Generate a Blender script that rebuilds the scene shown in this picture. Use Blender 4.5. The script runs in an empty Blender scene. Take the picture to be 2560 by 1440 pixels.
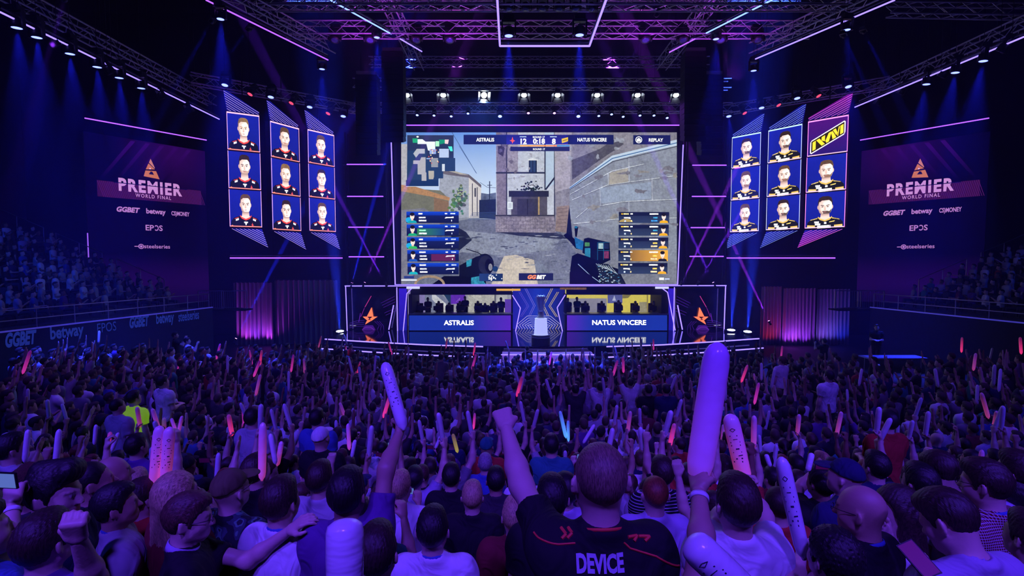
import bpy, math, random
import numpy as np
from mathutils import Vector, Matrix
random.seed(7); RNG = np.random.default_rng(7)
S = bpy.context.scene
COL = S.collection
# ------------------------------------------------------------------ camera
F = 1300.0                                   # focal length in pixels of the 2560 wide frame
CAM_Z = 5.9
TILT = math.atan(70 / F)
cam_d = bpy.data.cameras.new('camera'); cam = bpy.data.objects.new('camera', cam_d); COL.objects.link(cam)
cam_d.sensor_width = 36; cam_d.lens = 36 * F / 2560; cam_d.clip_start = .05; cam_d.clip_end = 300
cam.location = (0, 0, CAM_Z); cam.rotation_euler = (math.pi / 2 - TILT, 0, 0)
S.camera = cam
# ------------------------------------------------------------------ world, exposure
w = bpy.data.worlds.new('world'); S.world = w; w.use_nodes = True
w.node_tree.nodes['Background'].inputs[0].default_value = (.010, .006, .05, 1)
w.node_tree.nodes['Background'].inputs[1].default_value = .10
S.view_settings.view_transform = 'Standard'; S.view_settings.look = 'None'
S.view_settings.exposure = 0; S.view_settings.gamma = 1; S.view_settings.use_curve_mapping = False
cy = S.cycles
cy.max_bounces = 5; cy.diffuse_bounces = 1; cy.glossy_bounces = 3; cy.transmission_bounces = 4
cy.transparent_max_bounces = 6; cy.volume_bounces = 0; cy.sample_clamp_indirect = 40
cy.caustics_reflective = False; cy.caustics_refractive = False; cy.use_light_tree = True; cy.use_adaptive_sampling = True; cy.adaptive_threshold = .025
# ------------------------------------------------------------------ hall lights (front of house wash and rig washes)
def link(o): COL.objects.link(o); return o
def look(o, tgt):
    o.rotation_euler = (Vector(tgt) - o.location).to_track_quat('-Z', 'Y').to_euler()
def spot(loc, tgt, power, col, ang=40, blend=.6, size=.15, name='wash_beam'):
    l = bpy.data.lights.new(name, 'SPOT'); l.energy = power; l.color = col
    l.spot_size = math.radians(ang); l.spot_blend = blend; l.shadow_soft_size = size
    o = link(bpy.data.objects.new(name, l)); o.location = loc; look(o, tgt); return o
def area(loc, tgt, power, col, sx, sy, name='wash_area', spread=180):
    l = bpy.data.lights.new(name, 'AREA'); l.energy = power; l.color = col; l.shape = 'RECTANGLE'
    l.size = sx; l.size_y = sy; l.spread = math.radians(spread)
    o = link(bpy.data.objects.new(name, l)); o.location = loc; look(o, tgt); return o
BLUE = (.02, .035, 1); VIO = (.115, .035, 1); PUR = (.30, .04, 1); MAG = (.55, .05, .95); ICE = (.35, .55, 1)
# front of house washes hang in the roof behind and beside the camera
for x, c, pw in ((-14, BLUE, 5000), (-7, VIO, 6400), (0, VIO, 6200), (7, VIO, 6400), (14, BLUE, 5000)):
    spot((x, -5, 15.5), (x * .6 + .5, 4.5, 1), pw, c, 50, 1., .5)
# roof washes over the crowd, aimed down
for x in (-11, -4, 3, 10): spot((x, 11, 16), (x, 12.5, 0), 800, VIO, 76, .9, .5)
# back light from the stage rig
for x in (-9, -3, 3, 9): spot((x, 31, 15), (x * .9, 14, 1), 2000, PUR, 54, .9, .3)
# added unseen washes to brighten the middle of the crowd, from the camera's side
for x in (-10, -3.5, 4, 11): spot((x, 5, 16.5), (x * 1.05, 14.5, 1), 2600, VIO, 44, 1., .4)
# blue washes on the side stands
for s_ in (-1, 1): spot((1.7 + s_ * 19, 12, 13), (1.7 + s_ * 27, 22, 6), 4200 if s_ < 0 else 2400, (.012, .05, 1), 62, 1., .4)
# lamps that light the roof trusses
for x in (-7, -2.5, 6, 10.5): spot((x, 24.5, 14.2), (x * .9, 24, 19), 650, MAG, 130, .9, .3)

# ------------------------------------------------------------------ helpers
CT, ST = math.cos(TILT), math.sin(TILT)
def P(px, py, d):
    u = (px - 1280) / F; v = (720 - py) / F
    s = d / (CT + v * ST)
    return Vector((u * s, d, CAM_Z + s * (v * CT - ST)))
def PX(p):
    x, y, z = p[0], p[1], p[2] - CAM_Z
    f = y * CT - z * ST; v = (y * ST + z * CT) / f
    return 1280 + F * x / f, 720 - F * v
_mats = {}
def principled(name, col, rough=.6, metal=0., spec=.5, emit=None, es=0., noise=0., nscale=8., bump=0., bscale=60., trans=0., sheen=0.):
    if name in _mats: return _mats[name]
    m = bpy.data.materials.new(name); m.use_nodes = True; nt = m.node_tree
    b = nt.nodes['Principled BSDF']
    b.inputs['Base Color'].default_value = (*col, 1); b.inputs['Roughness'].default_value = rough
    b.inputs['Metallic'].default_value = metal; b.inputs['Specular IOR Level'].default_value = spec
    if emit: b.inputs['Emission Color'].default_value = (*emit, 1); b.inputs['Emission Strength'].default_value = es
    if trans: b.inputs['Transmission Weight'].default_value = trans
    if noise or bump:
        tc = nt.nodes.new('ShaderNodeTexCoord')
    if noise:
        n = nt.nodes.new('ShaderNodeTexNoise'); n.inputs['Scale'].default_value = nscale; n.inputs['Detail'].default_value = 4
        nt.links.new(tc.outputs['Object'], n.inputs['Vector'])
        r = nt.nodes.new('ShaderNodeValToRGB'); r.color_ramp.elements[0].position = .3; r.color_ramp.elements[1].position = .7
        r.color_ramp.elements[0].color = (*[c * (1 - noise) for c in col], 1); r.color_ramp.elements[1].color = (*[min(1, c * (1 + noise)) for c in col], 1)
        nt.links.new(n.outputs['Fac'], r.inputs['Fac']); nt.links.new(r.outputs['Color'], b.inputs['Base Color'])
    if bump:
        n2 = nt.nodes.new('ShaderNodeTexNoise'); n2.inputs['Scale'].default_value = bscale; n2.inputs['Detail'].default_value = 5
        nt.links.new(tc.outputs['Object'], n2.inputs['Vector'])
        bp = nt.nodes.new('ShaderNodeBump'); bp.inputs['Strength'].default_value = bump; bp.inputs['Distance'].default_value = .02
        nt.links.new(n2.outputs['Fac'], bp.inputs['Height']); nt.links.new(bp.outputs['Normal'], b.inputs['Normal'])
    _mats[name] = m; return m
def emission(name, col, st):
    if name in _mats: return _mats[name]
    m = bpy.data.materials.new(name); m.use_nodes = True; nt = m.node_tree; nt.nodes.clear()
    e = nt.nodes.new('ShaderNodeEmission'); e.inputs[0].default_value = (*col, 1); e.inputs[1].default_value = st
    o = nt.nodes.new('ShaderNodeOutputMaterial'); nt.links.new(e.outputs[0], o.inputs[0]); _mats[name] = m; return m
def picture(name, st, scale=3.0, detail=6):
    """LED picture: colour comes from the 'Col' attribute, its alpha sets how much grain the picture has there."""
    if name in _mats: return _mats[name]
    m = bpy.data.materials.new(name); m.use_nodes = True; nt = m.node_tree; nt.nodes.clear()
    a = nt.nodes.new('ShaderNodeVertexColor'); a.layer_name = 'Col'
    tc = nt.nodes.new('ShaderNodeTexCoord')
    n = nt.nodes.new('ShaderNodeTexNoise'); n.inputs['Scale'].default_value = scale; n.inputs['Detail'].default_value = detail; n.inputs['Roughness'].default_value = .72
    nt.links.new(tc.outputs['Object'], n.inputs['Vector'])
    n2 = nt.nodes.new('ShaderNodeTexNoise'); n2.inputs['Scale'].default_value = scale * 4.2; n2.inputs['Detail'].default_value = 3; n2.inputs['Roughness'].default_value = .65; nt.links.new(tc.outputs['Object'], n2.inputs['Vector'])
    ma = nt.nodes.new('ShaderNodeMath'); ma.operation = 'ADD'; nt.links.new(n.outputs['Fac'], ma.inputs[0]); nt.links.new(n2.outputs['Fac'], ma.inputs[1])
    m1 = nt.nodes.new('ShaderNodeMath'); m1.operation = 'MULTIPLY_ADD'; m1.inputs[1].default_value = 2.9; m1.inputs[2].default_value = -2.9
    nt.links.new(ma.outputs[0], m1.inputs[0])
    m2 = nt.nodes.new('ShaderNodeMath'); m2.operation = 'MULTIPLY_ADD'; m2.inputs[2].default_value = 1.
    nt.links.new(m1.outputs[0], m2.inputs[0]); nt.links.new(a.outputs['Alpha'], m2.inputs[1])
    m3 = nt.nodes.new('ShaderNodeMath'); m3.operation = 'MAXIMUM'; m3.inputs[1].default_value = .12; nt.links.new(m2.outputs[0], m3.inputs[0])
    m4 = nt.nodes.new('ShaderNodeMath'); m4.operation = 'MULTIPLY'; m4.inputs[1].default_value = st; nt.links.new(m3.outputs[0], m4.inputs[0])
    e = nt.nodes.new('ShaderNodeEmission'); nt.links.new(a.outputs['Color'], e.inputs[0]); nt.links.new(m4.outputs[0], e.inputs[1])
    o = nt.nodes.new('ShaderNodeOutputMaterial'); nt.links.new(e.outputs[0], o.inputs[0]); _mats[name] = m; return m
def lin(h):
    """sRGB 0-255 triple (or hex string) to linear"""
    if isinstance(h, str): h = [int(h[i:i + 2], 16) for i in (0, 2, 4)]
    return tuple(((c / 255) / 12.92 if c / 255 <= .04045 else ((c / 255 + .055) / 1.055) ** 2.4) for c in h)
# ---- mesh collector
class MB:
    def __init__(s): s.v = []; s.f = []
    def add(s, vs, fs):
        o = len(s.v); s.v += [tuple(v) for v in vs]; s.f += [tuple(i + o for i in f) for f in fs]; return s
    def box(s, c, size, rot=None):
        hx, hy, hz = [a / 2 for a in size]
        vs = [Vector((x * hx, y * hy, z * hz)) for x in (-1, 1) for y in (-1, 1) for z in (-1, 1)]
        if rot is not None: vs = [rot @ v for v in vs]
        c = Vector(c)
        return s.add([c + v for v in vs], [(0, 1, 3, 2), (4, 6, 7, 5), (0, 4, 5, 1), (2, 3, 7, 6), (0, 2, 6, 4), (1, 5, 7, 3)])
    def hexa(s, b, t):
        """b, t: 4 bottom and 4 top corners in the same order"""
        return s.add(list(b) + list(t), [(3, 2, 1, 0), (4, 5, 6, 7), (0, 1, 5, 4), (1, 2, 6, 5), (2, 3, 7, 6), (3, 0, 4, 7)])
    def tube(s, a, b, r, r2=None, n=8, caps=True):
        a = Vector(a); b = Vector(b); r2 = r if r2 is None else r2
        d = (b - a).normalized(); x = d.orthogonal().normalized(); y = d.cross(x)
        vs = []
        for c, q in ((a, r), (b, r2)):
            vs += [c + (x * math.cos(t) + y * math.sin(t)) * q for t in [2 * math.pi * i / n for i in range(n)]]
        fs = [(i, (i + 1) % n, n + (i + 1) % n, n + i) for i in range(n)]
        if caps: fs += [tuple(range(n))[::-1], tuple(range(n, 2 * n))]
        return s.add(vs, fs)
    def path(s, pts, r, n=6):
        for a, b in zip(pts, pts[1:]): s.tube(a, b, r, n=n)
        return s
    def lathe(s, prof, c=(0, 0, 0), n=24, axis=None, e=1.0):
        """prof: (radius, height) pairs along z; axis: matrix for another direction"""
        M = axis or Matrix.Identity(3); c = Vector(c); vs = []
        for r, z in prof:
            vs += [c + M @ Vector((r * math.cos(2 * math.pi * i / n), r * e * math.sin(2 * math.pi * i / n), z)) for i in range(n)]
        fs = [(k * n + i, k * n + (i + 1) % n, (k + 1) * n + (i + 1) % n, (k + 1) * n + i) for k in range(len(prof) - 1) for i in range(n)]
        fs += [tuple(range(n))[::-1], tuple(range((len(prof) - 1) * n, len(prof) * n))]
        return s.add(vs, fs)
    def prism(s, pts, off):
        """flat polygon pts extruded by the vector off"""
        n = len(pts); pts = [Vector(p) for p in pts]; off = Vector(off)
        return s.add(pts + [p + off for p in pts], [tuple(range(n))[::-1], tuple(range(n, 2 * n))] + [(i, (i + 1) % n, n + (i + 1) % n, n + i) for i in range(n)])
    def build(s, name, mat, parent=None, smooth=False, **tags):
        me = bpy.data.meshes.new(name); me.from_pydata(s.v, [], s.f)
        if smooth: me.polygons.foreach_set('use_smooth', [True] * len(me.polygons))
        if mat is not None:
            me.materials.append(mat)
        me.update()
        o = bpy.data.objects.new(name, me); COL.objects.link(o)
        if parent is not None: o.parent = parent
        for k, v in tags.items(): o[k] = v
        return o
def put(o, parent):
    """parent a world-space mesh keeping it where it is"""
    o.parent = parent; o.matrix_parent_inverse = Matrix.Translation(-Vector(parent.location)) if parent.rotation_euler == (0, 0, 0) else parent.matrix_basis.inverted(); return o
def thing(name, label, cat, loc=(0, 0, 0), rz=0, group=None):
    o = bpy.data.objects.new(name, None); COL.objects.link(o); o.location = loc; o.rotation_euler = (0, 0, rz)
    o.empty_display_size = .1; o['label'] = label; o['category'] = cat
    if group: o['group'] = group
    return o
def tag(o, label, cat, group=None):
    o['label'] = label; o['category'] = cat
    if group: o['group'] = group
    return o
def struct(o): o['kind'] = 'structure'; return o
def sub(o, part):
    """hang o one level deeper, on a part (both already share one frame)"""
    o.parent = part; o.matrix_parent_inverse.identity() if part.matrix_parent_inverse == Matrix.Identity(4) else None
    if part.matrix_parent_inverse != Matrix.Identity(4): o.matrix_parent_inverse.identity()
    return o
def W(mb, name, mat, parent=None, smooth=False, **t):
    """build a mesh given in world coordinates under a thing whose Empty sits elsewhere"""
    o = mb.build(name, mat, None, smooth, **t)
    if parent is not None:
        o.parent = parent
        o.matrix_parent_inverse = (Matrix.Translation(parent.location) @ parent.rotation_euler.to_matrix().to_4x4()).inverted()
    return o
# ---- flat pictures and lettering
_fonts = {}
def glyphs(body, bold=0., shear=0., space=1.0):
    """2-D triangles of a line of text, height of capitals 1, centred on x"""
    k = (body, bold, shear, space)
    if k in _fonts: return _fonts[k]
    c = bpy.data.curves.new('lettering', 'FONT'); c.body = body; c.size = 1; c.offset = bold; c.shear = shear; c.space_character = space
    c.resolution_u = 3; c.align_x = 'CENTER'
    o = bpy.data.objects.new('lettering', c); COL.objects.link(o)
    dg = bpy.context.evaluated_depsgraph_get(); dg.update()
    me = bpy.data.meshes.new_from_object(o.evaluated_get(dg)); me.calc_loop_triangles()
    vs = [(v.co.x / .69, v.co.y / .69) for v in me.vertices]; ts = [tuple(t.vertices) for t in me.loop_triangles]
    bpy.data.meshes.remove(me); bpy.data.objects.remove(o); bpy.data.curves.remove(c)
    xs = [v[0] for v in vs] or [0]; mid = (min(xs) + max(xs)) / 2
    vs = [(x - mid, y) for x, y in vs]
    _fonts[k] = (vs, ts, max(xs) - min(xs)); return _fonts[k]
class Paint:
    """polygons of a flat picture; m maps (x, y, layer) of the picture to the world; later polygons lie a hair in front"""
    def __init__(s, m): s.m = m; s.v = []; s.f = []; s.c = []; s.layer = 0
    def poly(s, pts, col, grain=0., cols=None):
        s.layer += 1; o = len(s.v)
        s.v += [s.m(x, y, s.layer) for x, y in pts]; s.f.append(tuple(range(o, o + len(pts))))
        for i in range(len(pts)): s.c += [*(cols[i] if cols else col), grain]
        return s
    def rect(s, x0, y0, x1, y1, col, grain=0., col2=None, horiz=False):
        c2 = col2 or col
        return s.poly([(x0, y0), (x1, y0), (x1, y1), (x0, y1)], col, grain, [col, c2, c2, col] if horiz else [col, col, c2, c2])
    def ell(s, cx, cy_, rx, ry, col, grain=0., n=20, a0=0, a1=360):
        return s.poly([(cx + rx * math.cos(math.radians(a0 + (a1 - a0) * i / n)), cy_ + ry * math.sin(math.radians(a0 + (a1 - a0) * i / n))) for i in range(n + (a1 - a0 != 360))], col, grain)
    def blot(s, cx, cy_, rx, ry, col, grain=0., n=11):
        return s.poly([(cx + rx * (q := RNG.uniform(.45, 1.1)) * math.cos(6.283 * i / n), cy_ + ry * q * math.sin(6.283 * i / n)) for i in range(n)], col, grain)
    def line(s, pts, wd, col, grain=0.):
        for (x0, y0), (x1, y1) in zip(pts, pts[1:]):
            L = math.hypot(x1 - x0, y1 - y0) or 1; nx, ny = -(y1 - y0) / L * wd / 2, (x1 - x0) / L * wd / 2
            s.poly([(x0 + nx, y0 + ny), (x1 + nx, y1 + ny), (x1 - nx, y1 - ny), (x0 - nx, y0 - ny)], col, grain)
        return s
    def text(s, body, cx, base, h, col, width=None, bold=.02, shear=0., up=-1, slope=0., space=1.):
        vs, ts, wd = glyphs(body, bold, shear, space); s.layer += 1; o = len(s.v)
        kx = width / wd if width else h
        s.v += [s.m(cx + x * kx, base + up * y * h + slope * x * kx, s.layer) for x, y in vs]
        s.f += [tuple(i + o for i in t) for t in ts]; s.c += [*col, 0.] * len(vs)
        return s
    def build(s, name, mat, parent=None, **t):
        me = bpy.data.meshes.new(name); me.from_pydata([tuple(v) for v in s.v], [], s.f)
        a = me.color_attributes.new('Col', 'FLOAT_COLOR', 'POINT'); a.data.foreach_set('color', s.c)
        me.materials.append(mat); me.update()
        o = bpy.data.objects.new(name, me); COL.objects.link(o)
        if parent is not None:
            o.parent = parent; o.matrix_parent_inverse = (Matrix.Translation(parent.location) @ parent.rotation_euler.to_matrix().to_4x4()).inverted()
        for k, v in t.items(): o[k] = v
        return o
def flat(d, eps=.002):
    return lambda x, y, l: P(x, y, d - .01 - eps * l)
def onrect(o, r, u, eps=.002):
    """picture on a rectangle: x, y from 0 to 1 (y down from the top); o top left corner, r, u world vectors of its width and height"""
    o = Vector(o); r = Vector(r); u = Vector(u); n = r.cross(u).normalized()
    if n.y > 0: n = -n
    return lambda x, y, l: o + r * x - u * y + n * (.01 + eps * l)
# ------------------------------------------------------------------ people: signed distance bodies turned to one skin
def surfnet(Fd, org, h):
    """one closed quad surface of the zero level of a sampled field"""
    ins = Fd < 0
    nx, ny, nz = Fd.shape
    c = np.zeros((nx - 1, ny - 1, nz - 1), np.uint8)
    for i in (0, 1):
        for j in (0, 1):
            for k in (0, 1): c += ins[i:nx - 1 + i, j:ny - 1 + j, k:nz - 1 + k]
    act = np.argwhere((c > 0) & (c < 8))
    if len(act) == 0: return np.zeros((0, 3)), np.zeros((0, 4), int)
    idx = np.full(c.shape, -1, np.int32); idx[tuple(act.T)] = np.arange(len(act))
    acc = np.zeros((len(act), 3)); cnt = np.zeros(len(act))
    cor = [(i, j, k) for i in (0, 1) for j in (0, 1) for k in (0, 1)]
    val = {q: Fd[act[:, 0] + q[0], act[:, 1] + q[1], act[:, 2] + q[2]] for q in cor}
    for a in cor:
        for ax in range(3):
            if a[ax] == 0:
                b = list(a); b[ax] = 1; b = tuple(b)
                fa, fb = val[a], val[b]; m = (fa < 0) != (fb < 0)
                t = np.where(m, fa / np.where(m, fa - fb, 1), 0)
                p = np.array(a, float)[None] + 0 * acc; p[:, ax] = t
                acc[m] += p[m]; cnt[m] += 1
    V = org + (act + acc / cnt[:, None]) * h
    Q = []
    for ax in range(3):
        u, w_ = (ax + 1) % 3, (ax + 2) % 3
        sl0 = [slice(None)] * 3; sl1 = [slice(None)] * 3; sl0[ax] = slice(0, -1); sl1[ax] = slice(1, None)
        s0, s1 = ins[tuple(sl0)], ins[tuple(sl1)]
        e = np.argwhere(s0 != s1)
        e = e[(e[:, u] > 0) & (e[:, w_] > 0) & (e[:, u] < Fd.shape[u] - 1) & (e[:, w_] < Fd.shape[w_] - 1)]
        if len(e) == 0: continue
        fl = ins[tuple(e.T)]
        def g(du, dw):
            q = e.copy(); q[:, u] -= du; q[:, w_] -= dw; return idx[tuple(q.T)]
        q = np.stack([g(1, 1), g(0, 1), g(0, 0), g(1, 0)], 1)
        q[~fl] = q[~fl][:, ::-1]; Q.append(q)
    return V, np.concatenate(Q) if Q else np.zeros((0, 4), int)
class Body:
    """primitives blended smoothly; sample() gives the mesh"""
    def __init__(s): s.p = []
    def cone(s, a, b, ra, rb, k=.03, flat_=None, sub=False, sy=1.):
        """round cone; flat_: cut flat at end b by that much beyond b"""
        s.p.append(('c', np.array(a, float), np.array(b, float), ra, rb, k, flat_, sub, sy)); return s
    def ell(s, c, r, k=.03, rot=None, sub=False):
        s.p.append(('e', np.array(c, float), np.array(r, float), k, None if rot is None else np.array(rot), sub)); return s
    def bounds(s, pad):
        lo = np.full(3, 9.); hi = np.full(3, -9.)
        for q in s.p:
            if q[-1] is True or (q[0] == 'c' and q[7]) or (q[0] == 'e' and q[5]): continue
            if q[0] == 'c':
                for c, r in ((q[1], q[3]), (q[2], q[4])): lo = np.minimum(lo, c - r); hi = np.maximum(hi, c + r)
            else: m = q[2].max(); lo = np.minimum(lo, q[1] - m); hi = np.maximum(hi, q[1] + m)
        return lo - pad, hi + pad
    def field(s, h, pad=None, lo=None, hi=None):
        if lo is None: lo, hi = s.bounds(pad or 2.5 * h)
        n = np.ceil((hi - lo) / h).astype(int) + 1
        Fd = np.full(n, .2, np.float32); ax = [lo[i] + np.arange(n[i]) * h for i in range(3)]
        for q in s.p:
            if q[0] == 'c': a, b, ra, rb, k, fl, sub, sy = q[1:]; bl = np.minimum(a - ra, b - rb); bh = np.maximum(a + ra, b + rb)
            else: c, r, k, rot, sub = q[1:]; m = r.max(); bl, bh = c - m, c + m
            mg = k + 3 * h
            i0 = np.clip(((bl - mg - lo) / h).astype(int), 0, n); i1 = np.clip(((bh + mg - lo) / h).astype(int) + 2, 0, n)
            if (i1 <= i0).any(): continue
            X = ax[0][i0[0]:i1[0], None, None]; Y = ax[1][None, i0[1]:i1[1], None]; Z = ax[2][None, None, i0[2]:i1[2]]
            if q[0] == 'c':
                ab = b - a; L2 = ab @ ab + 1e-9
                px, py, pz = X - a[0], Y - a[1], Z - a[2]
                t0 = (px * ab[0] + py * ab[1] + pz * ab[2]) / L2; t = np.clip(t0, 0, 1)
                D = np.sqrt((px - t * ab[0]) ** 2 + ((py - t * ab[1]) / sy) ** 2 + (pz - t * ab[2]) ** 2) - (ra + (rb - ra) * t)
                if fl is not None: D = np.maximum(D, (t0 - 1) * math.sqrt(L2) - fl)
            else:
                px, py, pz = X - c[0], Y - c[1], Z - c[2]
                if rot is not None:
                    px, py, pz = (px * rot[0][0] + py * rot[1][0] + pz * rot[2][0], px * rot[0][1] + py * rot[1][1] + pz * rot[2][1], px * rot[0][2] + py * rot[1][2] + pz * rot[2][2])
                D = (np.sqrt((px / r[0]) ** 2 + (py / r[1]) ** 2 + (pz / r[2]) ** 2) - 1) * r.min()
            sl = (slice(i0[0], i1[0]), slice(i0[1], i1[1]), slice(i0[2], i1[2])); A = Fd[sl]
            if sub:
                hh = np.maximum(k - np.abs(A + D), 0) / k; Fd[sl] = np.maximum(A, -D) + hh * hh * k / 4
            else:
                hh = np.maximum(k - np.abs(A - D), 0) / k; Fd[sl] = np.minimum(A, D) - hh * hh * k / 4
        return Fd, lo, ax
    def mesh(s, h, cut=None, relax=1):
        Fd, lo, ax = s.field(h)
        if cut is not None: Fd = cut(Fd, ax[0][:, None, None], ax[1][None, :, None], ax[2][None, None, :])
        Fd[0] = Fd[-1] = .1; Fd[:, 0] = Fd[:, -1] = .1; Fd[:, :, 0] = Fd[:, :, -1] = .1
        return surfnet(Fd, lo, h)
def np_mesh(name, V, Q, mats, cols=None, smooth=True):
    me = bpy.data.meshes.new(name); me.vertices.add(len(V)); me.vertices.foreach_set('co', np.asarray(V, np.float32).ravel())
    me.loops.add(Q.size); me.loops.foreach_set('vertex_index', Q.astype(np.int32).ravel())
    me.polygons.add(len(Q)); me.polygons.foreach_set('loop_start', np.arange(0, Q.size, 4, dtype=np.int32))
    if smooth: me.polygons.foreach_set('use_smooth', np.ones(len(Q), bool))
    if cols is not None:
        a = me.color_attributes.new('Col', 'FLOAT_COLOR', 'POINT')
        a.data.foreach_set('color', np.concatenate([cols, np.ones((len(V), 1))], 1).astype(np.float32).ravel())
    for m in mats: me.materials.append(m)
    me.update(calc_edges=True); return me
def cat(parts):
    Vs, Qs, o = [], [], 0
    for V, Q in parts: Vs.append(V); Qs.append(Q + o); o += len(V)
    return np.concatenate(Vs), np.concatenate(Qs)
def rotm(yaw=0, pitch=0, roll=0):
    return np.array((Matrix.Rotation(math.radians(yaw), 3, 'Z') @ Matrix.Rotation(math.radians(pitch), 3, 'X') @ Matrix.Rotation(math.radians(roll), 3, 'Y')))
NECK = np.array((0, -.012, 1.50))
SH = {1: np.array((.176, -.005, 1.395)), -1: np.array((-.176, -.005, 1.395))}
def nrm(v): v = np.array(v, float); return v / (np.linalg.norm(v) + 1e-9)
def arm(side, d_upper, d_fore, lu=.285, lf=.255):
    """elbow and wrist from the directions of upper arm and forearm"""
    a = SH[side].copy(); u = nrm(d_upper)
    if u[2] > .2: a = a + np.array((-side * .025, 0, .05 * u[2]))      # a raised shoulder
    e = a + u * lu; w_ = e + nrm(d_fore) * lf
    return a, e, w_
def hand(b, w_, f, n, kind, side, h):
    """palm, four fingers and a thumb from the wrist w_ along f; n: the back of the hand. kind fist, grip, open, relaxed"""
    f = nrm(f); n = nrm(np.array(n) - f * np.dot(n, f)); r = nrm(np.cross(n, f)) * side     # r: towards the thumb
    b.cone(w_ - f * .05, w_ + f * .01, .027, .024, .02)
    pc = w_ + f * .055
    for q in (-1.5, -.5, .5, 1.5): b.cone(w_ + f * .02 + r * q * .012, w_ + f * .088 + r * q * .0195, .0155, .0135, .018)
    lens = (.058, .072, .078, .070)
    for i, q in enumerate((-1.5, -.5, .5, 1.5)):
        k0 = w_ + f * .09 + r * q * .0205; L = lens[i] * 1.0
        if kind in ('fist', 'grip'):
            a1 = k0 + (f * .30 - n * .95) * L * .55; a2 = a1 + (-f * .95 - n * .12) * L * .48; a3 = a2 + (-f * .5 + n * .75) * L * .25
            if kind == 'grip': a1 = k0 + (f * .62 - n * .8) * L * .58; a2 = a1 + (-f * .75 - n * .66) * L * .5; a3 = a2 + (-f * .9 + n * .4) * L * .3
        elif kind == 'open':
            s_ = q * .10; a1 = k0 + (f + r * s_) * L * .5; a2 = a1 + (f + r * s_ - n * .12) * L * .3; a3 = a2 + (f + r * s_ - n * .2) * L * .24
        else:
            a1 = k0 + (f - n * .35) * L * .48; a2 = a1 + (f * .75 - n * .75) * L * .34; a3 = a2 + (f * .35 - n * .95) * L * .25
        b.cone(k0, a1, .0108, .0098, .006); b.cone(a1, a2, .0098, .0088, .005); b.cone(a2, a3, .0088, .0075, .005)
    t0 = w_ + f * .025 + r * .026
    if kind in ('fist', 'grip'): t1 = t0 + (f * .6 + r * .55 - n * .35) * .036; t2 = t1 + (f * .55 - n * .75 - r * .2) * .034; t3 = t2 + (-r * .85 - n * .25 + f * .2) * .026
    else: t1 = t0 + (f * .65 + r * .7 - n * .2) * .038; t2 = t1 + (f * .85 + r * .35 - n * .2) * .033; t3 = t2 + (f * .95 + r * .1 - n * .25) * .026
    b.cone(t0, t1, .016, .0125, .015); b.cone(t1, t2, .0122, .0108, .006); b.cone(t2, t3, .0108, .009, .005)
    return pc
def head_prims(b, R, face=True):
    def T(p): return NECK + R @ (np.array(p, float) - NECK)
    b.ell(T((0, -.012, 1.668)), (.0765, .096, .093), .03, R)
    b.ell(T((0, .022, 1.618)), (.064, .074, .092), .035, R)
    b.cone(T((0, .060, 1.555)), T((0, .072, 1.562)), .028, .024, .03)
    for s_ in (1, -1):
        b.cone(T((s_ * .048, .012, 1.575)), T((s_ * .020, .062, 1.556)), .026, .022, .03)      # jaw
        b.ell(T((s_ * .086, -.014, 1.630)), (.0115, .023, .036), .006, R @ rotm(s_ * 30, 12, 0))   # ear
        b.ell(T((s_ * .091, -.003, 1.632)), (.0065, .0125, .023), .005, R @ rotm(s_ * 30, 12, 0), sub=True)
        if face:
            b.ell(T((s_ * .043, .055, 1.607)), (.022, .024, .02), .03, R)                        # cheek
            b.ell(T((s_ * .031, .098, 1.642)), (.017, .010, .010), .016, R, sub=True)            # eye socket
            b.ell(T((s_ * .031, .0845, 1.642)), (.0125, .0125, .0105), .003, R)
            b.cone(T((s_ * .012, .094, 1.658)), T((s_ * .046, .084, 1.658)), .0075, .006, .014)  # brow
            b.ell(T((s_ * .010, .108, 1.605)), (.009, .010, .008), .008, R)
    if face:
        b.cone(T((0, .092, 1.648)), T((0, .118, 1.610)), .0085, .0115, .012)
        b.cone(T((-.016, .093, 1.581)), T((.016, .093, 1.581)), .0058, .0058, .008)
        b.cone(T((-.013, .091, 1.5715)), T((.013, .091, 1.5715)), .0065, .0065, .008)
    b.cone((0, -.028, 1.43), T((0, -.022, 1.60)), .060, .054, .03)
def torso_prims(b, g=0., fat=0., fem=False):
    k = .06
    b.cone((-.132, -.008, 1.378), (.132, -.008, 1.378), .060 + g, .060 + g, k)
    b.ell((0, .0, 1.285), (.160 + g + fat * .4, .105 + g + fat * .5, .17 + g), k)
    b.ell((0, .005, 1.10), (.132 + g + fat, .096 + g + fat, .17 + g), k)
    b.ell((0, -.012, .955), (.158 + g + fat * .6, .112 + g + fat * .5, .13 + g), k)
    for s_ in (1, -1):
        b.cone((s_ * .030, -.032, 1.485), (s_ * .150, -.016, 1.398), .036 + g * .8, .048 + g, .05)     # trapezius
        b.ell((s_ * .075, -.062, 1.30), (.07 + g, .045 + g, .10), .05)                           # shoulder blade
        if fem: b.ell((s_ * .065, .085, 1.27), (.06, .055, .06), .05)
LEGS = {s_: [np.array(p) for p in ((s_ * .088, -.01, .90), (s_ * .100, .012, .50), (s_ * .108, -.025, .085))] for s_ in (1, -1)}
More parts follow.
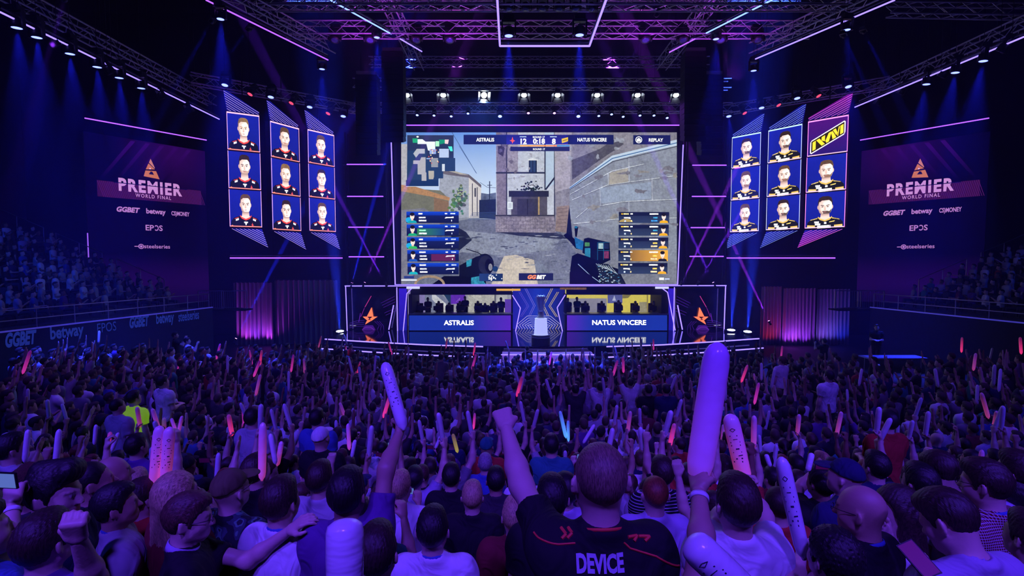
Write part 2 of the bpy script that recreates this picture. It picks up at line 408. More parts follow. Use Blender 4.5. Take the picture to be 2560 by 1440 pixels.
def make_body(arms, R, h, seated=False, fat=0., fem=False, face=True, hh=None, lean=0., tops='tee'):
    """arms: {side: (upper dir, fore dir, hand kind, back-of-hand dir)}; gives body, shirt, trousers meshes and the hands' frames"""
    b = Body(); torso_prims(b, 0, fat, fem); head_prims(b, R, face)
    sh = Body(); torso_prims(sh, .014, fat, fem)
    sh.cone((0, -.010, .86), (0, .0, 1.30), .187 + fat, .168 + fat * .5, .05, sy=.75)
    sh.cone((0, -.028, 1.40), (0, -.024, 1.475), .075, .067, .03)
    ra = [2 * math.pi * i / 14 for i in range(15)]; rp = [(.0655 * math.cos(q), -.020 + .0625 * math.sin(q), 1.476 - .024 * math.sin(q)) for q in ra]
    for q0, q1 in zip(rp, rp[1:]): sh.cone(q0, q1, .012, .012, .018)
    hands = {}; hp = []
    for s_ in (1, -1):
        du, df, kind, n, *ll = arms[s_]
        a, e, w_ = arm(s_, du, df, *(ll or (.285, .255)))
        b.cone(a, e, .053, .039, .05); b.cone(e, e + (w_ - e) * .3, .0385, .041, .045); b.cone(e + (w_ - e) * .3, w_, .041, .0265, .03)
        b.ell(a + nrm(e - a) * .03, (.066, .066, .066), .05)
        if tops == 'long': sh.cone(a, e, .070, .056, .05); sh.cone(e, w_, .056, .040, .03, flat_=-.02); sh.ell(a + nrm(e - a) * .03, (.084,) * 3, .05)
        elif tops == 'tee': sh.cone(a - nrm(e - a) * .03, a + (e - a) * .62, .070, .066, .045, flat_=0.); sh.ell(a + nrm(e - a) * .03, (.0765,) * 3, .05)
        hb = Body(); hand(hb, w_, nrm(w_ - e), n, kind, s_, h); hp.append(hb.mesh(hh or h * .55) if hh != 0 else hb.mesh(h))
        hands[s_] = (a, e, w_, nrm(w_ - e), nrm(n))
    tr = Body()
    tr.ell((0, -.012, .925), (.162 + fat * .6, .118 + fat * .5, .12), .05)
    for s_ in (1, -1):
        hip, kn, an = [p.copy() for p in LEGS[s_]]
        if seated: kn = np.array((s_ * .12, .42, .93)); an = np.array((s_ * .12, .43, .50))
        b.cone(hip, kn, .085, .056, .05); b.cone(kn, kn + (an - kn) * .3, .056, .057, .03); b.cone(kn + (an - kn) * .3, an, .057, .036, .03)
        b.cone(an + (0, -.02, -.035), an + (s_ * .02, .16, -.055), .036, .028, .03)
        tr.cone(hip, kn, .095, .072, .05); tr.cone(kn, an, .072, .056, .02, flat_=.0)
    neck = NECK + np.array((0, -.016, .0))
    def cut_shirt(Fd, X, Y, Z):
        Fd = np.maximum(Fd, .86 - Z)
        nk = np.sqrt(X ** 2 + (Y + .020) ** 2 + ((Z - 1.535) / 1.25) ** 2) - .051
        return np.maximum(Fd, -nk)
    bm = cat([b.mesh(h)] + hp)
    L = (bm[0] - NECK) @ R + NECK                                   # head-local points, for brows, eyes and lips
    tint = np.ones((len(L), 3)); X, Y, Z = np.abs(L[:, 0]), L[:, 1], L[:, 2]
    fr = Y > .06
    def m_(c, rx, rz): return fr & (((X - c[0]) / rx) ** 2 + ((Z - c[1]) / rz) ** 2 < 1)
    tint[m_((.031, 1.659), .020, .006)] = .18
    tint[m_((.031, 1.642), .013, .0075) & (Y > .07)] = (1.3, 1.7, 2.)
    tint[m_((.031, 1.642), .006, .0075) & (Y > .07)] = .06
    tint[m_((0, 1.577), .024, .010)] = (.8, .45, .45)
    return dict(body=bm, tint=tint, shirt=sh.mesh(h, cut_shirt), trousers=tr.mesh(h * 1.2), hands=hands, R=R)
def hair_mesh(kind, h):
    b = Body(); T = lambda *p: np.array(p)
    g = {'buzz': .004, 'short': .012, 'under': .008, 'pomp': .012, 'long': .016, 'pony': .010, 'curly': .022}[kind]
    b.ell(T(0, -.014, 1.668), (.0785 + g, .098 + g, .094 + g), .03)
    if kind in ('short', 'under', 'pomp'): b.ell(T(0, .02, 1.735), (.060, .078, .036 + g * .5), .03)
    if kind == 'pomp':
        b.cone(T(-.03, .07, 1.757), T(.03, .07, 1.757), .036, .036, .03); b.cone(T(0, .06, 1.77), T(0, -.06, 1.755), .038, .036, .03)
    if kind == 'long':
        for x in (-.055, 0, .055): b.cone(T(x, -.06, 1.62), T(x * 1.4, -.105 - .0 * abs(x), 1.33), .050, .036, .04)
        for s_ in (1, -1): b.cone(T(s_ * .07, -.01, 1.66), T(s_ * .105, -.03, 1.36), .03, .028, .03)
    if kind == 'pony': b.cone(T(0, -.10, 1.70), T(0, -.155, 1.62), .026, .032, .02); b.cone(T(0, -.155, 1.62), T(0, -.14, 1.42), .032, .016, .02)
    def cut(Fd, X, Y, Z):
        ang = np.arctan2(X, Y + .02)
        wob = .0016 * np.sin(ang * 34 + Z * 90) + .0016 * np.sin(Y * 230 + X * 310) + (.006 * np.sin(X * 260) * np.sin(Y * 240) * np.sin(Z * 250) if kind == 'curly' else 0)
        Fd = Fd + wob * (0.3 if kind == 'buzz' else .8)
        # hairline: brow, temple, sideburn, round the ear, nape
        zc = np.interp(Y, (-.11, -.075, -.055, -.043, -.034, .002, .006, .010, .024, .034, .05, .075, .1), (1.556, 1.562, 1.578, 1.606, 1.652, 1.656, 1.640, 1.616, 1.620, 1.664, 1.688, 1.703, 1.71))
        cutv = zc - Z + 0 * X
        if kind == 'long': cutv = np.where(Y > .012, cutv, -1)
        if kind == 'pony': cutv = np.where(Y > -.06, cutv, np.where((Z < 1.57) & (Y > -.118), 1.57 - Z, -1))
        return np.maximum(Fd, np.clip(cutv, -1, 1))
    return b.mesh(h, cut)
def cap_mesh(h):
    b = Body(); b.ell((0, -.012, 1.672), (.088, .108, .104), .02)
    def cut(Fd, X, Y, Z): return np.maximum(Fd, 1.675 - Z + (Y) * .12)
    crown = b.mesh(h, cut)
    br = Body(); br.ell((0, .115, 1.686), (.078, .085, .012), .01, rotm(0, -8, 0))
    def cut2(Fd, X, Y, Z): return np.maximum(Fd, .07 - Y)
    return cat([crown, br.mesh(h * .7, cut2)])
# ------------------------------------------------------------------ the hall
AX = 1.7                                      # the stage's centre line
M_dark = principled('painted black', (.012, .012, .016), .75, noise=.3)
M_blk = principled('black metal', (.018, .018, .022), .45, metal=.3)
M_rub = principled('black rubber', (.015, .015, .016), .8)
M_steel = principled('brushed steel', (.45, .45, .48), .35, metal=.9)
M_alu = principled('aluminium truss', (.62, .62, .66), .4, metal=.25)
M_conc = principled('grey concrete', (.10, .10, .11), .85, noise=.25, bump=.2)
M_floor = principled('dark hall floor', (.02, .02, .024), .5, noise=.3)
NEON = emission('violet white led tube', (.21, .14, 1.0), 3.0)
NEON_P = emission('pink violet led tube', (.29, .075, 1.0), 2.4)
NEON_B = emission('blue white led tube', (.18, .30, 1.0), 2.8)
NEON_D = emission('dim violet led line', (.30, .10, .95), 1.1)
def elev(x, y):
    ys = (0, 1.3, 1.7, 2.2, 2.8, 4.2, 8., 12., 16., 21., 60.); es = (3.75, 3.62, 3.45, 3.1, 2.85, 2.3, 1.1, .55, .28, 0., 0.)
    e = float(np.interp(y, ys, es))
    return e + float(np.clip((abs(x - AX) - 8) / 6, 0, 1) * np.clip((y - 6) / 6, 0, 1) * np.clip((27 - y) / 4, 0, 1)) * .75
# floor: flat in front of the stage, rising in shallow terraces towards the camera and at the sides
mb = MB(); ny, nx = 90, 40
gy = [-4 + (45 * (i / ny) ** 1.6) for i in range(ny + 1)]; gx = [-38 + 80 * i / nx for i in range(nx + 1)]
mb.v = [(x, y, elev(x, max(y, 0)) - .02) for y in gy for x in gx]
mb.f = [(j * (nx + 1) + i, j * (nx + 1) + i + 1, (j + 1) * (nx + 1) + i + 1, (j + 1) * (nx + 1) + i) for j in range(ny) for i in range(nx)]
struct(mb.build('floor', M_floor))
struct(MB().box((2, 41.2, 12), (82, .3, 26)).build('wall_back', M_dark))
struct(MB().box((-38.2, 18, 12), (.3, 46, 26)).build('wall_left', M_dark))
struct(MB().box((42.2, 18, 12), (.3, 46, 26)).build('wall_right', M_dark))
struct(MB().box((2, 18, 25), (82, 46, .3)).build('ceiling', M_dark))
# haze hanging over stage and floor; blue light put into its scatter colour
hz = bpy.data.materials.new('stage haze'); hz.use_nodes = True; nt = hz.node_tree; nt.nodes.clear()
vs = nt.nodes.new('ShaderNodeVolumeScatter'); vs.inputs['Color'].default_value = (.5, .45, 1, 1); vs.inputs['Density'].default_value = .0043; vs.inputs['Anisotropy'].default_value = .1
oo = nt.nodes.new('ShaderNodeOutputMaterial'); nt.links.new(vs.outputs[0], oo.inputs['Volume'])
hzo = MB().box((2, 24.9, 13.0), (76, 32, 23.4)).build('haze', hz); hzo['kind'] = 'stuff'; tag(hzo, 'thin stage haze tinted with blue light hanging in the air above floor and stage', 'haze')
# ------------------------------------------------------------------ grandstands
T_BLUE = picture('dim blue advert', .2)
def stand(sd):
    """sd -1: left of the stage, 1: right"""
    def FL(y, off=0.): return AX + sd * (19.1 + .194 * (30 - y) + off)        # front line
    nm = 'left' if sd < 0 else 'right'
    t = thing('grandstand', 'dark stepped grandstand full of seated fans beside the %s sponsor banner' % nm, 'grandstand', (FL(22), 22, 0), group='side grandstands')
    y0, y1 = 6., 30.
    q = lambda y, a, z: Vector((FL(y, a), y, z))
    m = MB()
    for i in range(15):
        a = 1.0 + i * .85; z = 3.17 + i * .37
        m.hexa([q(y0, a, 0), q(y1, a, 0), q(y1, a + .85, 0), q(y0, a + .85, 0)], [q(y0, a, z), q(y1, a, z), q(y1, a + .85, z), q(y0, a + .85, z)])
    W(m, 'terrace_steps', M_conc, t)
    W(MB().hexa([q(y0, 0, 0), q(y1, 0, 0), q(y1, 1.0, 0), q(y0, 1.0, 0)], [q(y0, 0, 3.02), q(y1, 0, 3.02), q(y1, 1.0, 3.02), q(y0, 1.0, 3.02)]), 'walkway', M_dark, t)
    W(MB().hexa([q(y0, -.06, 0), q(y1, -.06, 0), q(y1, 0, 0), q(y0, 0, 0)], [q(y0, -.06, 3.17), q(y1, -.06, 3.17), q(y1, 0, 3.17), q(y0, 0, 3.17)]), 'front_wall', M_dark, t)
    W(MB().hexa([q(y0, -.09, 3.14), q(y1, -.09, 3.14), q(y1, -.03, 3.14), q(y0, -.03, 3.14)], [q(y0, -.09, 3.2), q(y1, -.09, 3.2), q(y1, -.03, 3.2), q(y0, -.03, 3.2)]), 'edge_strip', principled('blue edge', (.1, .12, .35), .3, emit=(.1, .08, .9), es=.35 if sd < 0 else .06), t)
    if sd < 0:                                                               # adverts on the front wall
        d = Vector((-.194 * sd, 1, 0)).normalized()
        o0 = q(30, -.07, 0)
        n = Vector((1, .194 * -sd * sd, 0))
        cb = (.05, .10, 1.0)
        def at(px, py):
            r = (px - 1280) / F                                              # where the sight line meets the front wall
            y = (AX - 19.1 - 5.82) / (r - .194); return (30 - y) * math.hypot(1, .194), PXZ(py, y)
        def PXZ(py, y): return P(1280, py, y).z
        for b, px, wpx, shear, bold, py in (('GGBET', 40, 80, .25, .05, 862), ('betway', 157, 85, 0, .03, 842), ('EPOS', 257, 48, 0, .0, 829), ('GGBET', 340, 50, .25, .05, 816), ('betway', 405, 45, 0, .03, 806), ('steelseries', 465, 52, 0, .02, 800)):
            x, z = at(px, py); wd = abs(at(px - wpx / 2, py)[0] - at(px + wpx / 2, py)[0])
            h = {'EPOS': .42}.get(b, .5)
            pt = Paint(lambda x, y, l: o0 + d * x + Vector((.012 + .001 * l, 0, y))); pt.text(b, -x, z, h, cb, width=wd, bold=bold, shear=shear, up=1); pt.build('advert_lettering', T_BLUE, t, label='dim blue sponsor name on the wall')
    # front railing
    r = thing('railing', 'long metal railing along the front edge of the %s grandstand' % nm, 'railing', tuple(q(22, .15, 3.0)), group='grandstand railings')
    for z in (3.55, 3.95):
        W(MB().tube(q(y0, .15, z), q(y1, .15, z), .025), 'rail', M_steel, r)
    for k in range(17):
        y = y0 + k * (y1 - y0) / 16
        W(MB().tube(q(y, .15, 3.0), q(y, .15, 3.96), .025), 'post', M_steel, r)
    # stair handrails at the end of the terraces
    for j, (a0, a1) in enumerate(((2.6, 5.3), (6.1, 8.7), (9.4, 12.4))):
        p = lambda a, up: q(29.9, a, 3.05 + (a - 1.0) * .4353 + up)
        hr = thing('handrail', ('lowest', 'middle', 'topmost')[j] + ' sloping stair handrail at the stage end of the %s grandstand' % nm, 'handrail', tuple(p(a0, 0)), group='stair handrails')
        W(MB().path([p(a0, 0), p(a0, 1.05), p(a1, 1.05), p(a1, 0)], .024), 'rail', M_steel, hr); W(MB().tube(p((a0 + a1) / 2, 0), p((a0 + a1) / 2, 1.05), .02), 'post', M_steel, hr)
    # steel crowd barriers on the walkway
    for j in range(2):
        b = thing('crowd_barrier', ('%s steel crowd barrier on the walkway under the %s banner' % (('first', 'second')[j], nm)), 'barrier', tuple(q(30.3, -.2 - 1.0 * j, 2.9)), group='steel crowd barriers')
        c0, c1 = q(30.2, .9 - 1.35 * j, 3.05), q(30.5, -.35 - 1.35 * j, 3.05)
        up = Vector((0, 0, 1.05))
        W(MB().path([c0, c0 + up, c1 + up, c1, c0 + Vector((0, 0, .1))], .03), 'frame', M_steel, b)
        mm = MB()
        for k in range(1, 12): mm.tube(c0.lerp(c1, k / 12), c0.lerp(c1, k / 12) + up, .008, n=5)
        W(mm, 'bars', M_steel, b)
        W(MB().box((c0 + c1) / 2 + Vector((0, .1, -.06)), (1.6, .9, .08)), 'base', M_dark, b)
stand(-1); stand(1)
# ------------------------------------------------------------------ sponsor banners (LED screens)
B_PIC = picture('sponsor screen', 1.0, 1.2)
def banner(sd):
    nm = 'left' if sd < 0 else 'right'
    mir = lambda px: px
    if sd < 0: a, b = P(222, 640, 31), P(520, 640, 36.6)
    else: a, b = P(2145, 640, 36.6), P(2460, 640, 31)
    a.z = b.z = 0
    r = (b - a); wd = r.length; r.normalize(); n = Vector((r.y, -r.x, 0))
    zt, zb = 13.45, 3.0
    t = thing('banner_screen', 'tall dim purple sponsor screen hanging beyond the %s grandstand' % nm, 'screen', tuple((a + b) / 2 + Vector((0, 0, zb))), group='sponsor screens')
    pt = lambda x, z, e=0.: a + r * x + n * e + Vector((0, 0, z))
    W(MB().hexa([pt(0, zb, -.15), pt(wd, zb, -.15), pt(wd, zb, 0), pt(0, zb, 0)], [pt(0, zt, -.15), pt(wd, zt, -.15), pt(wd, zt, 0), pt(0, zt, 0)]), 'cabinet', M_blk, t)
    m = Paint(lambda x, y, l: pt(x, y, .01 + .0015 * l))
    H = zt - zb; k = wd / 300.0                     # k: metres for one pixel's worth of the artwork
    deep, pur = (.0012, .0004, .016), (.030, .002, .11)
    N = 14
    xs = lambda i: wd * i / N
    for i in range(N):                              # artwork: dark, with a purple wash at the top inner corner and along the foot
        for j in range(16):
            def c(ii, jj):
                u = ii / N; v = jj / 16; u = u if sd < 0 else 1 - u
                g = max(0, 1 - math.hypot((u - .72) / .55, (v - .02) / .36)) ** 1.3 * .95 + max(0, 1 - abs(v - .86) / .17) * .42
                return tuple(d_ + (p_ - d_) * min(1, g) for d_, p_ in zip(deep, pur))
            z = lambda jj: zt - H * jj / 16
            m.poly([(xs(i), z(j)), (xs(i + 1), z(j)), (xs(i + 1), z(j + 1)), (xs(i), z(j + 1))], deep, .12, [c(i, j), c(i + 1, j), c(i + 1, j + 1), c(i, j + 1)]); m.layer = 1
    m.layer = 3
    for q in range(5):                              # slanted streaks of light
        x0 = wd * (.35 + .12 * q); m.layer = 3
        x0b = x0 - wd * .25
        if sd > 0: x0, x0b = wd - x0, wd - x0b
        m.poly([(x0, zt - .1), (x0 + .25, zt - .1), (x0b + .2, zt - 2.6), (x0b, zt - 2.6)], pur, .1, [(.035, .002, .13), (.035, .002, .13), deep, deep])
    # hatched band
    zc = zt - H * .305
    m.layer = 5
    m.rect(wd * .08, zc + .42, wd * .95, zc - .55, (.035, .004, .06), .1)
    for q in range(60):
        x = wd * .08 + q * wd * .87 / 60; m.layer = 6
        m.poly([(x, zc + .42), (x + .03, zc + .42), (x + .33, zc - .55), (x + .30, zc - .55)], (.09, .01, .13))
    art = m.build('picture', B_PIC, t)
    def newp(): return Paint(lambda x, y, l: pt(x, y, .035 + .002 * l))
    def flush(L, name, lab): sub(L.build(name, B_PIC, t, label=lab), art); return newp()
    L = newp()
    pk = (.62, .28, .72); cx = wd * .505
    s_ = 1.0
    def tri(p, c, cols=None): L.poly([(cx + x * .185, zt - H * .200 + y * .185) for x, y in p], c, 0, cols)
    og = (.60, .17, .10)
    tri([(.0, 5.6), (1.25, 2.55), (1.05, 2.5), (-.55, 4.2)], (.60, .20, .20)); tri([(-.7, 3.9), (1.2, 2.1), (-1.6, 1.75)], og)
    tri([(-1.7, 1.35), (1.55, 1.55), (2.55, -1.15), (-2.3, -.7)], og); tri([(-.1, 1.25), (-.75, .2), (.85, .15), (.45, 1.1)], (.01, .004, .08)); L.ell(cx - .05, zt - H * .200 + .40, .045, .045, (.8, .5, .9))
    L = flush(L, 'emblem', 'orange triangular emblem')
    L.text('PREMIER', cx, zt - H * .310, .72, pk, width=wd * .53, bold=.045, up=1, space=1.22)
    L.layer += 1; L.rect(wd * .2, zt - H * .310 + .47, wd * .82, zt - H * .310 + .42, (.006, .002, .07))
    L = flush(L, 'title_lettering', 'large pale pink title letters')
    L.text('WORLD FINAL', cx + .1, zt - H * .342, .22, pk, width=wd * .30, bold=.012, up=1, space=1.3)
    dl = (.48, .20, .62)
    L = flush(L, 'subtitle_lettering', 'small pale pink letters under the title')
    L.text('GGBET', cx - wd * .195, zt - H * .436, .29, dl, width=wd * .185, bold=.05, shear=.25, up=1)
    L = flush(L, 'sponsor_lettering', 'first sponsor name in slanted letters')
    L.text('betway', cx + wd * .03, zt - H * .436, .31, dl, width=wd * .165, bold=.03, up=1)
    L = flush(L, 'sponsor_lettering', 'second sponsor name in small letters')
    L.text('CS)MONEY', cx + wd * .245, zt - H * .438, .26, dl, width=wd * .165, bold=.03, up=1)
    L = flush(L, 'sponsor_lettering', 'third sponsor name with a bracket')
    L.text('EP', cx - wd * .028, zt - H * .54, .34, dl, width=wd * .07, up=1); L.text('C', -(cx + wd * .031), zt - H * .54, .34, dl, width=wd * .032, up=1)
    v0 = len(L.v) - len(glyphs('C', .02)[0])
    for i in range(v0, len(L.v)):                   # the reversed C of the third name
        x = (Vector(L.v[i]) - a - n * (.035 + .002 * L.layer)).dot(r); L.v[i] = tuple(Vector(L.v[i]) - r * (2 * x))
    L.text('S', cx + wd * .066, zt - H * .54, .34, dl, width=wd * .03, up=1)
    L = flush(L, 'sponsor_lettering', 'fourth sponsor name in thin capitals')
    L.text('steelseries', cx + wd * .03, zt - H * .65, .25, dl, width=wd * .22, bold=.01, up=1)
    L.ell(cx - wd * .105, zt - H * .640, .16, .16, dl); L.ell(cx - wd * .105, zt - H * .640, .11, .11, (.006, .002, .06)); L.ell(cx - wd * .105, zt - H * .640, .07, .07, dl); L.line([(cx - wd * .16, zt - H * .640), (cx - wd * .13, zt - H * .640)], .05, dl)
    flush(L, 'sponsor_lettering', 'fifth sponsor name with a round mark')
    W(MB().tube(pt(-.02, 7.5, .02), pt(-.02, 3.0, .02), .03), 'side_led', NEON_D, t) if sd < 0 else None
    tt = thing('light_tube', 'long sloping violet light tube above the %s sponsor screen' % nm, 'light tube', tuple(pt(0, zt + .7, .3)), group='light tubes over the sponsor screens')
    W(MB().tube(pt(0, zt + .72, .3), pt(wd, zt + .72, .3), .035), 'tube', NEON_P, tt)
    W(MB().box((pt(0, zt + .8, .3) + pt(wd, zt + .8, .3)) / 2, (.12, .12, .1)), 'bracket', M_blk, tt); W(MB().tube((pt(0, zt + .8, .3) + pt(wd, zt + .8, .3)) / 2, (pt(0, 24.9, .3) + pt(wd, 24.9, .3)) / 2, .012, n=4), 'hanging_cable', M_blk, tt)
banner(-1); banner(1)
# ------------------------------------------------------------------ stage deck
SZ = 1.45
FR = [(-10.6, 29.3), (-7.5, 28.2), (-4.5, 27.3), (-1.5, 26.75), (AX, 26.55), (4.9, 26.75), (7.9, 27.3), (10.9, 28.3), (14.1, 29.5)]
M_deck = principled('polished black deck', (.006, .006, .012), .06, spec=.9, noise=.2)
st = thing('stage', 'wide black glossy stage with curved front edge below the giant screen', 'stage', (AX, 30, 0))
outl = FR + [(13.2, 34.9), (-9.8, 34.9)]
W(MB().prism([(x, y, 0) for x, y in outl], (0, 0, SZ)), 'deck', M_deck, st)
for z, dy, nm in ((SZ - .03, -.02, 'edge_light'), (SZ - .48, -.55, 'lower_edge_light')):
    for a, b in zip(FR, FR[1:]):
        if a[0] in (-1.5, AX): continue
        W(MB().tube((a[0], a[1] + dy, z), (b[0], b[1] + dy, z), .032), nm, NEON, st)
W(MB().prism([(x, y - .5, 0) for x, y in FR] + [(14, 30, 0), (-10.5, 30, 0)], (0, 0, SZ - .52)), 'lower_tier', M_dark, st)
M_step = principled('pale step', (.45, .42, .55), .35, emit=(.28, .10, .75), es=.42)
for i in range(4):
    W(MB().box((AX + .1, 26.25 - i * .42, (1.17 - i * .30) / 2), (4.6 + i * .25, .9, 1.17 - i * .30)), 'step', M_step, st)
    W(MB().tube((AX - 2.25, 25.79 - i * .42, 1.17 - i * .30), (AX + 2.45, 25.79 - i * .42, 1.17 - i * .30), .02), 'step_light', NEON, st)
# ------------------------------------------------------------------ main screen
DS = 33.5
ms = thing('video_screen', 'giant screen above the stage showing a stone alley from a shooter game', 'screen', tuple(P(1348, 711, DS)))
W(MB().hexa([P(985, 714, DS), P(1708, 714, DS), P(1708, 714, DS + .3), P(985, 714, DS + .3)], [P(985, 312, DS), P(1708, 312, DS), P(1708, 312, DS + .3), P(985, 312, DS + .3)]), 'cabinet', M_blk, ms)
G = Paint(flat(DS, .00016)); L_ = lin
# sky and far houses
G.rect(1003, 331, 1692, 711, L_('8f95a5'), .2)
G.poly([(1003, 331), (1242, 331), (1242, 500), (1003, 500)], 0, .03, [L_('5f8fe0'), L_('6f9fe8'), L_('dcecff'), L_('cfe2ff')])
G.poly([(1160, 490), (1242, 484), (1242, 510), (1160, 510)], L_('7d86a0'), .6)
G.poly([(1200, 482), (1220, 485), (1242, 481), (1242, 520), (1195, 520)], L_('5a6580'), .8)
# left house with pitched roof
G.poly([(1100, 425), (1172, 440), (1172, 545), (1095, 545)], L_('a4a9ba'), .35)
G.poly([(1172, 440), (1203, 468), (1201, 545), (1172, 545)], L_('d8d2d2'), .15)
G.poly([(1095, 428), (1110, 424), (1172, 436), (1203, 462), (1203, 470), (1172, 444), (1112, 436)], L_('6b6470'), .3)
G.poly([(1108, 424), (1135, 427), (1172, 438), (1150, 436)], L_('b9b2a8'), .2)
for x in (1180, 1192): G.rect(x, 452 + (x - 1172) * .8, x + 2, 540, L_('3a3a48'))
G.rect(1186, 470, 1190, 492, L_('4a4a5a'))
G.line([(1130, 331), (1190, 432)], 1.2, L_('3e5a90')); G.line([(1148, 365), (1192, 434)], 1, L_('3e5a90'))
G.line([(1224, 453), (1224, 520)], 2.4, L_('2a3856')); G.line([(1218, 463), (1230, 463)], 1.6, L_('2a3856')); G.line([(1200, 456), (1218, 468), (1242, 470)], 1, L_('3b4c70'))
# far left: sheltered wall and wooden ledge
G.poly([(1003, 360), (1025, 360), (1040, 470), (1003, 470)], L_('b8b6be'), .3)
G.poly([(1003, 470), (1100, 476), (1122, 496), (1122, 560), (1003, 560)], L_('77786a'), .3)
G.poly([(1003, 462), (1040, 467), (1125, 494), (1123, 502), (1080, 492), (1003, 478)], L_('b98a60'), .35)
G.poly([(1085, 494), (1122, 504), (1120, 560), (1085, 560)], L_('8a6d55'), .3)
G.poly([(1003, 525), (1060, 520), (1100, 545), (1100, 711), (1003, 711)], L_('808090'), .4)
# street
G.poly([(1100, 560), (1170, 548), (1240, 548), (1400, 548), (1440, 590), (1520, 711), (1010, 711), (1080, 640)], 0, .55, [L_('4a5068'), L_('6a7086'), L_('70758c'), L_('666c82'), L_('5a6076'), L_('80849a'), L_('6c7286'), L_('5c6278')])
G.poly([(1150, 575), (1238, 585), (1330, 590), (1400, 600), (1380, 625), (1260, 640), (1150, 630)], L_('8a90a2'), .6)
G.poly([(1130, 560), (1165, 580), (1180, 600), (1150, 625), (1125, 640)], L_('20263c'), .6)
G.poly([(1260, 640), (1290, 637), (1335, 650), (1345, 711), (1228, 711)], L_('cfc3b4'), .35)
G.poly([(1335, 650), (1350, 652), (1400, 711), (1345, 711)], L_('787f92'), .5)
# dark stairs and passage
G.poly([(1198, 500), (1242, 498), (1242, 548), (1198, 545)], L_('222d48'), .35)
for k in range(6): G.line([(1180 - k * 2, 532 + k * 3.4), (1240, 531 + k * 3.4)], 1.1, L_('3f5686'))
# bushes
for q in range(60):
    x, y = RNG.normal(1148, 13), RNG.normal(498, 16); G.ell(x, y, RNG.uniform(3, 6), RNG.uniform(3, 5), [c * RNG.uniform(.35, 1.15) for c in L_('5f7d6c')], .6, n=7)
for q in range(20): G.ell(RNG.normal(1151, 8), RNG.normal(488, 12), 2.2, 1.8, L_('a9bf8e'), .3, n=6)
# central building
G.poly([(1240, 331), (1370, 331), (1386, 345), (1386, 560), (1240, 560)], L_('c2c7d6'), .28)
G.poly([(1240, 331), (1268, 331), (1268, 540), (1242, 540)], L_('847a8c'), .55); G.poly([(1268, 331), (1295, 331), (1295, 432), (1268, 432)], L_('9a92a0'), .55)
G.poly([(1243, 350), (1262, 370), (1258, 392), (1246, 384)], L_('3c3644'), .6)
G.rect(1265, 331, 1268, 545, L_('33344a')); G.rect(1240, 430, 1364, 434, L_('2b3048'))
G.rect(1322, 398, 1342, 432, L_('1c2740')); G.rect(1325, 401, 1331, 430, L_('2f4468')); G.rect(1333, 401, 1339, 430, L_('2f4468')); G.poly([(1320, 398), (1335, 394), (1345, 398), (1345, 401), (1320, 401)], L_('e4e6ee'))
G.poly([(1362, 331), (1385, 331), (1386, 460), (1364, 473)], L_('b9cbe2'), .1); G.rect(1361, 360, 1364, 475, L_('2b2f44')); G.rect(1385, 331, 1388, 560, L_('2b2f44'))
G.line([(1364, 474), (1388, 442)], 4, L_('232840')); G.line([(1388, 443), (1420, 372), (1452, 331)], 2.4, L_('272c44'))
for q in range(70): G.ell(RNG.normal(1330, 13), RNG.normal(470, 6), RNG.uniform(1.5, 3.5), RNG.uniform(1.5, 3), [c * RNG.uniform(.5, 1.5) for c in L_('1f2838')], .5, n=6)
G.rect(1272, 477, 1372, 492, L_('2a2c3c'), .4); G.rect(1278, 492, 1368, 543, L_('54505c'), .4); G.rect(1293, 497, 1345, 540, L_('3b3a46'), .4); G.rect(1318, 498, 1320, 540, L_('1e1e28')); G.rect(1345, 492, 1349, 538, L_('b59a6a'), .3)
G.rect(1268, 505, 1282, 523, L_('e6edf6'), .1)
for k in range(4): G.line([(1271, 509 + k * 3), (1279, 509 + k * 3)], 1, L_('7f8aa0'))
G.poly([(1239, 540), (1386, 540), (1390, 582), (1239, 580)], L_('8f8694'), .75); G.rect(1237, 537, 1388, 541, L_('3c3c48'), .3)
G.poly([(1239, 580), (1390, 582), (1440, 600), (1300, 590)], L_('2e3248'), .5)
# right-hand stone walls
G.poly([(1386, 331), (1692, 331), (1692, 600), (1388, 560)], L_('8a8794'), .5)
G.poly([(1386, 331), (1430, 331), (1425, 470), (1388, 480)], L_('aaa4b2'), .4)
G.poly([(1430, 400), (1500, 372), (1540, 345), (1560, 360), (1500, 400), (1430, 450)], L_('55535f'), .6)
G.poly([(1424, 470), (1530, 393), (1692, 360), (1692, 640), (1500, 640), (1424, 560)], L_('8d93a4'), .38)
G.poly([(1424, 468), (1530, 389), (1600, 372), (1692, 349), (1692, 364), (1600, 384), (1532, 402), (1424, 473)], L_('c9daf0'), .08)
G.line([(1424, 471), (1531, 396), (1692, 357)], 2.2, L_('3c6ca8')); G.line([(1424, 474), (1532, 404), (1692, 366)], 1.3, L_('20263a'))
for pts in ([(1425, 486), (1530, 428), (1610, 410)], [(1430, 500), (1520, 462), (1692, 439)], [(1440, 545), (1470, 520), (1560, 504), (1692, 498)], [(1430, 560), (1540, 548), (1692, 545)]):
    G.line(pts, 1.6, L_('d6dbe6'), .5); G.line([(x, y + 1.5) for x, y in pts], 1, L_('4b4d5c'))
for x0, y0, y1 in ((1520, 433, 464), (1572, 395, 455), (1630, 448, 500), (1500, 470, 515), (1572, 505, 548)): G.line([(x0, y0), (x0 + 1, y1)], 1.8, L_('b9bccb'), .5)
G.poly([(1524, 432), (1570, 420), (1571, 454), (1522, 462)], L_('aaa49e'), .3); G.poly([(1500, 470), (1560, 462), (1628, 455), (1628, 497), (1502, 508)], L_('98a4bc'), .35)
G.poly([(1386, 560), (1424, 556), (1560, 600), (1692, 660), (1692, 711), (1500, 711)], L_('7f8290'), .45)
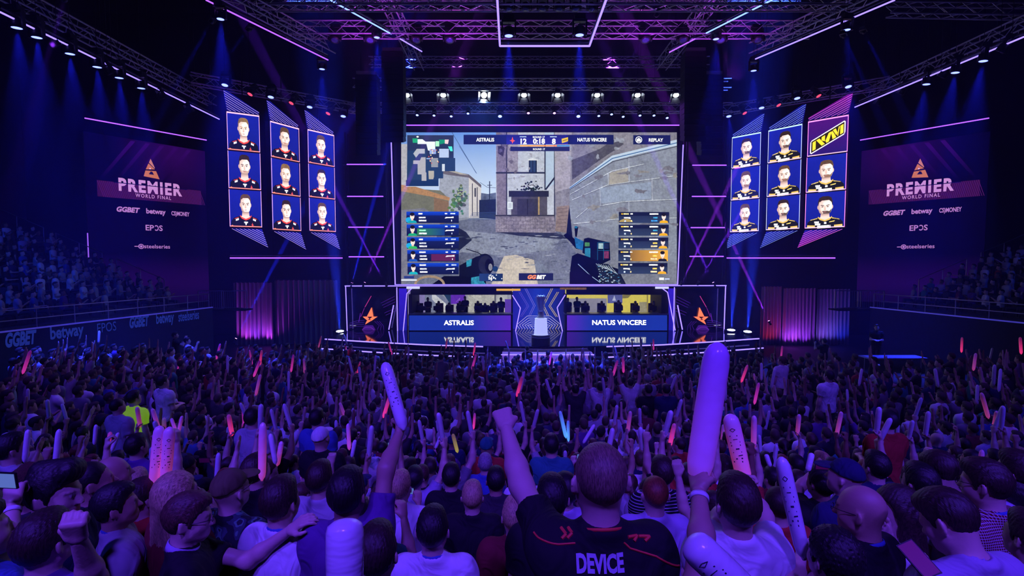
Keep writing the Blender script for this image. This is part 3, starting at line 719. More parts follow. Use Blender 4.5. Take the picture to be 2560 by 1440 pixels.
for q in range(60):
    x, y = RNG.uniform(1395, 1690), RNG.uniform(335, 640)
    rail = 470 - (x - 1424) * .76 if x < 1530 else 394 - (x - 1530) * .23
    if y < 600 - (1692 - x) * .1 and abs(y - rail - 4) > 24: G.blot(x, y, RNG.uniform(4, 20), RNG.uniform(3, 9), L_(('7c7a88', '9a9eae', '747280', '94908e')[RNG.integers(4)]), .5)
for q in range(34): G.blot(RNG.uniform(1272, 1360), RNG.choice([RNG.uniform(345, 425), RNG.uniform(440, 470)]), RNG.uniform(2, 9), RNG.uniform(1, 5), L_(('a9adbe', 'cfd4e0', '9b98a6')[RNG.integers(3)]), .5)
for q in range(20): G.blot(RNG.uniform(1244, 1292), RNG.uniform(340, 430), RNG.uniform(2, 8), RNG.uniform(3, 9), L_(('6a6272', 'a09aa8')[RNG.integers(2)]), .5)
for q in range(120): x, y = RNG.uniform(1110, 1450), RNG.uniform(585, 700); G.blot(x, y, RNG.uniform(3, 14), RNG.uniform(.8, 2.4), L_(('545a70', '868ca0', '484e64', '9a9daf')[RNG.integers(4)]), .5)
for r_ in range(4):
    for q in range(12): x = 1242 + q * 12 + (r_ % 2) * 6; G.line([(x, 543 + r_ * 9.5), (x, 552 + r_ * 9.5)], .8, L_('5c5664')); 
    G.line([(1240, 543 + r_ * 9.5), (1387, 543 + r_ * 9.5)], .8, L_('5c5664'))
# leaning board
G.poly([(1392, 517), (1423, 513), (1416, 582), (1388, 578)], L_('8f7c74'), .5); G.poly([(1423, 513), (1432, 600), (1412, 596), (1416, 582)], L_('121830'), .3)
for k in range(6): G.line([(1394 - k * .4, 523 + k * 9), (1420 - k, 520 + k * 9)], .8, L_('4a3c3a'))
# player's rifle on the right
nv, tl = L_('06081c'), L_('1b6f9c')
G.poly([(1408, 588), (1418, 582), (1440, 600), (1462, 612), (1460, 625), (1440, 622), (1425, 604)], nv, .3); G.poly([(1436, 567), (1446, 567), (1442, 592), (1438, 592)], nv); G.ell(1440, 568, 4, 3, tl)
G.poly([(1436, 592), (1460, 604), (1462, 628), (1440, 620)], L_('1d63a0'), .7)
G.poly([(1460, 597), (1470, 594), (1524, 606), (1526, 650), (1505, 660), (1456, 632)], L_('080c22'), .4)
for x0, y0, x1, y1, c in ((1496, 608, 1508, 622, 'a8c8d0'), (1510, 608, 1522, 622, '1c2a50'), (1480, 628, 1494, 650, '0a1430'), (1496, 628, 1508, 648, '0a1430'), (1510, 628, 1522, 646, '8f3c66'), (1462, 606, 1474, 616, '4c8a52'), (1462, 620, 1476, 644, '2c7fa2')): G.rect(x0, y0, x1, y1, L_(c), .5)
for q in ((1495, 606, 1524, 606), (1495, 626, 1524, 626), (1494, 606, 1494, 650), (1509, 606, 1509, 650)): G.line([q[:2], q[2:]], 1, tl)
G.poly([(1430, 640), (1444, 633), (1480, 645), (1508, 660), (1545, 672), (1565, 711), (1424, 711), (1426, 670)], nv, .4)
G.poly([(1488, 658), (1520, 660), (1545, 680), (1563, 711), (1500, 711), (1500, 690)], L_('1a2230'), .5)
for q in range(90):
    x, y = RNG.uniform(1496, 1556), RNG.uniform(662, 709)
    if y > 660 + (x - 1496) * .5: G.ell(x, y, RNG.uniform(1, 3.2), RNG.uniform(.5, 1.1), L_('c8d8e6') if RNG.random() < .7 else L_('2f86b8'), 0, n=6)
for q in range(7): G.line([(1490 + q * 6, 659 + q), (1498 + q * 7, 666 + q * 2.6), (1520 + q * 4, 668 + q * 3)], 1, L_('b9c6d4'))
G.line([(1445, 660), (1475, 688), (1500, 706)], 1.6, L_('9fb6d8')); G.poly([(1424, 711), (1424, 680), (1450, 672), (1480, 690), (1486, 711)], L_('100a2c'), .4)
# team mate's scope on the left
G.poly([(1148, 664), (1190, 642), (1204, 638), (1210, 690), (1180, 705), (1148, 711)], L_('0b1024'), .3); G.ell(1212, 662, 23, 28, L_('0e1326'), .2); G.ell(1214, 662, 18, 23, L_('232636'), .3); G.ell(1222, 664, 10, 17, L_('0a0c18')); G.ell(1226, 668, 5, 9, L_('8f8f9a'), .4)
G.ell(1238, 672, 7, 7, L_('1c3c6c')); G.poly([(1166, 652), (1180, 647), (1178, 664), (1166, 668)], L_('2f8fae'), .6); G.line([(1165, 622), (1196, 632), (1208, 640)], 2, nv)
G.poly([(1148, 690), (1215, 696), (1215, 711), (1080, 711), (1110, 690)], L_('070a1e'), .4); G.poly([(1178, 694), (1200, 690), (1215, 711), (1178, 711)], L_('2f8aa8'), .8)
for a0 in range(8): G.line([(1038 + 72 * (1 - math.cos(math.pi * a0 / 8)) / 2, 711 - 20 * math.sin(math.pi * a0 / 8)), (1038 + 72 * (1 - math.cos(math.pi * (a0 + 1) / 8)) / 2, 711 - 20 * math.sin(math.pi * (a0 + 1) / 8))], 6, L_('a98f74'), .3)
G.rect(1003, 698, 1042, 702, L_('e8ecff')); G.rect(1010, 690, 1035, 696, L_('2a3c8a'))
G_PIC = picture('game picture', 1.0, 1.6, 8)
gp = G.build('picture', G_PIC, ms, label='stone alley seen past a dark rifle')
# overlays of the broadcast
O = Paint(flat(DS - .2, .00016))
wh = (1, 1, 1)
# small map
for pts, c in (([(1018, 338), (1134, 338), (1134, 376), (1018, 376)], '2a3350'), ([(1018, 355), (1046, 355), (1046, 362), (1095, 362), (1095, 350), (1134, 350), (1134, 395), (1018, 395)], '233052'), ([(1018, 376), (1066, 376), (1066, 398), (1080, 398), (1080, 395), (1138, 395), (1138, 428), (1108, 428), (1108, 446), (1097, 446), (1097, 465), (1017, 465)], '213a60'), ([(1015, 450), (1097, 450), (1097, 466), (1015, 466)], '16305a')): O.poly(pts, L_(c), .15)
for pts, c in (([(1044, 348), (1056, 348), (1064, 354), (1088, 354), (1088, 376), (1080, 378), (1070, 376), (1066, 360), (1044, 360)], 'dfe6f4'), ([(1031, 346), (1044, 346), (1044, 357), (1032, 357)], '1f9f70'), ([(1097, 349), (1112, 349), (1112, 358), (1100, 361)], '0f8a66'), ([(1112, 349), (1122, 349), (1120, 360), (1112, 359)], 'f0c4cc'), ([(1120, 366), (1130, 366), (1132, 378), (1126, 378)], '4ee0d0'), ([(1089, 353), (1098, 353), (1098, 366), (1089, 366)], 'a8ecc0'),
               ([(1098, 372), (1122, 372), (1122, 394), (1098, 394)], 'aebde0'), ([(1042, 372), (1062, 372), (1062, 384), (1048, 384), (1040, 394), (1033, 384)], 'a8adb8'), ([(1053, 393), (1064, 393), (1064, 430), (1066, 432), (1066, 452), (1054, 452), (1054, 436), (1044, 436), (1044, 410), (1033, 410), (1033, 401), (1050, 401)], 'a6a4ae'), ([(1078, 395), (1095, 395), (1095, 418), (1078, 418)], '8a8e9a'), ([(1071, 427), (1085, 427), (1085, 442), (1083, 448), (1072, 448)], 'a8a29c'), ([(1105, 410), (1112, 410), (1112, 428), (1105, 428)], 'c0c8d6'), ([(1074, 373), (1090, 373), (1090, 385), (1074, 385)], '8ea4d8')): O.poly(pts, L_(c), .12)
for q in range(16): O.rect(x := 1069 + RNG.uniform(0, 26), y := RNG.uniform(370, 408), x + 2.5, y + 3, L_('c85a48') if q % 2 else L_('ffe0b0'))
O.ell(1044, 342, 3, 2, wh); O.line([(1015, 466), (1097, 466), (1097, 447)], 1, L_('c8d4e8'))
# score bar
nb = L_('161d52')
O.rect(1159, 337, 1534, 361, nb, .05); O.rect(1266, 337, 1420, 361, L_('1b1c70'), .05, L_('2a2a98')); O.rect(1583, 338, 1676, 361, nb, .05); O.rect(1276, 367, 1424, 378, L_('20245a'))
O.rect(1270, 363, 1300, 366, L_('9a8f90')); O.rect(1300, 363, 1392, 366, L_('ffa63a'), 0, L_('ff7a4a'), True); O.rect(1392, 363, 1424, 366, L_('2b7fd0'))
O.text('ASTRALIS', 1213, 353.5, 8.6, wh, width=45, bold=.03); O.text('NATUS VINCERE', 1480, 353.5, 8.4, wh, width=73, bold=.03)
O.text('12', 1309, 359.5, 12.5, wh, bold=.04); O.text('0:18', 1347.5, 359, 12, wh, width=30, bold=.04); O.text('8', 1384.5, 359.5, 12.5, wh, bold=.04); O.text('ROUND 17', 1347, 345, 4.4, wh, width=30, bold=.03); O.text('ROUND 17', 1347.5, 375, 4.2, wh, width=30, bold=.03)
O.poly([(1281, 342), (1283.5, 350), (1288, 352), (1283.5, 354), (1280.5, 359), (1279.5, 354), (1274, 351), (1279, 350)], L_('ff5a48')); O.poly([(1404, 347), (1420, 343), (1420, 353), (1405, 358)], L_('e2b83a')); O.line([(1407, 352), (1418, 349)], 1.5, L_('4a3a20'))
for x, c in ((1308, 'bcd0ff'), (1384, 'bcd0ff')): O.rect(x - 9, 341, x + 8, 343, L_(c), .5)
O.ell(1597, 349.5, 8.5, 8.5, wh); O.ell(1597, 349.5, 6.8, 6.8, nb); O.poly([(1592, 354), (1592, 348), (1597, 344.5), (1602, 348), (1602, 354)], wh); O.text('REPLAY', 1640, 354, 8, wh, width=36, bold=.03)
# player cards
def face2(cx, y0, h, shirt, hair='15100e', k=1.):
    """small head and shoulders picture, y0 top of the card, h its height"""
    O.poly([(cx - .42 * h, y0 + h), (cx - .36 * h, y0 + .83 * h), (cx - .12 * h, y0 + .74 * h), (cx + .12 * h, y0 + .74 * h), (cx + .36 * h, y0 + .83 * h), (cx + .42 * h, y0 + h)], L_(shirt))
    O.rect(cx - .10 * h, y0 + .58 * h, cx + .10 * h, y0 + .78 * h, L_('d8b4a8')); O.ell(cx, y0 + .40 * h, .20 * h, .27 * h, L_('f4ddd6'), n=14); O.ell(cx, y0 + .20 * h, .215 * h, .16 * h, L_(hair), n=14)
    for s_ in (-1, 1): O.rect(cx + s_ * .08 * h - .04 * h, y0 + .36 * h, cx + s_ * .08 * h + .04 * h, y0 + .40 * h, L_('3a2622'))
    O.rect(cx - .05 * h, y0 + .54 * h, cx + .05 * h, y0 + .57 * h, L_('a8685c'))
for i in range(5):
    x0 = 1016 + i * .7; x1 = 1147; y0 = 529 + i * 32.1
    O.rect(x0, y0, x1, y0 + 28.5, L_('13205e'), .1, L_('0c1440')); O.rect(x0, y0, x1, y0 + 9.5, L_('0f42c4'), .05, L_('0b2a9a'))
    if i == 1: O.rect(x0 + 26, y0 + 10, x0 + 95, y0 + 27, L_('2f7a48'), .1, L_('163a80'), True)
    if i == 3: O.rect(x0 + 60, y0 + 10, x0 + 120, y0 + 27, L_('5a2050'), .1)
    if i in (0, 2): O.ell(x0 + 6, y0 + 21, 8, 7, L_('1f9fd8'))
    face2(x0 + 14.5, y0 + 1, 27.5, ('0f9aa8', '19a070', '2fae5a', '1f4fae', '18a8b8')[i])
    for xx, yy, ww, hh, c in ((30, 3.5, 10 + 6 * (i > 2), 3.6, 'ffffff'), (96, 3.5, 6, 3, 'e8e8ff'), (110, 3.5, 12, 3, 'cfe0ff'), (31, 13, 17, 3.6, 'd8dcf0' if i != 1 else '8fe0c0'), (31, 20.5, 19, 4, 'e4e4f4'), (98, 13.5, 20, 2.6, 'ffffff'), (112, 20.5, 2, 4, 'dfe6ff')): O.rect(x0 + xx, y0 + yy, x0 + xx + ww, y0 + yy + hh, L_(c), .9)
    O.line([(x0 + 96, y0 + 16.5), (x0 + 118, y0 + 13)], 1.6, wh)
    x1 = 1673 - i * 1.1; x0 = 1547 - i * .4; y0 = 530 + i * 31.8
    O.rect(x0, y0, x1, y0 + 27.5, L_('1c2440'), .1, L_('2c3a5c')); O.rect(x0, y0, x1, y0 + 9.5, L_('12193a'), .05)
    if i == 3: O.rect(x0 + 30, y0, x1, y0 + 27.5, L_('8a6230'), .05, L_('e8a838'), True)
    if i == 0: O.ell(x0 + 18, y0 + 25, 17, 8, L_('a89058'), .1, a1=-180)
    face2(x1 - 13.5, y0 + 1, 26.5, 'f0a818' if i != 3 else '15161e')
    for xx, yy, ww, hh, c in ((6, 3.2, 5, 3.2, 'f0b828'), (12, 3.2, 13, 3.2, 'e8d898'), (29, 3.2, 6, 3.2, 'ffffff'), (77, 3.2, 22, 3.6, 'f4f4f4'), (13, 13, 16, 3, 'ffffff'), (14, 20.5, 4, 4, 'cfe0ff'), (30, 20.5, 3, 4, 'ffe0a0'), (86, 12.5, 11, 3.6, '3f9fd0' if i < 2 else 'ffd060'), (81, 20, 16, 4, '3f8fd8' if i == 0 else 'ffe0b0')): O.rect(x0 + xx, y0 + yy, x0 + xx + ww, y0 + yy + hh, L_(c), .9)
    O.line([(x0 + 13, y0 + 13.5), (x0 + 30, y0 + 16.5)], 1.6, wh)
O.rect(1198, 684, 1257, 703, L_('20386e'), .1, L_('142a52'), True)
for q in range(24): O.ell(RNG.normal(1230, 6), RNG.normal(694, 4), 1.6, 1.4, wh, 0, n=6)
O.rect(1297, 683, 1383, 701, L_('1a1e4a'), .05); O.text('GG', 1330, 697, 9, L_('ff8a5a'), width=22, bold=.06, shear=.25); O.text('BET', 1353, 697, 9, wh, width=24, bold=.05, shear=.25)
O.rect(1648, 694, 1660, 700, L_('eef2ff')); O.rect(1662, 696, 1674, 699, L_('c0ccff'))
sub(O.build('score_overlay', picture('overlay picture', 1.3, 6), ms, label='team names, score, small map and player cards'), gp)
for nm, a, b, m_ in (('top_light', (1016, 313), (1698, 313), NEON_P), ('side_light', (978, 352), (988, 712), NEON), ('side_light', (1708, 362), (1694, 712), NEON), ('bottom_light', (988, 712), (1694, 712), NEON)):
    W(MB().tube(P(*a, DS - .36), P(*b, DS - .36), .035), nm, m_, ms)
# ------------------------------------------------------------------ stage set below the screen
DW = 32.5
SET_PIC = picture('set picture', 1.0, 2.0)
def fbox(name, x0, y0, x1, y1, d, depth, mat, parent, **t):
    """box whose front face covers that part of the view at distance d"""
    a, b = P(x0, y1, d), P(x1, y0, d)
    return W(MB().box(((a.x + b.x) / 2, d + depth / 2, (a.z + b.z) / 2), (abs(b.x - a.x), depth, abs(b.z - a.z))), name, mat, parent, **t)
def tubes(pts, d, name, mat, parent, r=.03):
    for a, b in zip(pts, pts[1:]): W(MB().tube(P(*a, d), P(*b, d), r, n=6), name, mat, parent)
# header beam with its long light
hd = thing('set_header', 'long black header under the giant screen with a violet light line', 'header', tuple(P(1340, 717, DW)))
fbox('beam', 862, 713, 1816, 721, DW, .5, M_blk, hd)
tubes([(862, 715), (1816, 714)], DW - .05, 'light_line', NEON, hd)
for x in (1016, 1640): fbox('lamp', x, 717, x + 32, 722, DW - .3, .2, emission('pale lamp', (.6, .6, 1), 1.2), hd)
fbox('gold_marking', 1241, 722, 1301, 727, DW - .12, .05, principled('gold letters', (.5, .32, .05), .4, emit=(1, .5, .06), es=.8, noise=.6, nscale=30.), hd); fbox('gold_marking', 1400, 719, 1466, 724, DW - .12, .05, principled('dark gold trim', (.2, .12, .03), .4, emit=(1, .5, .1), es=.15, noise=.8, nscale=12.), hd)
def logo_bay(sd):
    nm = 'left' if sd < 0 else 'right'
    X = lambda x: x if sd < 0 else 2673 - x + 5
    t = thing('logo_bay', 'dark mirrored bay with orange star emblem %s' % ('beside the booth with stone backdrop' if sd < 0 else 'beside the booth with yellow backdrop'), 'stage set bay', tuple(P(X(928), 828, DW + .5)), group='star emblem bays')
    fbox('back_panel', min(X(868), X(990)), 718, max(X(868), X(990)), 829, DW + .6, .1, principled('smoked mirror', (.006, .006, .016), .08, spec=.9), t)
    tubes([(X(864), 715), (X(868), 828)], DW, 'frame_light', NEON, t)
    tubes([(X(992), 718), (X(994), 828)], DW, 'frame_light', NEON, t)
    tubes([(X(984), 763), (X(972), 824)], DW + .2, 'slanted_light', NEON, t, .035)
    pa = Paint(flat(DW + .55)); vi = (.16, .02, .55); pk = (.75, .05, .35)
    pa.line([(X(928), 740), (X(912), 768)], 1.1, pk); pa.line([(X(911), 770), (X(902), 792)], .9, (.3, .02, .35)); pa.line([(X(901), 783), (X(897), 805)], 1.1, vi)
    for k in range(5): pa.line([(X(952 + k * 3), 758 + k * 5.5 + (k > 2) * 8), (X(986 + k), 741 + k * 7 + (k > 2) * 8)], .8, (.07, .012, .3))
    for k in range(4): pa.line([(X(874 - k), 808 + k * 4), (X(892), 802 + k * 4.5), (X(910), 801 + k * 5)], .8, (.06, .015, .3))
    pa.poly([(X(904), 826), (X(912), 813), (X(932), 813), (X(940), 826)], (.05, .008, .2)); pa.line([(X(905), 825), (X(914), 818), (X(926), 818), (X(936), 825)], .8, (.2, .03, .45))
    for k in range(3): pa.line([(X(936 + k * 6), 803), (X(948 + k * 5), 814), (X(942 + k * 9), 826)], .7, (.07, .012, .33))
    pa.build('line_art', SET_PIC, t)
    em = MB(); o_ = lambda pts: em.prism([P(X(x), y, DW + .45) for x, y in pts], (0, .08, 0))
    o_([(928.5, 769), (932.5, 791.5), (917, 791.5)]); o_([(907, 792), (916.5, 792), (922, 796.5), (918, 801)]); o_([(931, 792), (942.5, 792), (927.5, 802.5), (925, 797)]); o_([(922, 799.5), (926.5, 802.5), (913, 811), (917, 802)])
    W(em, 'star_emblem', emission('orange emblem', (1, .17, .07), 1.5), t)
    return t
logo_bay(-1); logo_bay(1)
def pillar_panel(x0, x1, label):
    t = thing('glowing_column', label, 'panel', tuple(P((x0 + x1) / 2, 828, DW)), group='blue lit panels of the stage set')
    fbox('case', x0, 719, x1, 829, DW + .35, .15, M_blk, t)
    Paint(flat(DW + .33)).rect(x0 + 1, 719, x1 - 1, 829, (.035, .012, .62), .1, (.012, .01, .35)).build('lit_face', SET_PIC, t)
pillar_panel(996, 1018, 'bright blue lit panel between orange star and stone backdrop booth'); pillar_panel(1668, 1689, 'bright blue lit panel between yellow backdrop booth and orange star')
M_glass = principled('dark glass', (.02, .02, .03), .05, spec=.8)
def booth(sd):
    L = sd < 0
    x0, x1 = (1022, 1282) if L else (1413, 1672)
    w0, w1 = (1030, 1278) if L else (1417, 1653)
    t = thing('player_booth', 'player booth with %s backdrop and blue name board' % ('grey stone' if L else 'yellow'), 'booth', tuple(P((x0 + x1) / 2, 829, DW)), group='player booths')
    fbox('fascia', x0 + 4, 721, x1 - 2, 737, DW, .4, M_blk, t)
    fbox('counter', x0, 785, x1, 829, DW, .6, M_blk, t)
    fbox('side_wall', x0, 736, w0, 786, DW, 2.6, M_dark, t); fbox('side_wall', w1, 736, x1, 786, DW, 2.6, M_dark, t)
    fbox('counter_top', x0 - 1, 784.2, x1 + 1, 786.5, DW - .12, .9, M_steel, t)
    bd = P(w0 - 25, 735, 35.3), P(w1 + 25, 835, 35.3)
    pa = Paint(flat(35.3))
    if L:
        pa.rect(1000, 700, 1300, 830, (.30, .30, .36), .35)
        pa.rect(1000, 700, 1062, 830, (.22, .18, .42), .2); pa.poly([(1062, 700), (1126, 755), (1126, 830), (1062, 830)], (.17, .19, .30), .4); pa.poly([(1080, 730), (1128, 770), (1128, 800), (1080, 748)], (.55, .56, .62), .4); pa.poly([(1085, 700), (1128, 700), (1128, 764)], (.015, .04, .10), .2)
        pa.rect(1127, 700, 1163, 760, (.11, .025, .42), .25); pa.line([(1140, 755), (1150, 745), (1146, 757)], 1, (.3, .15, .6)); pa.rect(1170, 700, 1238, 830, (.42, .41, .38), .5); pa.rect(1236, 700, 1240, 830, (.10, .10, .12)); pa.rect(1240, 700, 1268, 830, (.42, .42, .42), .3); pa.rect(1262, 748, 1300, 830, (.10, .04, .38), .15)
    else:
        ye = (.62, .52, .085)
        pa.rect(1390, 700, 1700, 830, ye, .12); pa.rect(1390, 746, 1517, 830, (.24, .23, .30), .15, (.17, .16, .22)); pa.rect(1519, 700, 1556, 758, (.09, .10, .30), .3); pa.poly([(1530, 752), (1536, 738), (1540, 752)], (.4, .42, .6), .3)
        pa.rect(1598, 755, 1620, 830, (.30, .27, .18), .4); pa.rect(1617, 700, 1620, 830, (.25, .2, .06)); pa.poly([(1556, 738), (1580, 735), (1570, 745), (1556, 746)], (.2, .17, .05), .3)
    pa.build('backdrop', picture('booth backdrop', 1.0, 3.0), t)
    fbox('booth_floor', w0, 829, w1, 830, DW, 2.9, M_dark, t); fbox('booth_roof', x0, 719, x1, 721, DW, 2.9, M_dark, t)
    s0, s1, y0 = (1023, 1277, 788.5) if L else (1417.5, 1668, 788)
    b1, p1 = (.010, .035, .40), (.10, .020, .55)
    sg = Paint(flat(DW - .12))
    N = 12
    for i in range(N):
        f = lambda j: (max(0, (j / N - .6) / .4) if L else max(0, (.22 - j / N) / .22))
        c = lambda j: tuple(a + (b - a) * min(1, f(j)) for a, b in zip(b1, p1))
        xa, xb = s0 + (s1 - s0) * i / N, s0 + (s1 - s0) * (i + 1) / N
        sg.layer = 1; sg.poly([(xa, y0), (xb, y0), (xb, 826), (xa, 826)], b1, .06, [c(i), c(i + 1), c(i + 1), c(i)])
    fbox('board_case', s0 - 2, y0 - 1.5, s1 + 2, 829, DW - .1, .2, M_blk, t)
    bo = sg.build('name_board', SET_PIC, t)
    tx = Paint(flat(DW - .16))
    tx.text('ASTRALIS' if L else 'NATUS VINCERE', 1147 if L else 1548, 812.5 if L else 812, 11.5, (1.6, 1.6, 1.7), width=75 if L else 135, bold=.028)
    sub(tx.build('lettering', SET_PIC, t, label='white name lettering'), bo)
    if L:
        tubes([(1032, 718), (1017, 734), (1008, 828)], DW - .1, 'edge_light', NEON, t); tubes([(1281, 738), (1301, 770), (1289, 828)], DW - .1, 'edge_light', NEON, t)
    else:
        tubes([(1413, 737), (1393, 769), (1406, 828)], DW - .1, 'edge_light', NEON, t); tubes([(1652, 718), (1669, 731), (1680, 787), (1688, 826)], DW - .1, 'edge_light', NEON, t)
    # desks with monitors
    for k, x in enumerate((1055, 1093, 1123, 1151, 1196, 1228) if L else (1465, 1506, 1548, 1590, 1633)):
        m = thing('monitor', 'black monitor in the booth with %s, %s from its left end' % ('stone backdrop' if L else 'yellow backdrop', ('first', 'second', 'third', 'fourth', 'fifth', 'sixth')[k]), 'monitor', tuple(P(x, 784, 33.3)), group='player monitors')
        fbox('screen', x - 9.5, 765, x + 9.5, 776, 33.3, .06, M_blk, m); fbox('stand', x - 2, 775, x + 2, 785, 33.36, .06, M_blk, m)
    dk = thing('desk', 'long dark player desk inside the booth with %s backdrop' % ('stone' if L else 'yellow'), 'desk', tuple(P((w0 + w1) / 2, 829, 33.5)), group='player desks')
    fbox('desk_top', w0 + 3, 784, w1 - 3, 785.5, 33.0, .8, M_blk, dk); fbox('leg', w0 + 6, 785, w0 + 9, 829, 33.2, .4, M_blk, dk); fbox('leg', w1 - 9, 785, w1 - 6, 829, 33.2, .4, M_blk, dk)
booth(-1); booth(1)
# centre wall with the line art
cw = thing('centre_wall', 'blue hexagon shaped wall with glowing contour lines behind the cup', 'stage set wall', tuple(P(1347, 829, DW + 1)))
fbox('panel_case', 1282, 719, 1413, 830, DW + 1.02, .15, M_blk, cw)
ca = Paint(flat(DW + 1.0))
ca.poly([(1282, 719), (1347, 719), (1413, 719), (1413, 829), (1347, 829), (1282, 829)], 0, .1, [(.010, .012, .30), (.01, .035, .42), (.008, .008, .16), (.01, .01, .12), (.02, .05, .5), (.02, .015, .4)])
wl, ye = (.72, .62, 1.0), (1.0, .72, .16)
for k, (c, m_) in enumerate(((wl, 1), (ye, -1))):
    X = lambda x: x if m_ > 0 else 2694 - x
    for a in (0, 4): ca.line([(X(1311 + a), 719), (X(1334 + a), 764), (X(1322 + a), 789)], .8, c if m_ < 0 else (.25, .2, .8))
    for a in (0, 4): ca.line([(X(1297 + a), 730), (X(1318 + a), 765), (X(1300 + a), 792)], .8, c if m_ < 0 else (.14, .10, .7))
for k in range(6):
    ca.line([(1292 + k * 6.5, 812 - k * .5 + k), (1318 + k * 3, 790 + k * 5), (1376 - k * 3, 790 + k * 5), (1402 - k * 6.5, 812 + k * .5)], .8, wl); ca.line([(1292 + k * 7, 812 + k * .5), (1300 + k * 7, 824)], .8, wl); ca.line([(1402 - k * 7, 812 + k * .5), (1394 - k * 7, 824)], .8, ye if k % 2 else wl)
ca.build('line_art', SET_PIC, cw)
# cup on its pedestal
M_cup = principled('silver cup', (.85, .88, .95), .22, metal=.15)
M_ped = principled('frosted pedestal', (.85, .85, .92), .35, emit=(.45, .50, 1), es=.9)
tb = P(1352, 864, 27.2); bx, by = tb.x, 27.2
pl = thing('plinth', 'black round plinth under the lit white pedestal at centre stage', 'plinth', (bx, by, SZ))
MB().lathe([(.49, 0), (.49, .48), (.47, .5)], n=40).build('drum', M_blk, pl); MB().lathe([(.5, .40), (.5, .44)], n=40).build('band', M_steel, pl)
pd = thing('pedestal', 'glowing white tapered pedestal carrying the cup', 'pedestal', (bx, by, SZ + .5))
MB().lathe([(.385, 0), (.385, .05), (.36, .06), (.315, .86), (.33, .9)], n=40).build('body', M_ped, pd); MB().lathe([(.46, .0), (.46, .035)], n=40).build('foot_ring', M_steel, pd)
cp = thing('trophy', 'tall silver championship cup with crown top and two slim handles', 'trophy', (bx, by, SZ + 1.4))
MB().lathe([(.20, 0), (.21, .06), (.16, .14), (.17, .20), (.11, .27), (.115, .34)], n=28).build('base', M_cup, cp, True)
MB().lathe([(.10, .34), (.12, .44), (.18, .75), (.225, 1.08), (.235, 1.12), (.20, 1.10), (.15, .75), (.09, .42)], n=32).build('bowl', principled('clear cup glass', (.50, .64, .95), .1, metal=.2), cp, True)
m = MB().lathe([(.235, 1.1), (.25, 1.13), (.20, 1.17), (.12, 1.20), (.02, 1.21)], n=28)
for k in range(8): m.tube((.22 * math.cos(k * .785), .22 * math.sin(k * .785), 1.12), (.18 * math.cos(k * .785), .18 * math.sin(k * .785), 1.22), .03, .012)
m.build('crown', M_cup, cp, True)
for s_ in (1, -1): MB().path([(s_ * x, 0, z) for x, z in ((.16, .16), (.14, .4), (.20, .72), (.27, 1.0), (.29, 1.08), (.24, 1.1))], .014).build('handle', M_cup, cp, True)
# ------------------------------------------------------------------ light ladders beside the screen
for sd in (-1, 1):
    for k, (xa, xb, y) in enumerate(((867, 958, 411), (868, 958, 491), (871, 959, 568), (872, 960, 642)) if sd < 0 else ((1731, 1816, 413), (1730, 1815, 491), (1727, 1812, 569), (1724, 1809, 641))):
        t = thing('light_tube', '%s of four pink violet light tubes %s the giant screen' % (('topmost', 'second', 'third', 'lowest')[k], 'left of' if sd < 0 else 'right of'), 'light tube', tuple(P((xa + xb) / 2, y, 33.2)), group='light tubes beside the giant screen')
        W(MB().tube(P(xa, y, 33.2), P(xb, y, 33.2), .034), 'tube', NEON_P, t)
        W(MB().box(P((xa + xb) / 2, y, 33.36), (abs(P(xb, y, 33.2).x - P(xa, y, 33.2).x) + .5, .26, .08)), 'rail', M_blk, t)
    t = thing('ladder_tower', 'dark open truss tower carrying the light tubes %s the giant screen' % ('left of' if sd < 0 else 'right of'), 'truss tower', (0, 0, 0), group='towers beside the giant screen')
    for x in ((862, 965) if sd < 0 else (1720, 1822)):
        a = P(x, 330, 33.5); a.z = SZ; b = Vector((a.x, 33.5, 14))
        W(MB().tube(a, b, .06), 'upright', M_blk, t)
        z = []
        for i in range(20): z.append(Vector((a.x + (.25 if i % 2 else -.25) * 0, 33.5 + (.5 if i % 2 else 0), SZ + .6 * i)))
        W(MB().path(z, .025), 'lacing', M_blk, t); W(MB().tube(a + Vector((0, .5, 0)), b + Vector((0, .5, 0)), .06), 'upright', M_blk, t)
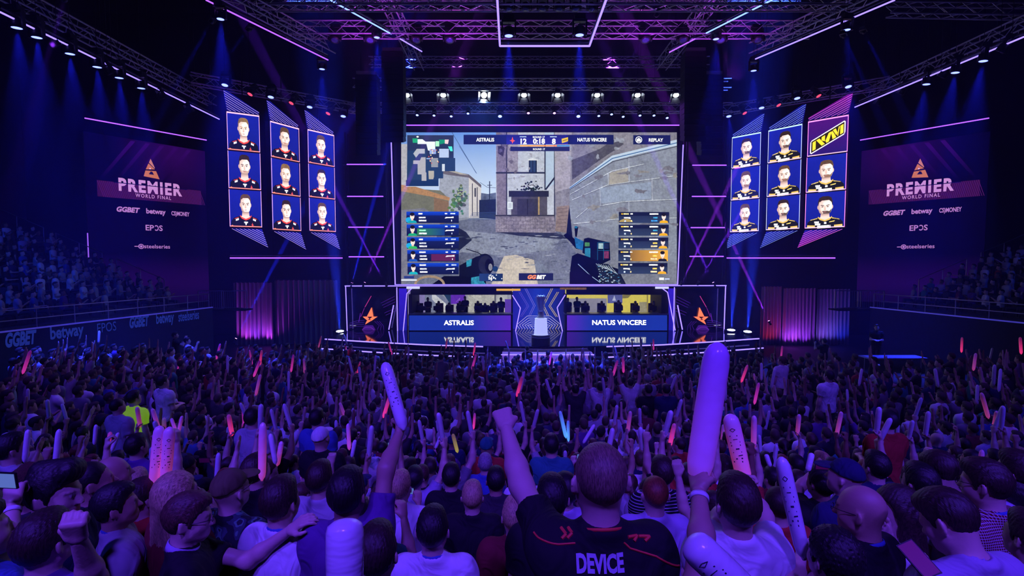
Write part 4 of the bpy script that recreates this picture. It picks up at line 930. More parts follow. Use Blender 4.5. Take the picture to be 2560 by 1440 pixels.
# ------------------------------------------------------------------ portrait columns
V_PIC = picture('portrait picture', 1.5, 3.0)
def portrait(p, cx, y0, h, team, seed, asp):
    """head and shoulders of a player in jersey; cell from y0 down to y0+h, width 1; asp: cell height / width in metres"""
    r = random.Random(seed)
    k = 1 / asp                                # x units per y unit (both in metres)
    X = lambda x: cx + x * h * asp * k if False else cx + x
    q = lambda x, y: (cx + x, y0 + y * h)
    hs = r.uniform(-.02, .03); hw = r.uniform(.150, .165) if team == 'n' else r.uniform(.140, .152)
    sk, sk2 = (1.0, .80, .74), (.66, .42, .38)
    hair = [(.03, .015, .012), (.10, .05, .03), (.22, .12, .06)][r.choice((0, 0, 1)) if team == 'n' else r.choice((0, 1, 2))]
    sh = [(-.46, 1), (-.44, .84), (-.36, .755), (-.17, .70), (.17, .70), (.36, .755), (.44, .84), (.46, 1)]
    p.poly([q(x, y) for x, y in sh], (.006, .006, .022) if team == 'a' else (.008, .008, .010), .25)
    ac = (.85, .06, .05) if team == 'a' else (.75, .45, .10)
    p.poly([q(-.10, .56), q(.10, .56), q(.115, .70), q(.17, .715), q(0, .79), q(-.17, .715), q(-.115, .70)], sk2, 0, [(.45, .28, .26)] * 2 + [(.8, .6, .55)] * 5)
    p.line([q(-.175, .695), q(-.12, .755), q(0, .80), q(.12, .755), q(.175, .695)], .014, ac)
    for s_ in (-1, 1): p.ell(*q(s_ * (hw + .012), .40 + hs), .022, .055 * h, sk2, n=10)
    hw *= 1.06; hx = [(-hw, .34), (-hw * .98, .46), (-hw * .78, .56), (-hw * .35, .615), (hw * .35, .615), (hw * .78, .56), (hw * .98, .46), (hw, .34), (hw * .86, .21), (hw * .4, .155), (-hw * .4, .155), (-hw * .86, .21)]
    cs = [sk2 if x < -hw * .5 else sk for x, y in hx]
    p.poly([q(x, y + hs) for x, y in hx], sk, .05, cs)
    if team == 'n' or r.random() < .35: p.poly([q(x, y + hs) for x, y in ((-hw * .97, .44), (-hw * .78, .56), (-hw * .35, .615), (hw * .35, .615), (hw * .78, .56), (hw * .97, .44), (hw * .62, .52), (hw * .3, .505), (-hw * .3, .505), (-hw * .62, .52))], tuple(c * 2.2 + .03 for c in hair) if team == 'n' else (.55, .36, .30), .2)
    top = r.uniform(.09, .12)
    p.poly([q(x, y + hs) for x, y in ((-hw * 1.03, .37), (-hw * 1.06, .25), (-hw * .85, top + .03), (-hw * .4, top - .01), (hw * .4, top - .01), (hw * .85, top + .03), (hw * 1.06, .25), (hw * 1.03, .37), (hw * .9, .27), (hw * .55, .21), (-hw * .5, .215), (-hw * .9, .28))], hair, .4)
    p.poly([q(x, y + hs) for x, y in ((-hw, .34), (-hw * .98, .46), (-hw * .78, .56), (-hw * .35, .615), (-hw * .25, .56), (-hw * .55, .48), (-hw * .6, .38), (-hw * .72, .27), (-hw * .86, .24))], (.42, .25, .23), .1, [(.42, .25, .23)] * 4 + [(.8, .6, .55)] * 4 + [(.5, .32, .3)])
    p.poly([q(x, y + hs) for x, y in ((-hw * .3, .27), (hw * .55, .26), (hw * .5, .33), (-hw * .2, .335))], (1.15, .98, .92)); p.ell(*q(hw * .5, .46 + hs), .035, .03 * h, (1.12, .92, .86), n=10)
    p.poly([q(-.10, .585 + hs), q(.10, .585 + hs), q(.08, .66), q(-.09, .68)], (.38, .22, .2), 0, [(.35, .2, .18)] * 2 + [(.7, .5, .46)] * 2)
    for s_ in (-1, 1):
        p.poly([q(s_ * .028, .352 + hs), q(s_ * .10, .335 + hs), q(s_ * .118, .352 + hs), q(s_ * .03, .372 + hs)], tuple(c * 1.5 + .02 for c in hair))
        p.ell(*q(s_ * .066, .392 + hs), .030, .014 * h, (.25, .13, .12), n=10); p.ell(*q(s_ * .066, .393 + hs), .012, .010 * h, (.02, .015, .02), n=8)
    p.poly([q(-.016, .37 + hs), q(.006, .37 + hs), q(.03, .475 + hs), q(-.028, .48 + hs)], (.70, .46, .41)); p.poly([q(-.028, .475 + hs), q(.03, .475 + hs), q(.0, .49 + hs)], (.42, .22, .2))
    p.poly([q(-.055, .535 + hs), q(0, .528 + hs), q(.055, .535 + hs), q(0, .55 + hs)], (.45, .16, .15))
    if team == 'a':
        for s_ in (-1, 1): p.poly([q(s_ * .22, .735), q(s_ * .34, .775), q(s_ * .35, .79), q(s_ * .22, .75)], ac); p.line([q(s_ * .22, .79), q(s_ * .31, .82)], .016, (.9, .9, 1), .8)
        p.line([q(-.06, .875), q(.06, .875)], .012, (.8, .8, .9), .9); p.poly([q(-.03, .90), q(.03, .90), q(.012, .95), q(-.012, .95)], (.9, .9, 1), .7)
        p.poly([q(.20, .88), q(.215, .935), q(.245, .95), q(.21, .96), q(.19, .985), q(.185, .95), q(.155, .94), q(.19, .93)], (1, .08, .08)); p.poly([q(-.46, .975), q(-.42, .955), q(-.36, .985), q(-.46, 1)], (1, .2, .1))
    else:
        for s_ in (-1, 1): p.poly([q(s_ * .18, .715), q(s_ * .36, .76), q(s_ * .37, .785), q(s_ * .19, .745)], (.55, .38, .12), .8); p.poly([q(s_ * .46, 1), q(s_ * .43, .935), q(s_ * .30, .93), q(s_ * .24, .965), q(s_ * .22, 1)], (.85, .56, .42)); p.line([q(s_ * .44, .93), q(s_ * .24, .945)], .012, ac)
        for x, y, w_ in ((-.20, .84, .06), (-.17, .90, .07), (.02, .865, .03)): p.line([q(x - w_, y), q(x + w_, y)], .017, (.75, .75, .8), .9)
        p.poly([q(.12, .83), q(.26, .80), q(.24, .835), q(.12, .855)], (.85, .6, .15), .4); p.line([q(-.18, .975), q(.16, .965)], .026, (.85, .8, .85), .9)
def column(sd, j, xl, yl0, yl1, dl, xr, dr, emblem=False):
    o = P(xl, yl0, dl); bt = P(xl, yl1, dl).z; rr = P(xr, 500, dr); rr.z = o.z; r = rr - o; H = o.z - bt; wd = r.length; u = Vector((0, 0, H))
    hue = 'blue' if not emblem else 'magenta'
    wh = ('outermost', 'middle', 'innermost')[j]
    t = thing('portrait_column', '%s tall portrait screen %s the giant screen, %s' % (wh, 'left of' if sd < 0 else 'right of', 'three players in black and red' if sd < 0 else ('yellow emblem over two players' if emblem else 'three players in black and gold')), 'screen', tuple(o + r / 2 - u), group='portrait screens')
    n = Vector((r.y, -r.x, 0)).normalized()
    if n.y > 0: n = -n
    bk = lambda x, y, e: o + r * x - u * y + n * e
    W(MB().hexa([bk(0, 1, -.35), bk(1, 1, -.35), bk(1, 1, 0), bk(0, 1, 0)], [bk(0, 0, -.35), bk(1, 0, -.35), bk(1, 0, 0), bk(0, 0, 0)]), 'cabinet', M_blk, t)
    rm = (.9, .45, 1.0) if sd < 0 else ((1., .25, .95) if emblem else (.55, .6, 1.0))
    mp = onrect(o, r, u)
    for i in range(3):
        p = Paint(lambda x, y, l: mp(x, y, l)); y0, y1 = i / 3 + .004, (i + 1) / 3 - .006
        em = emblem and i == 0
        p.rect(.012, y0, .988, y1, (.008, .014, .30) if not em else (.06, .006, .16), .12, (.006, .012, .22) if not em else (.02, .008, .14))
        if em:
            f = lambda x, y: (.5 + x, y0 + (y - x * .50) * (y1 - y0))
            p.poly([f(*a) for a in ((-.43, .40), (-.40, .36), (.40, .34), (.43, .38), (.43, .66), (.40, .72), (-.40, .86) if False else (-.40, .74), (-.43, .70))], (1, 1, 1))
            p.poly([f(*a) for a in ((-.405, .39), (.405, .37), (.405, .69), (-.405, .71))], (.02, .012, .005))
            yl = (.95, .68, .035)
            for pts in (((-.37, .43), (-.29, .43), (-.29, .67), (-.37, .67)), ((-.28, .43), (-.20, .43), (-.06, .67), (-.14, .67)), ((-.145, .43), (-.06, .43), (-.06, .60), (-.145, .52)),
                        ((-.05, .60), (.03, .43), (.10, .43), (.04, .67), (-.02, .67)), ((.09, .47), (.12, .43), (.22, .67), (.13, .67)), ((.13, .42), (.20, .42), (.245, .56), (.22, .62)), ((.24, .64), (.27, .42), (.30, .42), (.26, .67)), ((.31, .42), (.385, .42), (.385, .66), (.31, .66))):
                p.poly([f(*a) for a in pts], yl)
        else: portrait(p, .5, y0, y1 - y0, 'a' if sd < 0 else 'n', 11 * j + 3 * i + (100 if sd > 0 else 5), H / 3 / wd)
        bot = (1.0, .25, .22) if sd < 0 else (.8, .5, .7)
        p.rect(.012, y1 - .008, .988, y1, bot); p.rect(0, y0, .016, y1, rm); p.rect(.984, y0, 1, y1, rm)
        if i == 0: p.rect(0, y0, 1, y0 + .012, (1, .5, .75) if sd < 0 else (.5, .75, 1) if not emblem else (1, .3, .9))
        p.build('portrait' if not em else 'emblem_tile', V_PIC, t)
    # folded fins with light lines above and below
    fin = Paint(lambda x, y, l: mp(x, y, l))
    X = (lambda x: x) if sd < 0 else (lambda x: 1 - x)
    c0 = (.006, .007, .20) if not emblem else (.12, .004, .20)
    ln = (.62, .42, 1.0) if sd < 0 else ((.30, .42, 1.) if not emblem else (1., .18, .85))
    fin.poly([(X(-.08), -.175), (X(.04), -.175), (X(1.0), -.03), (X(1.0), -.004), (X(.0), -.004)], c0, .15, [c0, c0, c0, (.004, .004, .12), (.004, .004, .12)])
    for k in range(8):
        x0, y0_ = -.07 + .012 * k, -.170 + .021 * k; m_ = .138; x1 = min(1.0, x0 + (-.006 - y0_) / m_); xm = x0 + (x1 - x0) * (.55 + .05 * (k % 3))
        fin.line([(X(x0), y0_), (X(xm), y0_ + m_ * (xm - x0) + .002 * (k % 2)), (X(x1), y0_ + m_ * (x1 - x0))], .0024, ln)
    fin.poly([(X(.05), 1.01), (X(1), 1.01), (X(1.18), 1.17)], (.004, .004, .10), .1, [(.004, .004, .12), (.01, .01, .3), c0])
    for k in range(7):
        x0 = .06 + .125 * k; m_ = .1416; x1 = (1 - 1.125 * m_ * x0) / (1 - 1.125 * m_)
        fin.line([(X(x0), 1.012), (X(x0 + .12), 1.012 + m_ * .12), (X(x1), 1.012 + m_ * (x1 - x0))], .0024, ln)
    fin.build('fold_fins', V_PIC, t)
    W(MB().tube(bk(.5, -.0, -.2), bk(.5, -.0, -.2) + Vector((0, 0, 2.6)), .03), 'hanger', M_blk, t)
column(-1, 0, 566, 278, 568, 27.6, 653, 28.4); column(-1, 1, 673, 301, 575, 29.1, 749, 30.8); column(-1, 2, 767, 322, 578, 31.3, 836, 32.8)
column(1, 2, 1832, 343, 582, 33.4, 1900, 32.0); column(1, 1, 1923, 326, 577, 31.8, 2002, 30.2); column(1, 0, 2021, 303, 573, 29.6, 2115, 28.2, True)
def hang(t, p, dy=0.):
    p = Vector(p)
    if 14 < p.z < 24 or p.z > 11: W(MB().tube(p + Vector((0, dy, .35)), (p.x, p.y + dy, 24.9), .009, n=4), 'hanging_cable', M_blk, t)
# ------------------------------------------------------------------ light tubes of the roof and under the columns
def tube(label, a, da, b, db, mat=NEON, r=.03, g='roof light tubes'):
    t = thing('light_tube', label, 'light tube', tuple(P(*a, da)), group=g)
    pa, pb = P(*a, da), P(*b, db)
    W(MB().tube(pa, pb, r, n=6), 'tube', mat, t)
    up = Vector((0, 0, .16)); W(MB().tube(pa + up, pb + up, .05, n=6), 'mounting_rail', M_blk, t)
    for k in (.05, .35, .65, .95):
        q = pa.lerp(pb, k); W(MB().tube(q, (q.x, q.y, 24.9 if q.z > 9 else q.z + 1.75), .009, n=4), 'hanging_cable', M_blk, t)
    return t
ext = lambda a, da, b, db, k: None
tube('long violet light tube along the roof over the left grandstand', (0, 30), 17, (548, 298), 30)
tube('long violet light tube on the roof left of the portrait screens', (515, 0), 20, (820, 150), 26, NEON_P)
tube('blue white light tube on the roof ending at the left speaker column', (825, 0), 21, (978, 85), 25.3, NEON_B)
tube('short violet light tube at the top of the left speaker column', (1000, 97), 25.6, (1055, 129), 26.4)
tube('long violet light tube along the roof over the right grandstand', (2560, 92), 20, (2137, 268), 29.2)
tube('long violet light tube on the roof right of the portrait screens', (2237, 0), 20, (1878, 152), 26.1)
tube('blue white light tube on the roof ending at the right speaker column', (1930, 0), 21, (1765, 83), 25.2, NEON_B)
tube('short pink light tube at the top of the right speaker column', (1738, 97), 25.5, (1673, 131), 26.3, NEON_P)
rg = thing('roof_frame', 'open rectangular roof frame outlined in violet light over the crowd', 'light frame', tuple(P(1360, 115, 22)), group='roof light tubes')
z0 = P(1360, 115, 22).z
for a, b in (((-.5, 22), (3.2, 22)), ((-.5, 22), (-.5, 15.0)), ((3.2, 22), (3.2, 15.0)), ((-.5, 15), (3.2, 15))):
    W(MB().tube((*a, z0), (*b, z0), .04, n=6), 'tube', NEON, rg); W(MB().tube((*a, z0 + .15), (*b, z0 + .15), .05), 'frame_rail', M_blk, rg)
tube('level violet light tube under the left portrait screens', (575, 645), 28.6, (856, 645), 33.4, NEON_P, .034, 'tubes under the portrait screens')
tube('level violet light tube under the right portrait screens', (1817, 645), 33.4, (2088, 645), 28.8, NEON_P, .034, 'tubes under the portrait screens')
# ------------------------------------------------------------------ roof trusses
def truss(a, b, w_, label):
    a, b = Vector(a), Vector(b); d = (b - a).normalized(); s_ = d.cross(Vector((0, 0, 1))).normalized() * w_ / 2; u = Vector((0, 0, w_ / 2))
    t = thing('truss', label, 'truss', tuple((a + b) / 2), group='roof trusses')
    cs = (s_ + u, -s_ + u, -s_ - u, s_ - u)
    for c in cs: W(MB().tube(a + c, b + c, .035, n=6), 'chord', M_alu, t)
    m = MB(); n = int((b - a).length / (w_ * 1.1))
    for i in range(n):
        for k in range(4):
            c0, c1 = cs[k], cs[(k + 1) % 4]
            if i % 2: c0, c1 = c1, c0
            m.tube(a + d * (w_ * 1.1 * i) + c0, a + d * (w_ * 1.1 * (i + 1)) + c1, .018, n=4, caps=False)
    W(m, 'lacing', M_alu, t)
    for k in (.1, .5, .9):
        q = a.lerp(b, k) + u; W(MB().tube(q, (q.x, q.y, 24.9), .012, n=4), 'hanging_cable', M_blk, t)
TR = [((-9, 20, 15.6), (12.4, 20, 15.6), .55, 'nearest cross truss above the violet roof frame'), ((-11, 23, 17.1), (14.4, 23, 17.1), .6, 'cross truss lit purple just behind the violet roof frame'), ((-11, 25.5, 16.9), (14.4, 25.5, 16.9), .6, 'cross truss at the level of the speaker columns'),
      ((-12, 28.2, 20.0), (15.4, 28.2, 20.0), .6, 'high cross truss at the very top of the picture'), ((-9, 30.2, 15.9), (12.4, 30.2, 15.9), .5, 'truss carrying the row of white stage lanterns'), ((-10, 32.4, 15.2), (13.4, 32.4, 15.2), .5, 'truss carrying the row of small lamps over the giant screen'),
      ((-9, 33.6, 18.4), (12.4, 33.6, 18.4), .5, 'rear truss high behind the lantern row'), ((-17, 14, 14.9), (-17, 30, 14.9), .5, 'long truss over the left violet roof line'), ((20, 14, 15.0), (19.6, 29.5, 15.0), .5, 'long truss over the right violet roof line'),
      ((-16.5, 27.2, 15.2), (-9.5, 32.6, 15.2), .5, 'truss the left portrait screens hang from'), ((19.8, 27.8, 15.2), (12.6, 33.4, 15.2), .5, 'truss the right portrait screens hang from'), ((-12, 19, 16.4), (-9, 26.5, 16.4), .5, 'slanting truss over the left inner roof line'), ((15, 19, 16.4), (12, 26.5, 16.4), .5, 'slanting truss over the right inner roof line'),
      ((-5.6, 19, 17.6), (-5.6, 32, 17.6), .55, 'lengthwise truss above the left speaker columns'), ((9.0, 19, 17.6), (9.0, 32, 17.6), .55, 'lengthwise truss above the right speaker columns'), ((15.5, 22, 16.2), (21.2, 20.5, 15.4), .45, 'short slanting truss over the right grandstand')]
for q in TR: truss(*q)
# ------------------------------------------------------------------ hanging speaker columns
def array(label, px, y0, y1, d, n, wpx):
    top = P(px, y0, d); bot = P(px, y1, d); H = top.z - bot.z; wd = wpx / F * d
    t = thing('speaker_column', label, 'loudspeaker', tuple(top), group='hanging speaker columns')
    y = d; z = top.z; h = H / n
    for i in range(n):
        ang = math.radians(max(0, i - n * .5) ** 1.4 * 1.1)
        z -= h * math.cos(ang) / 1.0; y -= h * math.sin(ang) * .5
        M = Matrix.Rotation(ang, 3, 'X')
        W(MB().box((top.x, y, z + h / 2), (wd, .75, h * .93), M), 'speaker_cabinet', M_rub, t)
    W(MB().box((top.x, d, top.z + .12), (wd * .9, .7, .16)), 'flying_frame', M_steel, t)
    for s_ in (-1, 1): W(MB().tube((top.x + s_ * wd * .3, d, top.z + .2), (top.x + s_ * wd * .3, d, 17.4), .02), 'cable', M_blk, t)
array('taller hanging speaker column left of the giant screen', 984, 135, 358, 28.0, 16, 52); array('lower hanging speaker column farther left of the giant screen', 919, 192, 390, 29.5, 14, 52)
array('taller hanging speaker column right of the giant screen', 1734, 135, 356, 28.0, 16, 52); array('lower hanging speaker column farther right of the giant screen', 1776, 192, 390, 29.5, 14, 52)
# ------------------------------------------------------------------ lamps
GAIN, GAIN_THIN = 80., 5000.
LENS = emission('blue white led lens', (.13, .17, 1.0), 5.0); LENS_S = emission('ice blue small lens', (.2, .3, 1.0), 5.0); LENS_W = emission('white lantern lens', (.75, .85, 1.0), 2.2); LENS_H = emission('bright white lantern lens', (.75, .88, 1.0), 9.)
LENS_OFF = principled('unlit lens', (.05, .08, .2), .1, spec=.8)
def aim(t, d):
    t.rotation_euler = Vector(d).to_track_quat('-Z', 'Y').to_euler()
def moving_head(name, label, p, d, lens, r, group, cat='stage light'):
    t = thing(name, label, cat, tuple(p), group=group)
    k = r / .16
    hs_ = MB().lathe([(.10 * k, .30 * k), (.17 * k, .26 * k), (.19 * k, .05 * k), (.18 * k, 0)], n=18).build('housing', M_blk, t, True)
    MB().lathe([(.001, -.012 * k), (.10 * k, -.010 * k), (.155 * k, .004 * k)], n=18).build('lens', lens, hs_, True)
    m = MB()
    for s_ in (1, -1): m.box((s_ * .225 * k, 0, .22 * k), (.05 * k, .12 * k, .46 * k))
    m.box((0, 0, .47 * k), (.5 * k, .18 * k, .08 * k)).build('yoke', M_blk, t)
    MB().box((0, 0, .58 * k), (.36 * k, .28 * k, .16 * k)).build('base', M_blk, t)
    aim(t, d); hang(t, p); return t
def wash(i, px, py, d, dirv, power, col, ang, r, label, name='wash_light', lens=LENS, g='blue wash lights in the roof', blend=.9):
    p = P(px, py, d); dv = Vector(dirv).normalized()
    moving_head(name, label, p, dv, lens, r, g)
    if power: spot(p + dv * .06, p + dv * 5, power * (GAIN_THIN if ang < 5 else GAIN), col, ang, blend, .05)
ORD = ('first', 'second', 'third', 'fourth', 'fifth', 'sixth', 'seventh', 'eighth', 'ninth', 'tenth', 'eleventh', 'twelfth', 'thirteenth', 'fourteenth')
for i, (px, py) in enumerate(((42, 70), (92, 94), (175, 135), (243, 168), (298, 195), (353, 221))):
    d = 16.8 / ((1280 - px) / F); wash(i, px, py, d, (.0, .06, -1), 130, BLUE, 30, .17, 'lit blue wash light, %s from the near end of the left roof line' % ORD[i])
for i, (px, py) in enumerate(((2458, 153), (2388, 182), (2316, 211))):
    d = 19.5 / ((px - 1280) / F); wash(i, px, py, d, (-.10, .05, -1), 160, BLUE, 30, .17, 'lit blue wash light, %s from the near end of the right roof line' % ORD[i])
for px, py, d, lb in ((551, 48, 20.4, 'left inner roof line near the top edge'), (805, 173, 26, 'stage end of the left inner roof line'), (2117, 75, 21.4, 'right inner roof line near the top edge'), (1884, 177, 26, 'stage end of the right inner roof line'),
                      (942, 94, 25, 'top of the left speaker columns'), (1790, 98, 25, 'top of the right speaker columns'), (1272, 90, 21.6, 'left corner of the violet roof frame'), (1449, 88, 21.6, 'right corner of the violet roof frame')):
    big = 1272 <= px <= 1449
    wash(0, px, py, d, (.0 if not big else 0, .02, -1), 330 if big else 240, BLUE, 26 if not big else 24, .19 if big else .15, 'lit blue wash light at the ' + lb)
for i, (px, py, d) in enumerate(((562, 213, 27), (677, 243, 28.5), (774, 268, 30.4), (858, 291, 31.8), (2121, 217, 27.4), (1993, 246, 29.4), (1904, 270, 31.3), (1822, 291, 32.8))):
    wash(i, px, py, d, (0, -.25, -1), 110, BLUE, 30, .17, 'lit blue wash light above the %s portrait screens, %s from the outside' % ('left' if i < 4 else 'right', ORD[i % 4]))
# white lanterns with barn doors in front of the giant screen
for i, px in enumerate((1017, 1108, 1210, 1310, 1394, 1493, 1594, 1690)):
    p = P(px, 238, 30.0); hot = px == 1210
    t = thing('stage_lantern', 'white stage lantern with barn doors over the giant screen, %s from the left%s' % (ORD[i], ', brightly lit' if hot else ''), 'stage light', tuple(p), group='white lanterns over the giant screen')
    hs_ = MB().lathe([(.15, .34), (.2, .28), (.21, .0)], n=16).build('housing', M_blk, t, True); MB().lathe([(.001, -.03), (.12, -.02), (.19, .01)], n=16).build('lens', LENS_H if hot else LENS_W, hs_, True)
    for s_, ax in ((1, 0), (-1, 0), (1, 1), (-1, 1)):
        m = MB(); e = .2
        pts = [(-.18, e, 0), (.18, e, 0), (.27, e + .14, -.28), (-.27, e + .14, -.28)]
        pts = [(x, y * s_, z) if ax else (y * s_, x, z) for x, y, z in pts]
        m.prism(pts, (0, .012 * s_, .006) if ax else (.012 * s_, 0, .006)).build('barn_door', M_steel, hs_)
    MB().path([(.24, 0, .1), (.24, 0, .5), (-.24, 0, .5), (-.24, 0, .1)], .018).build('yoke', M_blk, t); MB().tube((0, 0, .5), (0, 0, .75), .03).build('clamp', M_blk, t)
    tg = Vector((AX + (p.x - AX) * .5, 27.0, 2.0)) if not hot else Vector((0.9, 12, 1.0))
    aim(t, (Vector((p.x * .92, 25.5, 9)) - p) if not hot else (Vector((.3, 16, 5.9)) - p))
    hang(t, p)
    if hot: spot(p + (Vector((bx, by, 2.9)) - p).normalized() * .3, (bx, by, 2.9), 6000, ICE, 9, .5, .1); spot(p + Vector((0, -.2, -.3)), (p.x - .6, 27, 5), 2600, (.08, .26, 1), 150, 1., .1)
    elif 1200 < px < 1600: spot(p + Vector((0, -.15, -.4)), (p.x + .3, 27.5, 6), 1500, (.05, .18, 1), 70, 1., .1)
for i, (px, py, c) in enumerate(((1043, 288, 0), (1085, 289, 0), (1128, 291, 0), (1170, 284, 0), (1250, 291, 1), (1321, 283, 2), (1386, 283, 2), (1446, 291, 1), (1497, 290, 0), (1529, 286, 0), (1558, 292, 0), (1600, 289, 0), (1635, 289, 0), (1668, 295, 0))):
    wash(0, px, py, 32.0, (0, -.5, -1), 26 if c == 1 else 0, BLUE, 40, .13 if c == 1 else .09, 'small lit lamp over the giant screen, %s from the left' % ORD[i], 'pin_light', LENS_S if c != 2 else emission('violet small lens', (.6, .2, 1), 9.), 'small lamps over the giant screen')
# unlit moving heads
for i, (px, py, d) in enumerate(((143, 116, 19.3), (280, 184, 21.7), (410, 246, 25), (478, 281, 27.2))):
    wash(0, px, py, d, (.4, .6, -1), 0, BLUE, 10, .16, 'unlit dark lamp under the left roof line, %s from its near end' % ORD[i], 'moving_head', LENS_OFF, 'unlit lamps')
for i, (px, py, d) in enumerate(((2500, 130, 20.8), (2352, 193, 23.8), (2248, 235, 26.4), (2190, 262, 28))):
    wash(0, px, py, d, (-.4, .6, -1), 0, BLUE, 10, .16, 'unlit dark lamp under the right roof line, %s from its near end' % ORD[i], 'moving_head', LENS_OFF, 'unlit lamps')
RED_L = emission('dim red lens', (1, .08, .2), 1.2)
for sd in (-1, 1):
    for i, (px, py, d) in enumerate(((625, 236, 27.6), (728, 258, 29.3), (820, 284, 31)) if sd < 0 else ((2047, 240, 28.4), (1947, 263, 30.2), (1862, 283, 32))):
        wash(0, px, py, d, (.3 * sd, -.5, -1), 0, BLUE, 10, .15, 'lamp with a dim red lens above the %s portrait screens, %s from the outside' % ('left' if sd < 0 else 'right', ORD[i]), 'moving_head', RED_L, 'red lamps')
for i in range(6):
    for k, (y, z) in enumerate(((20, 15.25), (23, 16.7))):
        x = -.1 + .62 * i * 1.0
        if k == 0: wash(0, *PX((x, y, z)), y, (0, -.15, -1), 0, BLUE, 10, .14, 'unlit lamp inside the violet roof frame, %s from the left' % ORD[i], 'moving_head', LENS_OFF, 'unlit lamps')
for i, x in enumerate((-8.5, -6.8, -4.6, -3.0, 6.4, 8.2, 10.0, 11.8)):
    wash(0, *PX((x, 25.5, 16.4)), 25.5, (0, -.4, -1), 0, BLUE, 10, .2, 'unlit lamp under the speaker level truss, %s from the left' % ORD[i], 'moving_head', LENS_OFF, 'unlit lamps')
# floor lamps with upward beams and thin beams from the top of the set
for px, py, d, lb in ((1828, 825, 32.0, 'floor lamp throwing a blue beam upward beside the right star bay'), (1869, 829, 31.6, 'outer floor lamp throwing a blue beam upward at the right stage end'), (850, 828, 31.8, 'floor lamp throwing a blue beam upward at the left stage end')):
    wash(0, px, py, d, (-.03 if px > 1280 else .0, -.16, 1), 2600, (.03, .08, 1), 11, .26, lb, 'moving_head', emission('bright white lens', (.75, .8, 1), 25.), 'floor lamps of the stage', .8)
for i, (px, py, dx, dz, c) in enumerate(((912, 706, .42, 1, MAG), (962, 706, -.55, 1, PUR), (880, 707, .25, 1, BLUE), (1706, 703, .5, 1, MAG), (1748, 703, .62, 1, PUR), (1783, 706, -.45, 1, PUR), (1922, 802, -.45, 1, MAG), (590, 846, .5, 1, BLUE))):
    wash(0, px, py, 32.4 if i < 6 else 34, (dx, .1, dz), 260, c, 2.6, .07, 'tiny lamp throwing a thin violet beam, %s from the left' % ORD[(1, 2, 0, 3, 4, 5, 6, 7)[i]] if i < 6 else ('tiny lamp with a thin red beam at the foot of the right drapes' if i == 6 else 'tiny lamp with a thin blue beam at the foot of the left drapes'), 'pin_light', emission('violet pin lens', (.9, .3, 1), 8.), 'thin beam lamps', .3)
# roof lamps throwing thin beams down across the dark
for i, (a, da, b, db, c) in enumerate((((528, 55), 20.5, (420, 250), 24, BLUE), ((620, 75), 22, (480, 260), 26, BLUE), ((2160, 80), 21.5, (2240, 240), 26, BLUE), ((2110, 90), 21.5, (2190, 270), 27, BLUE), ((1640, 40), 22, (1390, 470), 33, PUR), ((160, 0), 17, (130, 110), 19, PUR))):
    wash(0, *a, da, P(*b, db) - P(*a, da), 12, c, 3., .08, 'small lamp throwing a thin beam through the dark roof, %s' % ('over the left stand', 'left of the portrait screens', 'over the right stand', 'right of the portrait screens', 'above the giant screen', 'at the upper left corner')[i], 'pin_light', LENS_OFF, 'roof beam lamps', .3)
# ------------------------------------------------------------------ drapes beside the stage
M_drape = principled('black velvet drape', (.30, .26, .32), .9)
def drape(label, xa, xb, d, ytop, ybot, group='drapes beside the stage', n=9):
    a, b = P(xa, ybot, d), P(xb, ybot, d); zt = P(xa, ytop, d).z; zb = a.z; wd = b.x - a.x
    m = MB(); nx, nz = n * 10, 10
    for j in range(nz + 1):
        for i in range(nx + 1):
            u = i / nx; v = j / nz
            m.v.append((a.x + u * wd, d + .16 * math.sin(u * n * 2 * math.pi + .5 * math.sin(v * 3 + u * 9)) * (.35 + .65 * (1 - v)), zb + (zt - zb) * v))
    m.f = [(j * (nx + 1) + i, j * (nx + 1) + i + 1, (j + 1) * (nx + 1) + i + 1, (j + 1) * (nx + 1) + i) for j in range(nz) for i in range(nx)]
    t = thing('drape', label, 'curtain', (a.x + wd / 2, d, zb), group=group)
    W(m, 'cloth', M_drape, t, True); W(MB().tube((a.x, d, zt), (b.x, d, zt), .04), 'rod', M_blk, t); return a, b, zb, zt
def up(px, py, d, h, col, pw, ang=26): 
    p = P(px, py, d); spot(p, p + Vector((0, .22, 1)), pw * .9, col, 125, 1., .06, 'drape_uplight')
drape('purple lit drape at the left of the stage', 588, 684, 36.0, 706, 862); drape('dark drape between the purple drape and the left stage end', 690, 846, 36.3, 700, 860, n=12)
drape('faintly red lit drape beside the right stage end', 1900, 1950, 36.2, 716, 868, n=6); drape('purple lit drape right of the stage', 1955, 2034, 36.0, 720, 868); drape('blue lit drape at the far right of the stage', 2040, 2120, 36.2, 722, 872)
for px, c, pw in ((612, MAG, 150), (636, PUR, 160), (668, (.5, .05, 1), 200), (1968, (.4, .05, 1), 170), (1990, (.42, .06, 1), 210), (2018, PUR, 150), (2060, (.25, .1, 1), 170), (2085, (.15, .1, 1), 130), (2112, BLUE, 120), (1925, (1, .04, .1), 50), (1942, (1, .04, .1), 40)): up(px, 856 if px < 1280 else 862, 35.45, 3, c, pw)
tbp = P(2232, 893, 21.5)
t = thing('table', 'small folding table by the right wall of the hall', 'table', tuple(tbp)); MB().box((0, 0, 0), (2.4, .7, .05)).build('table_top', principled('blue table', (.3, .35, .6), .5), t)
for x in (-1, 1): MB().path([(x, -.25, -.02), (x, -.25, -.72), (x, .25, -.72), (x, .25, -.02)], .02).build('leg', M_steel, t)
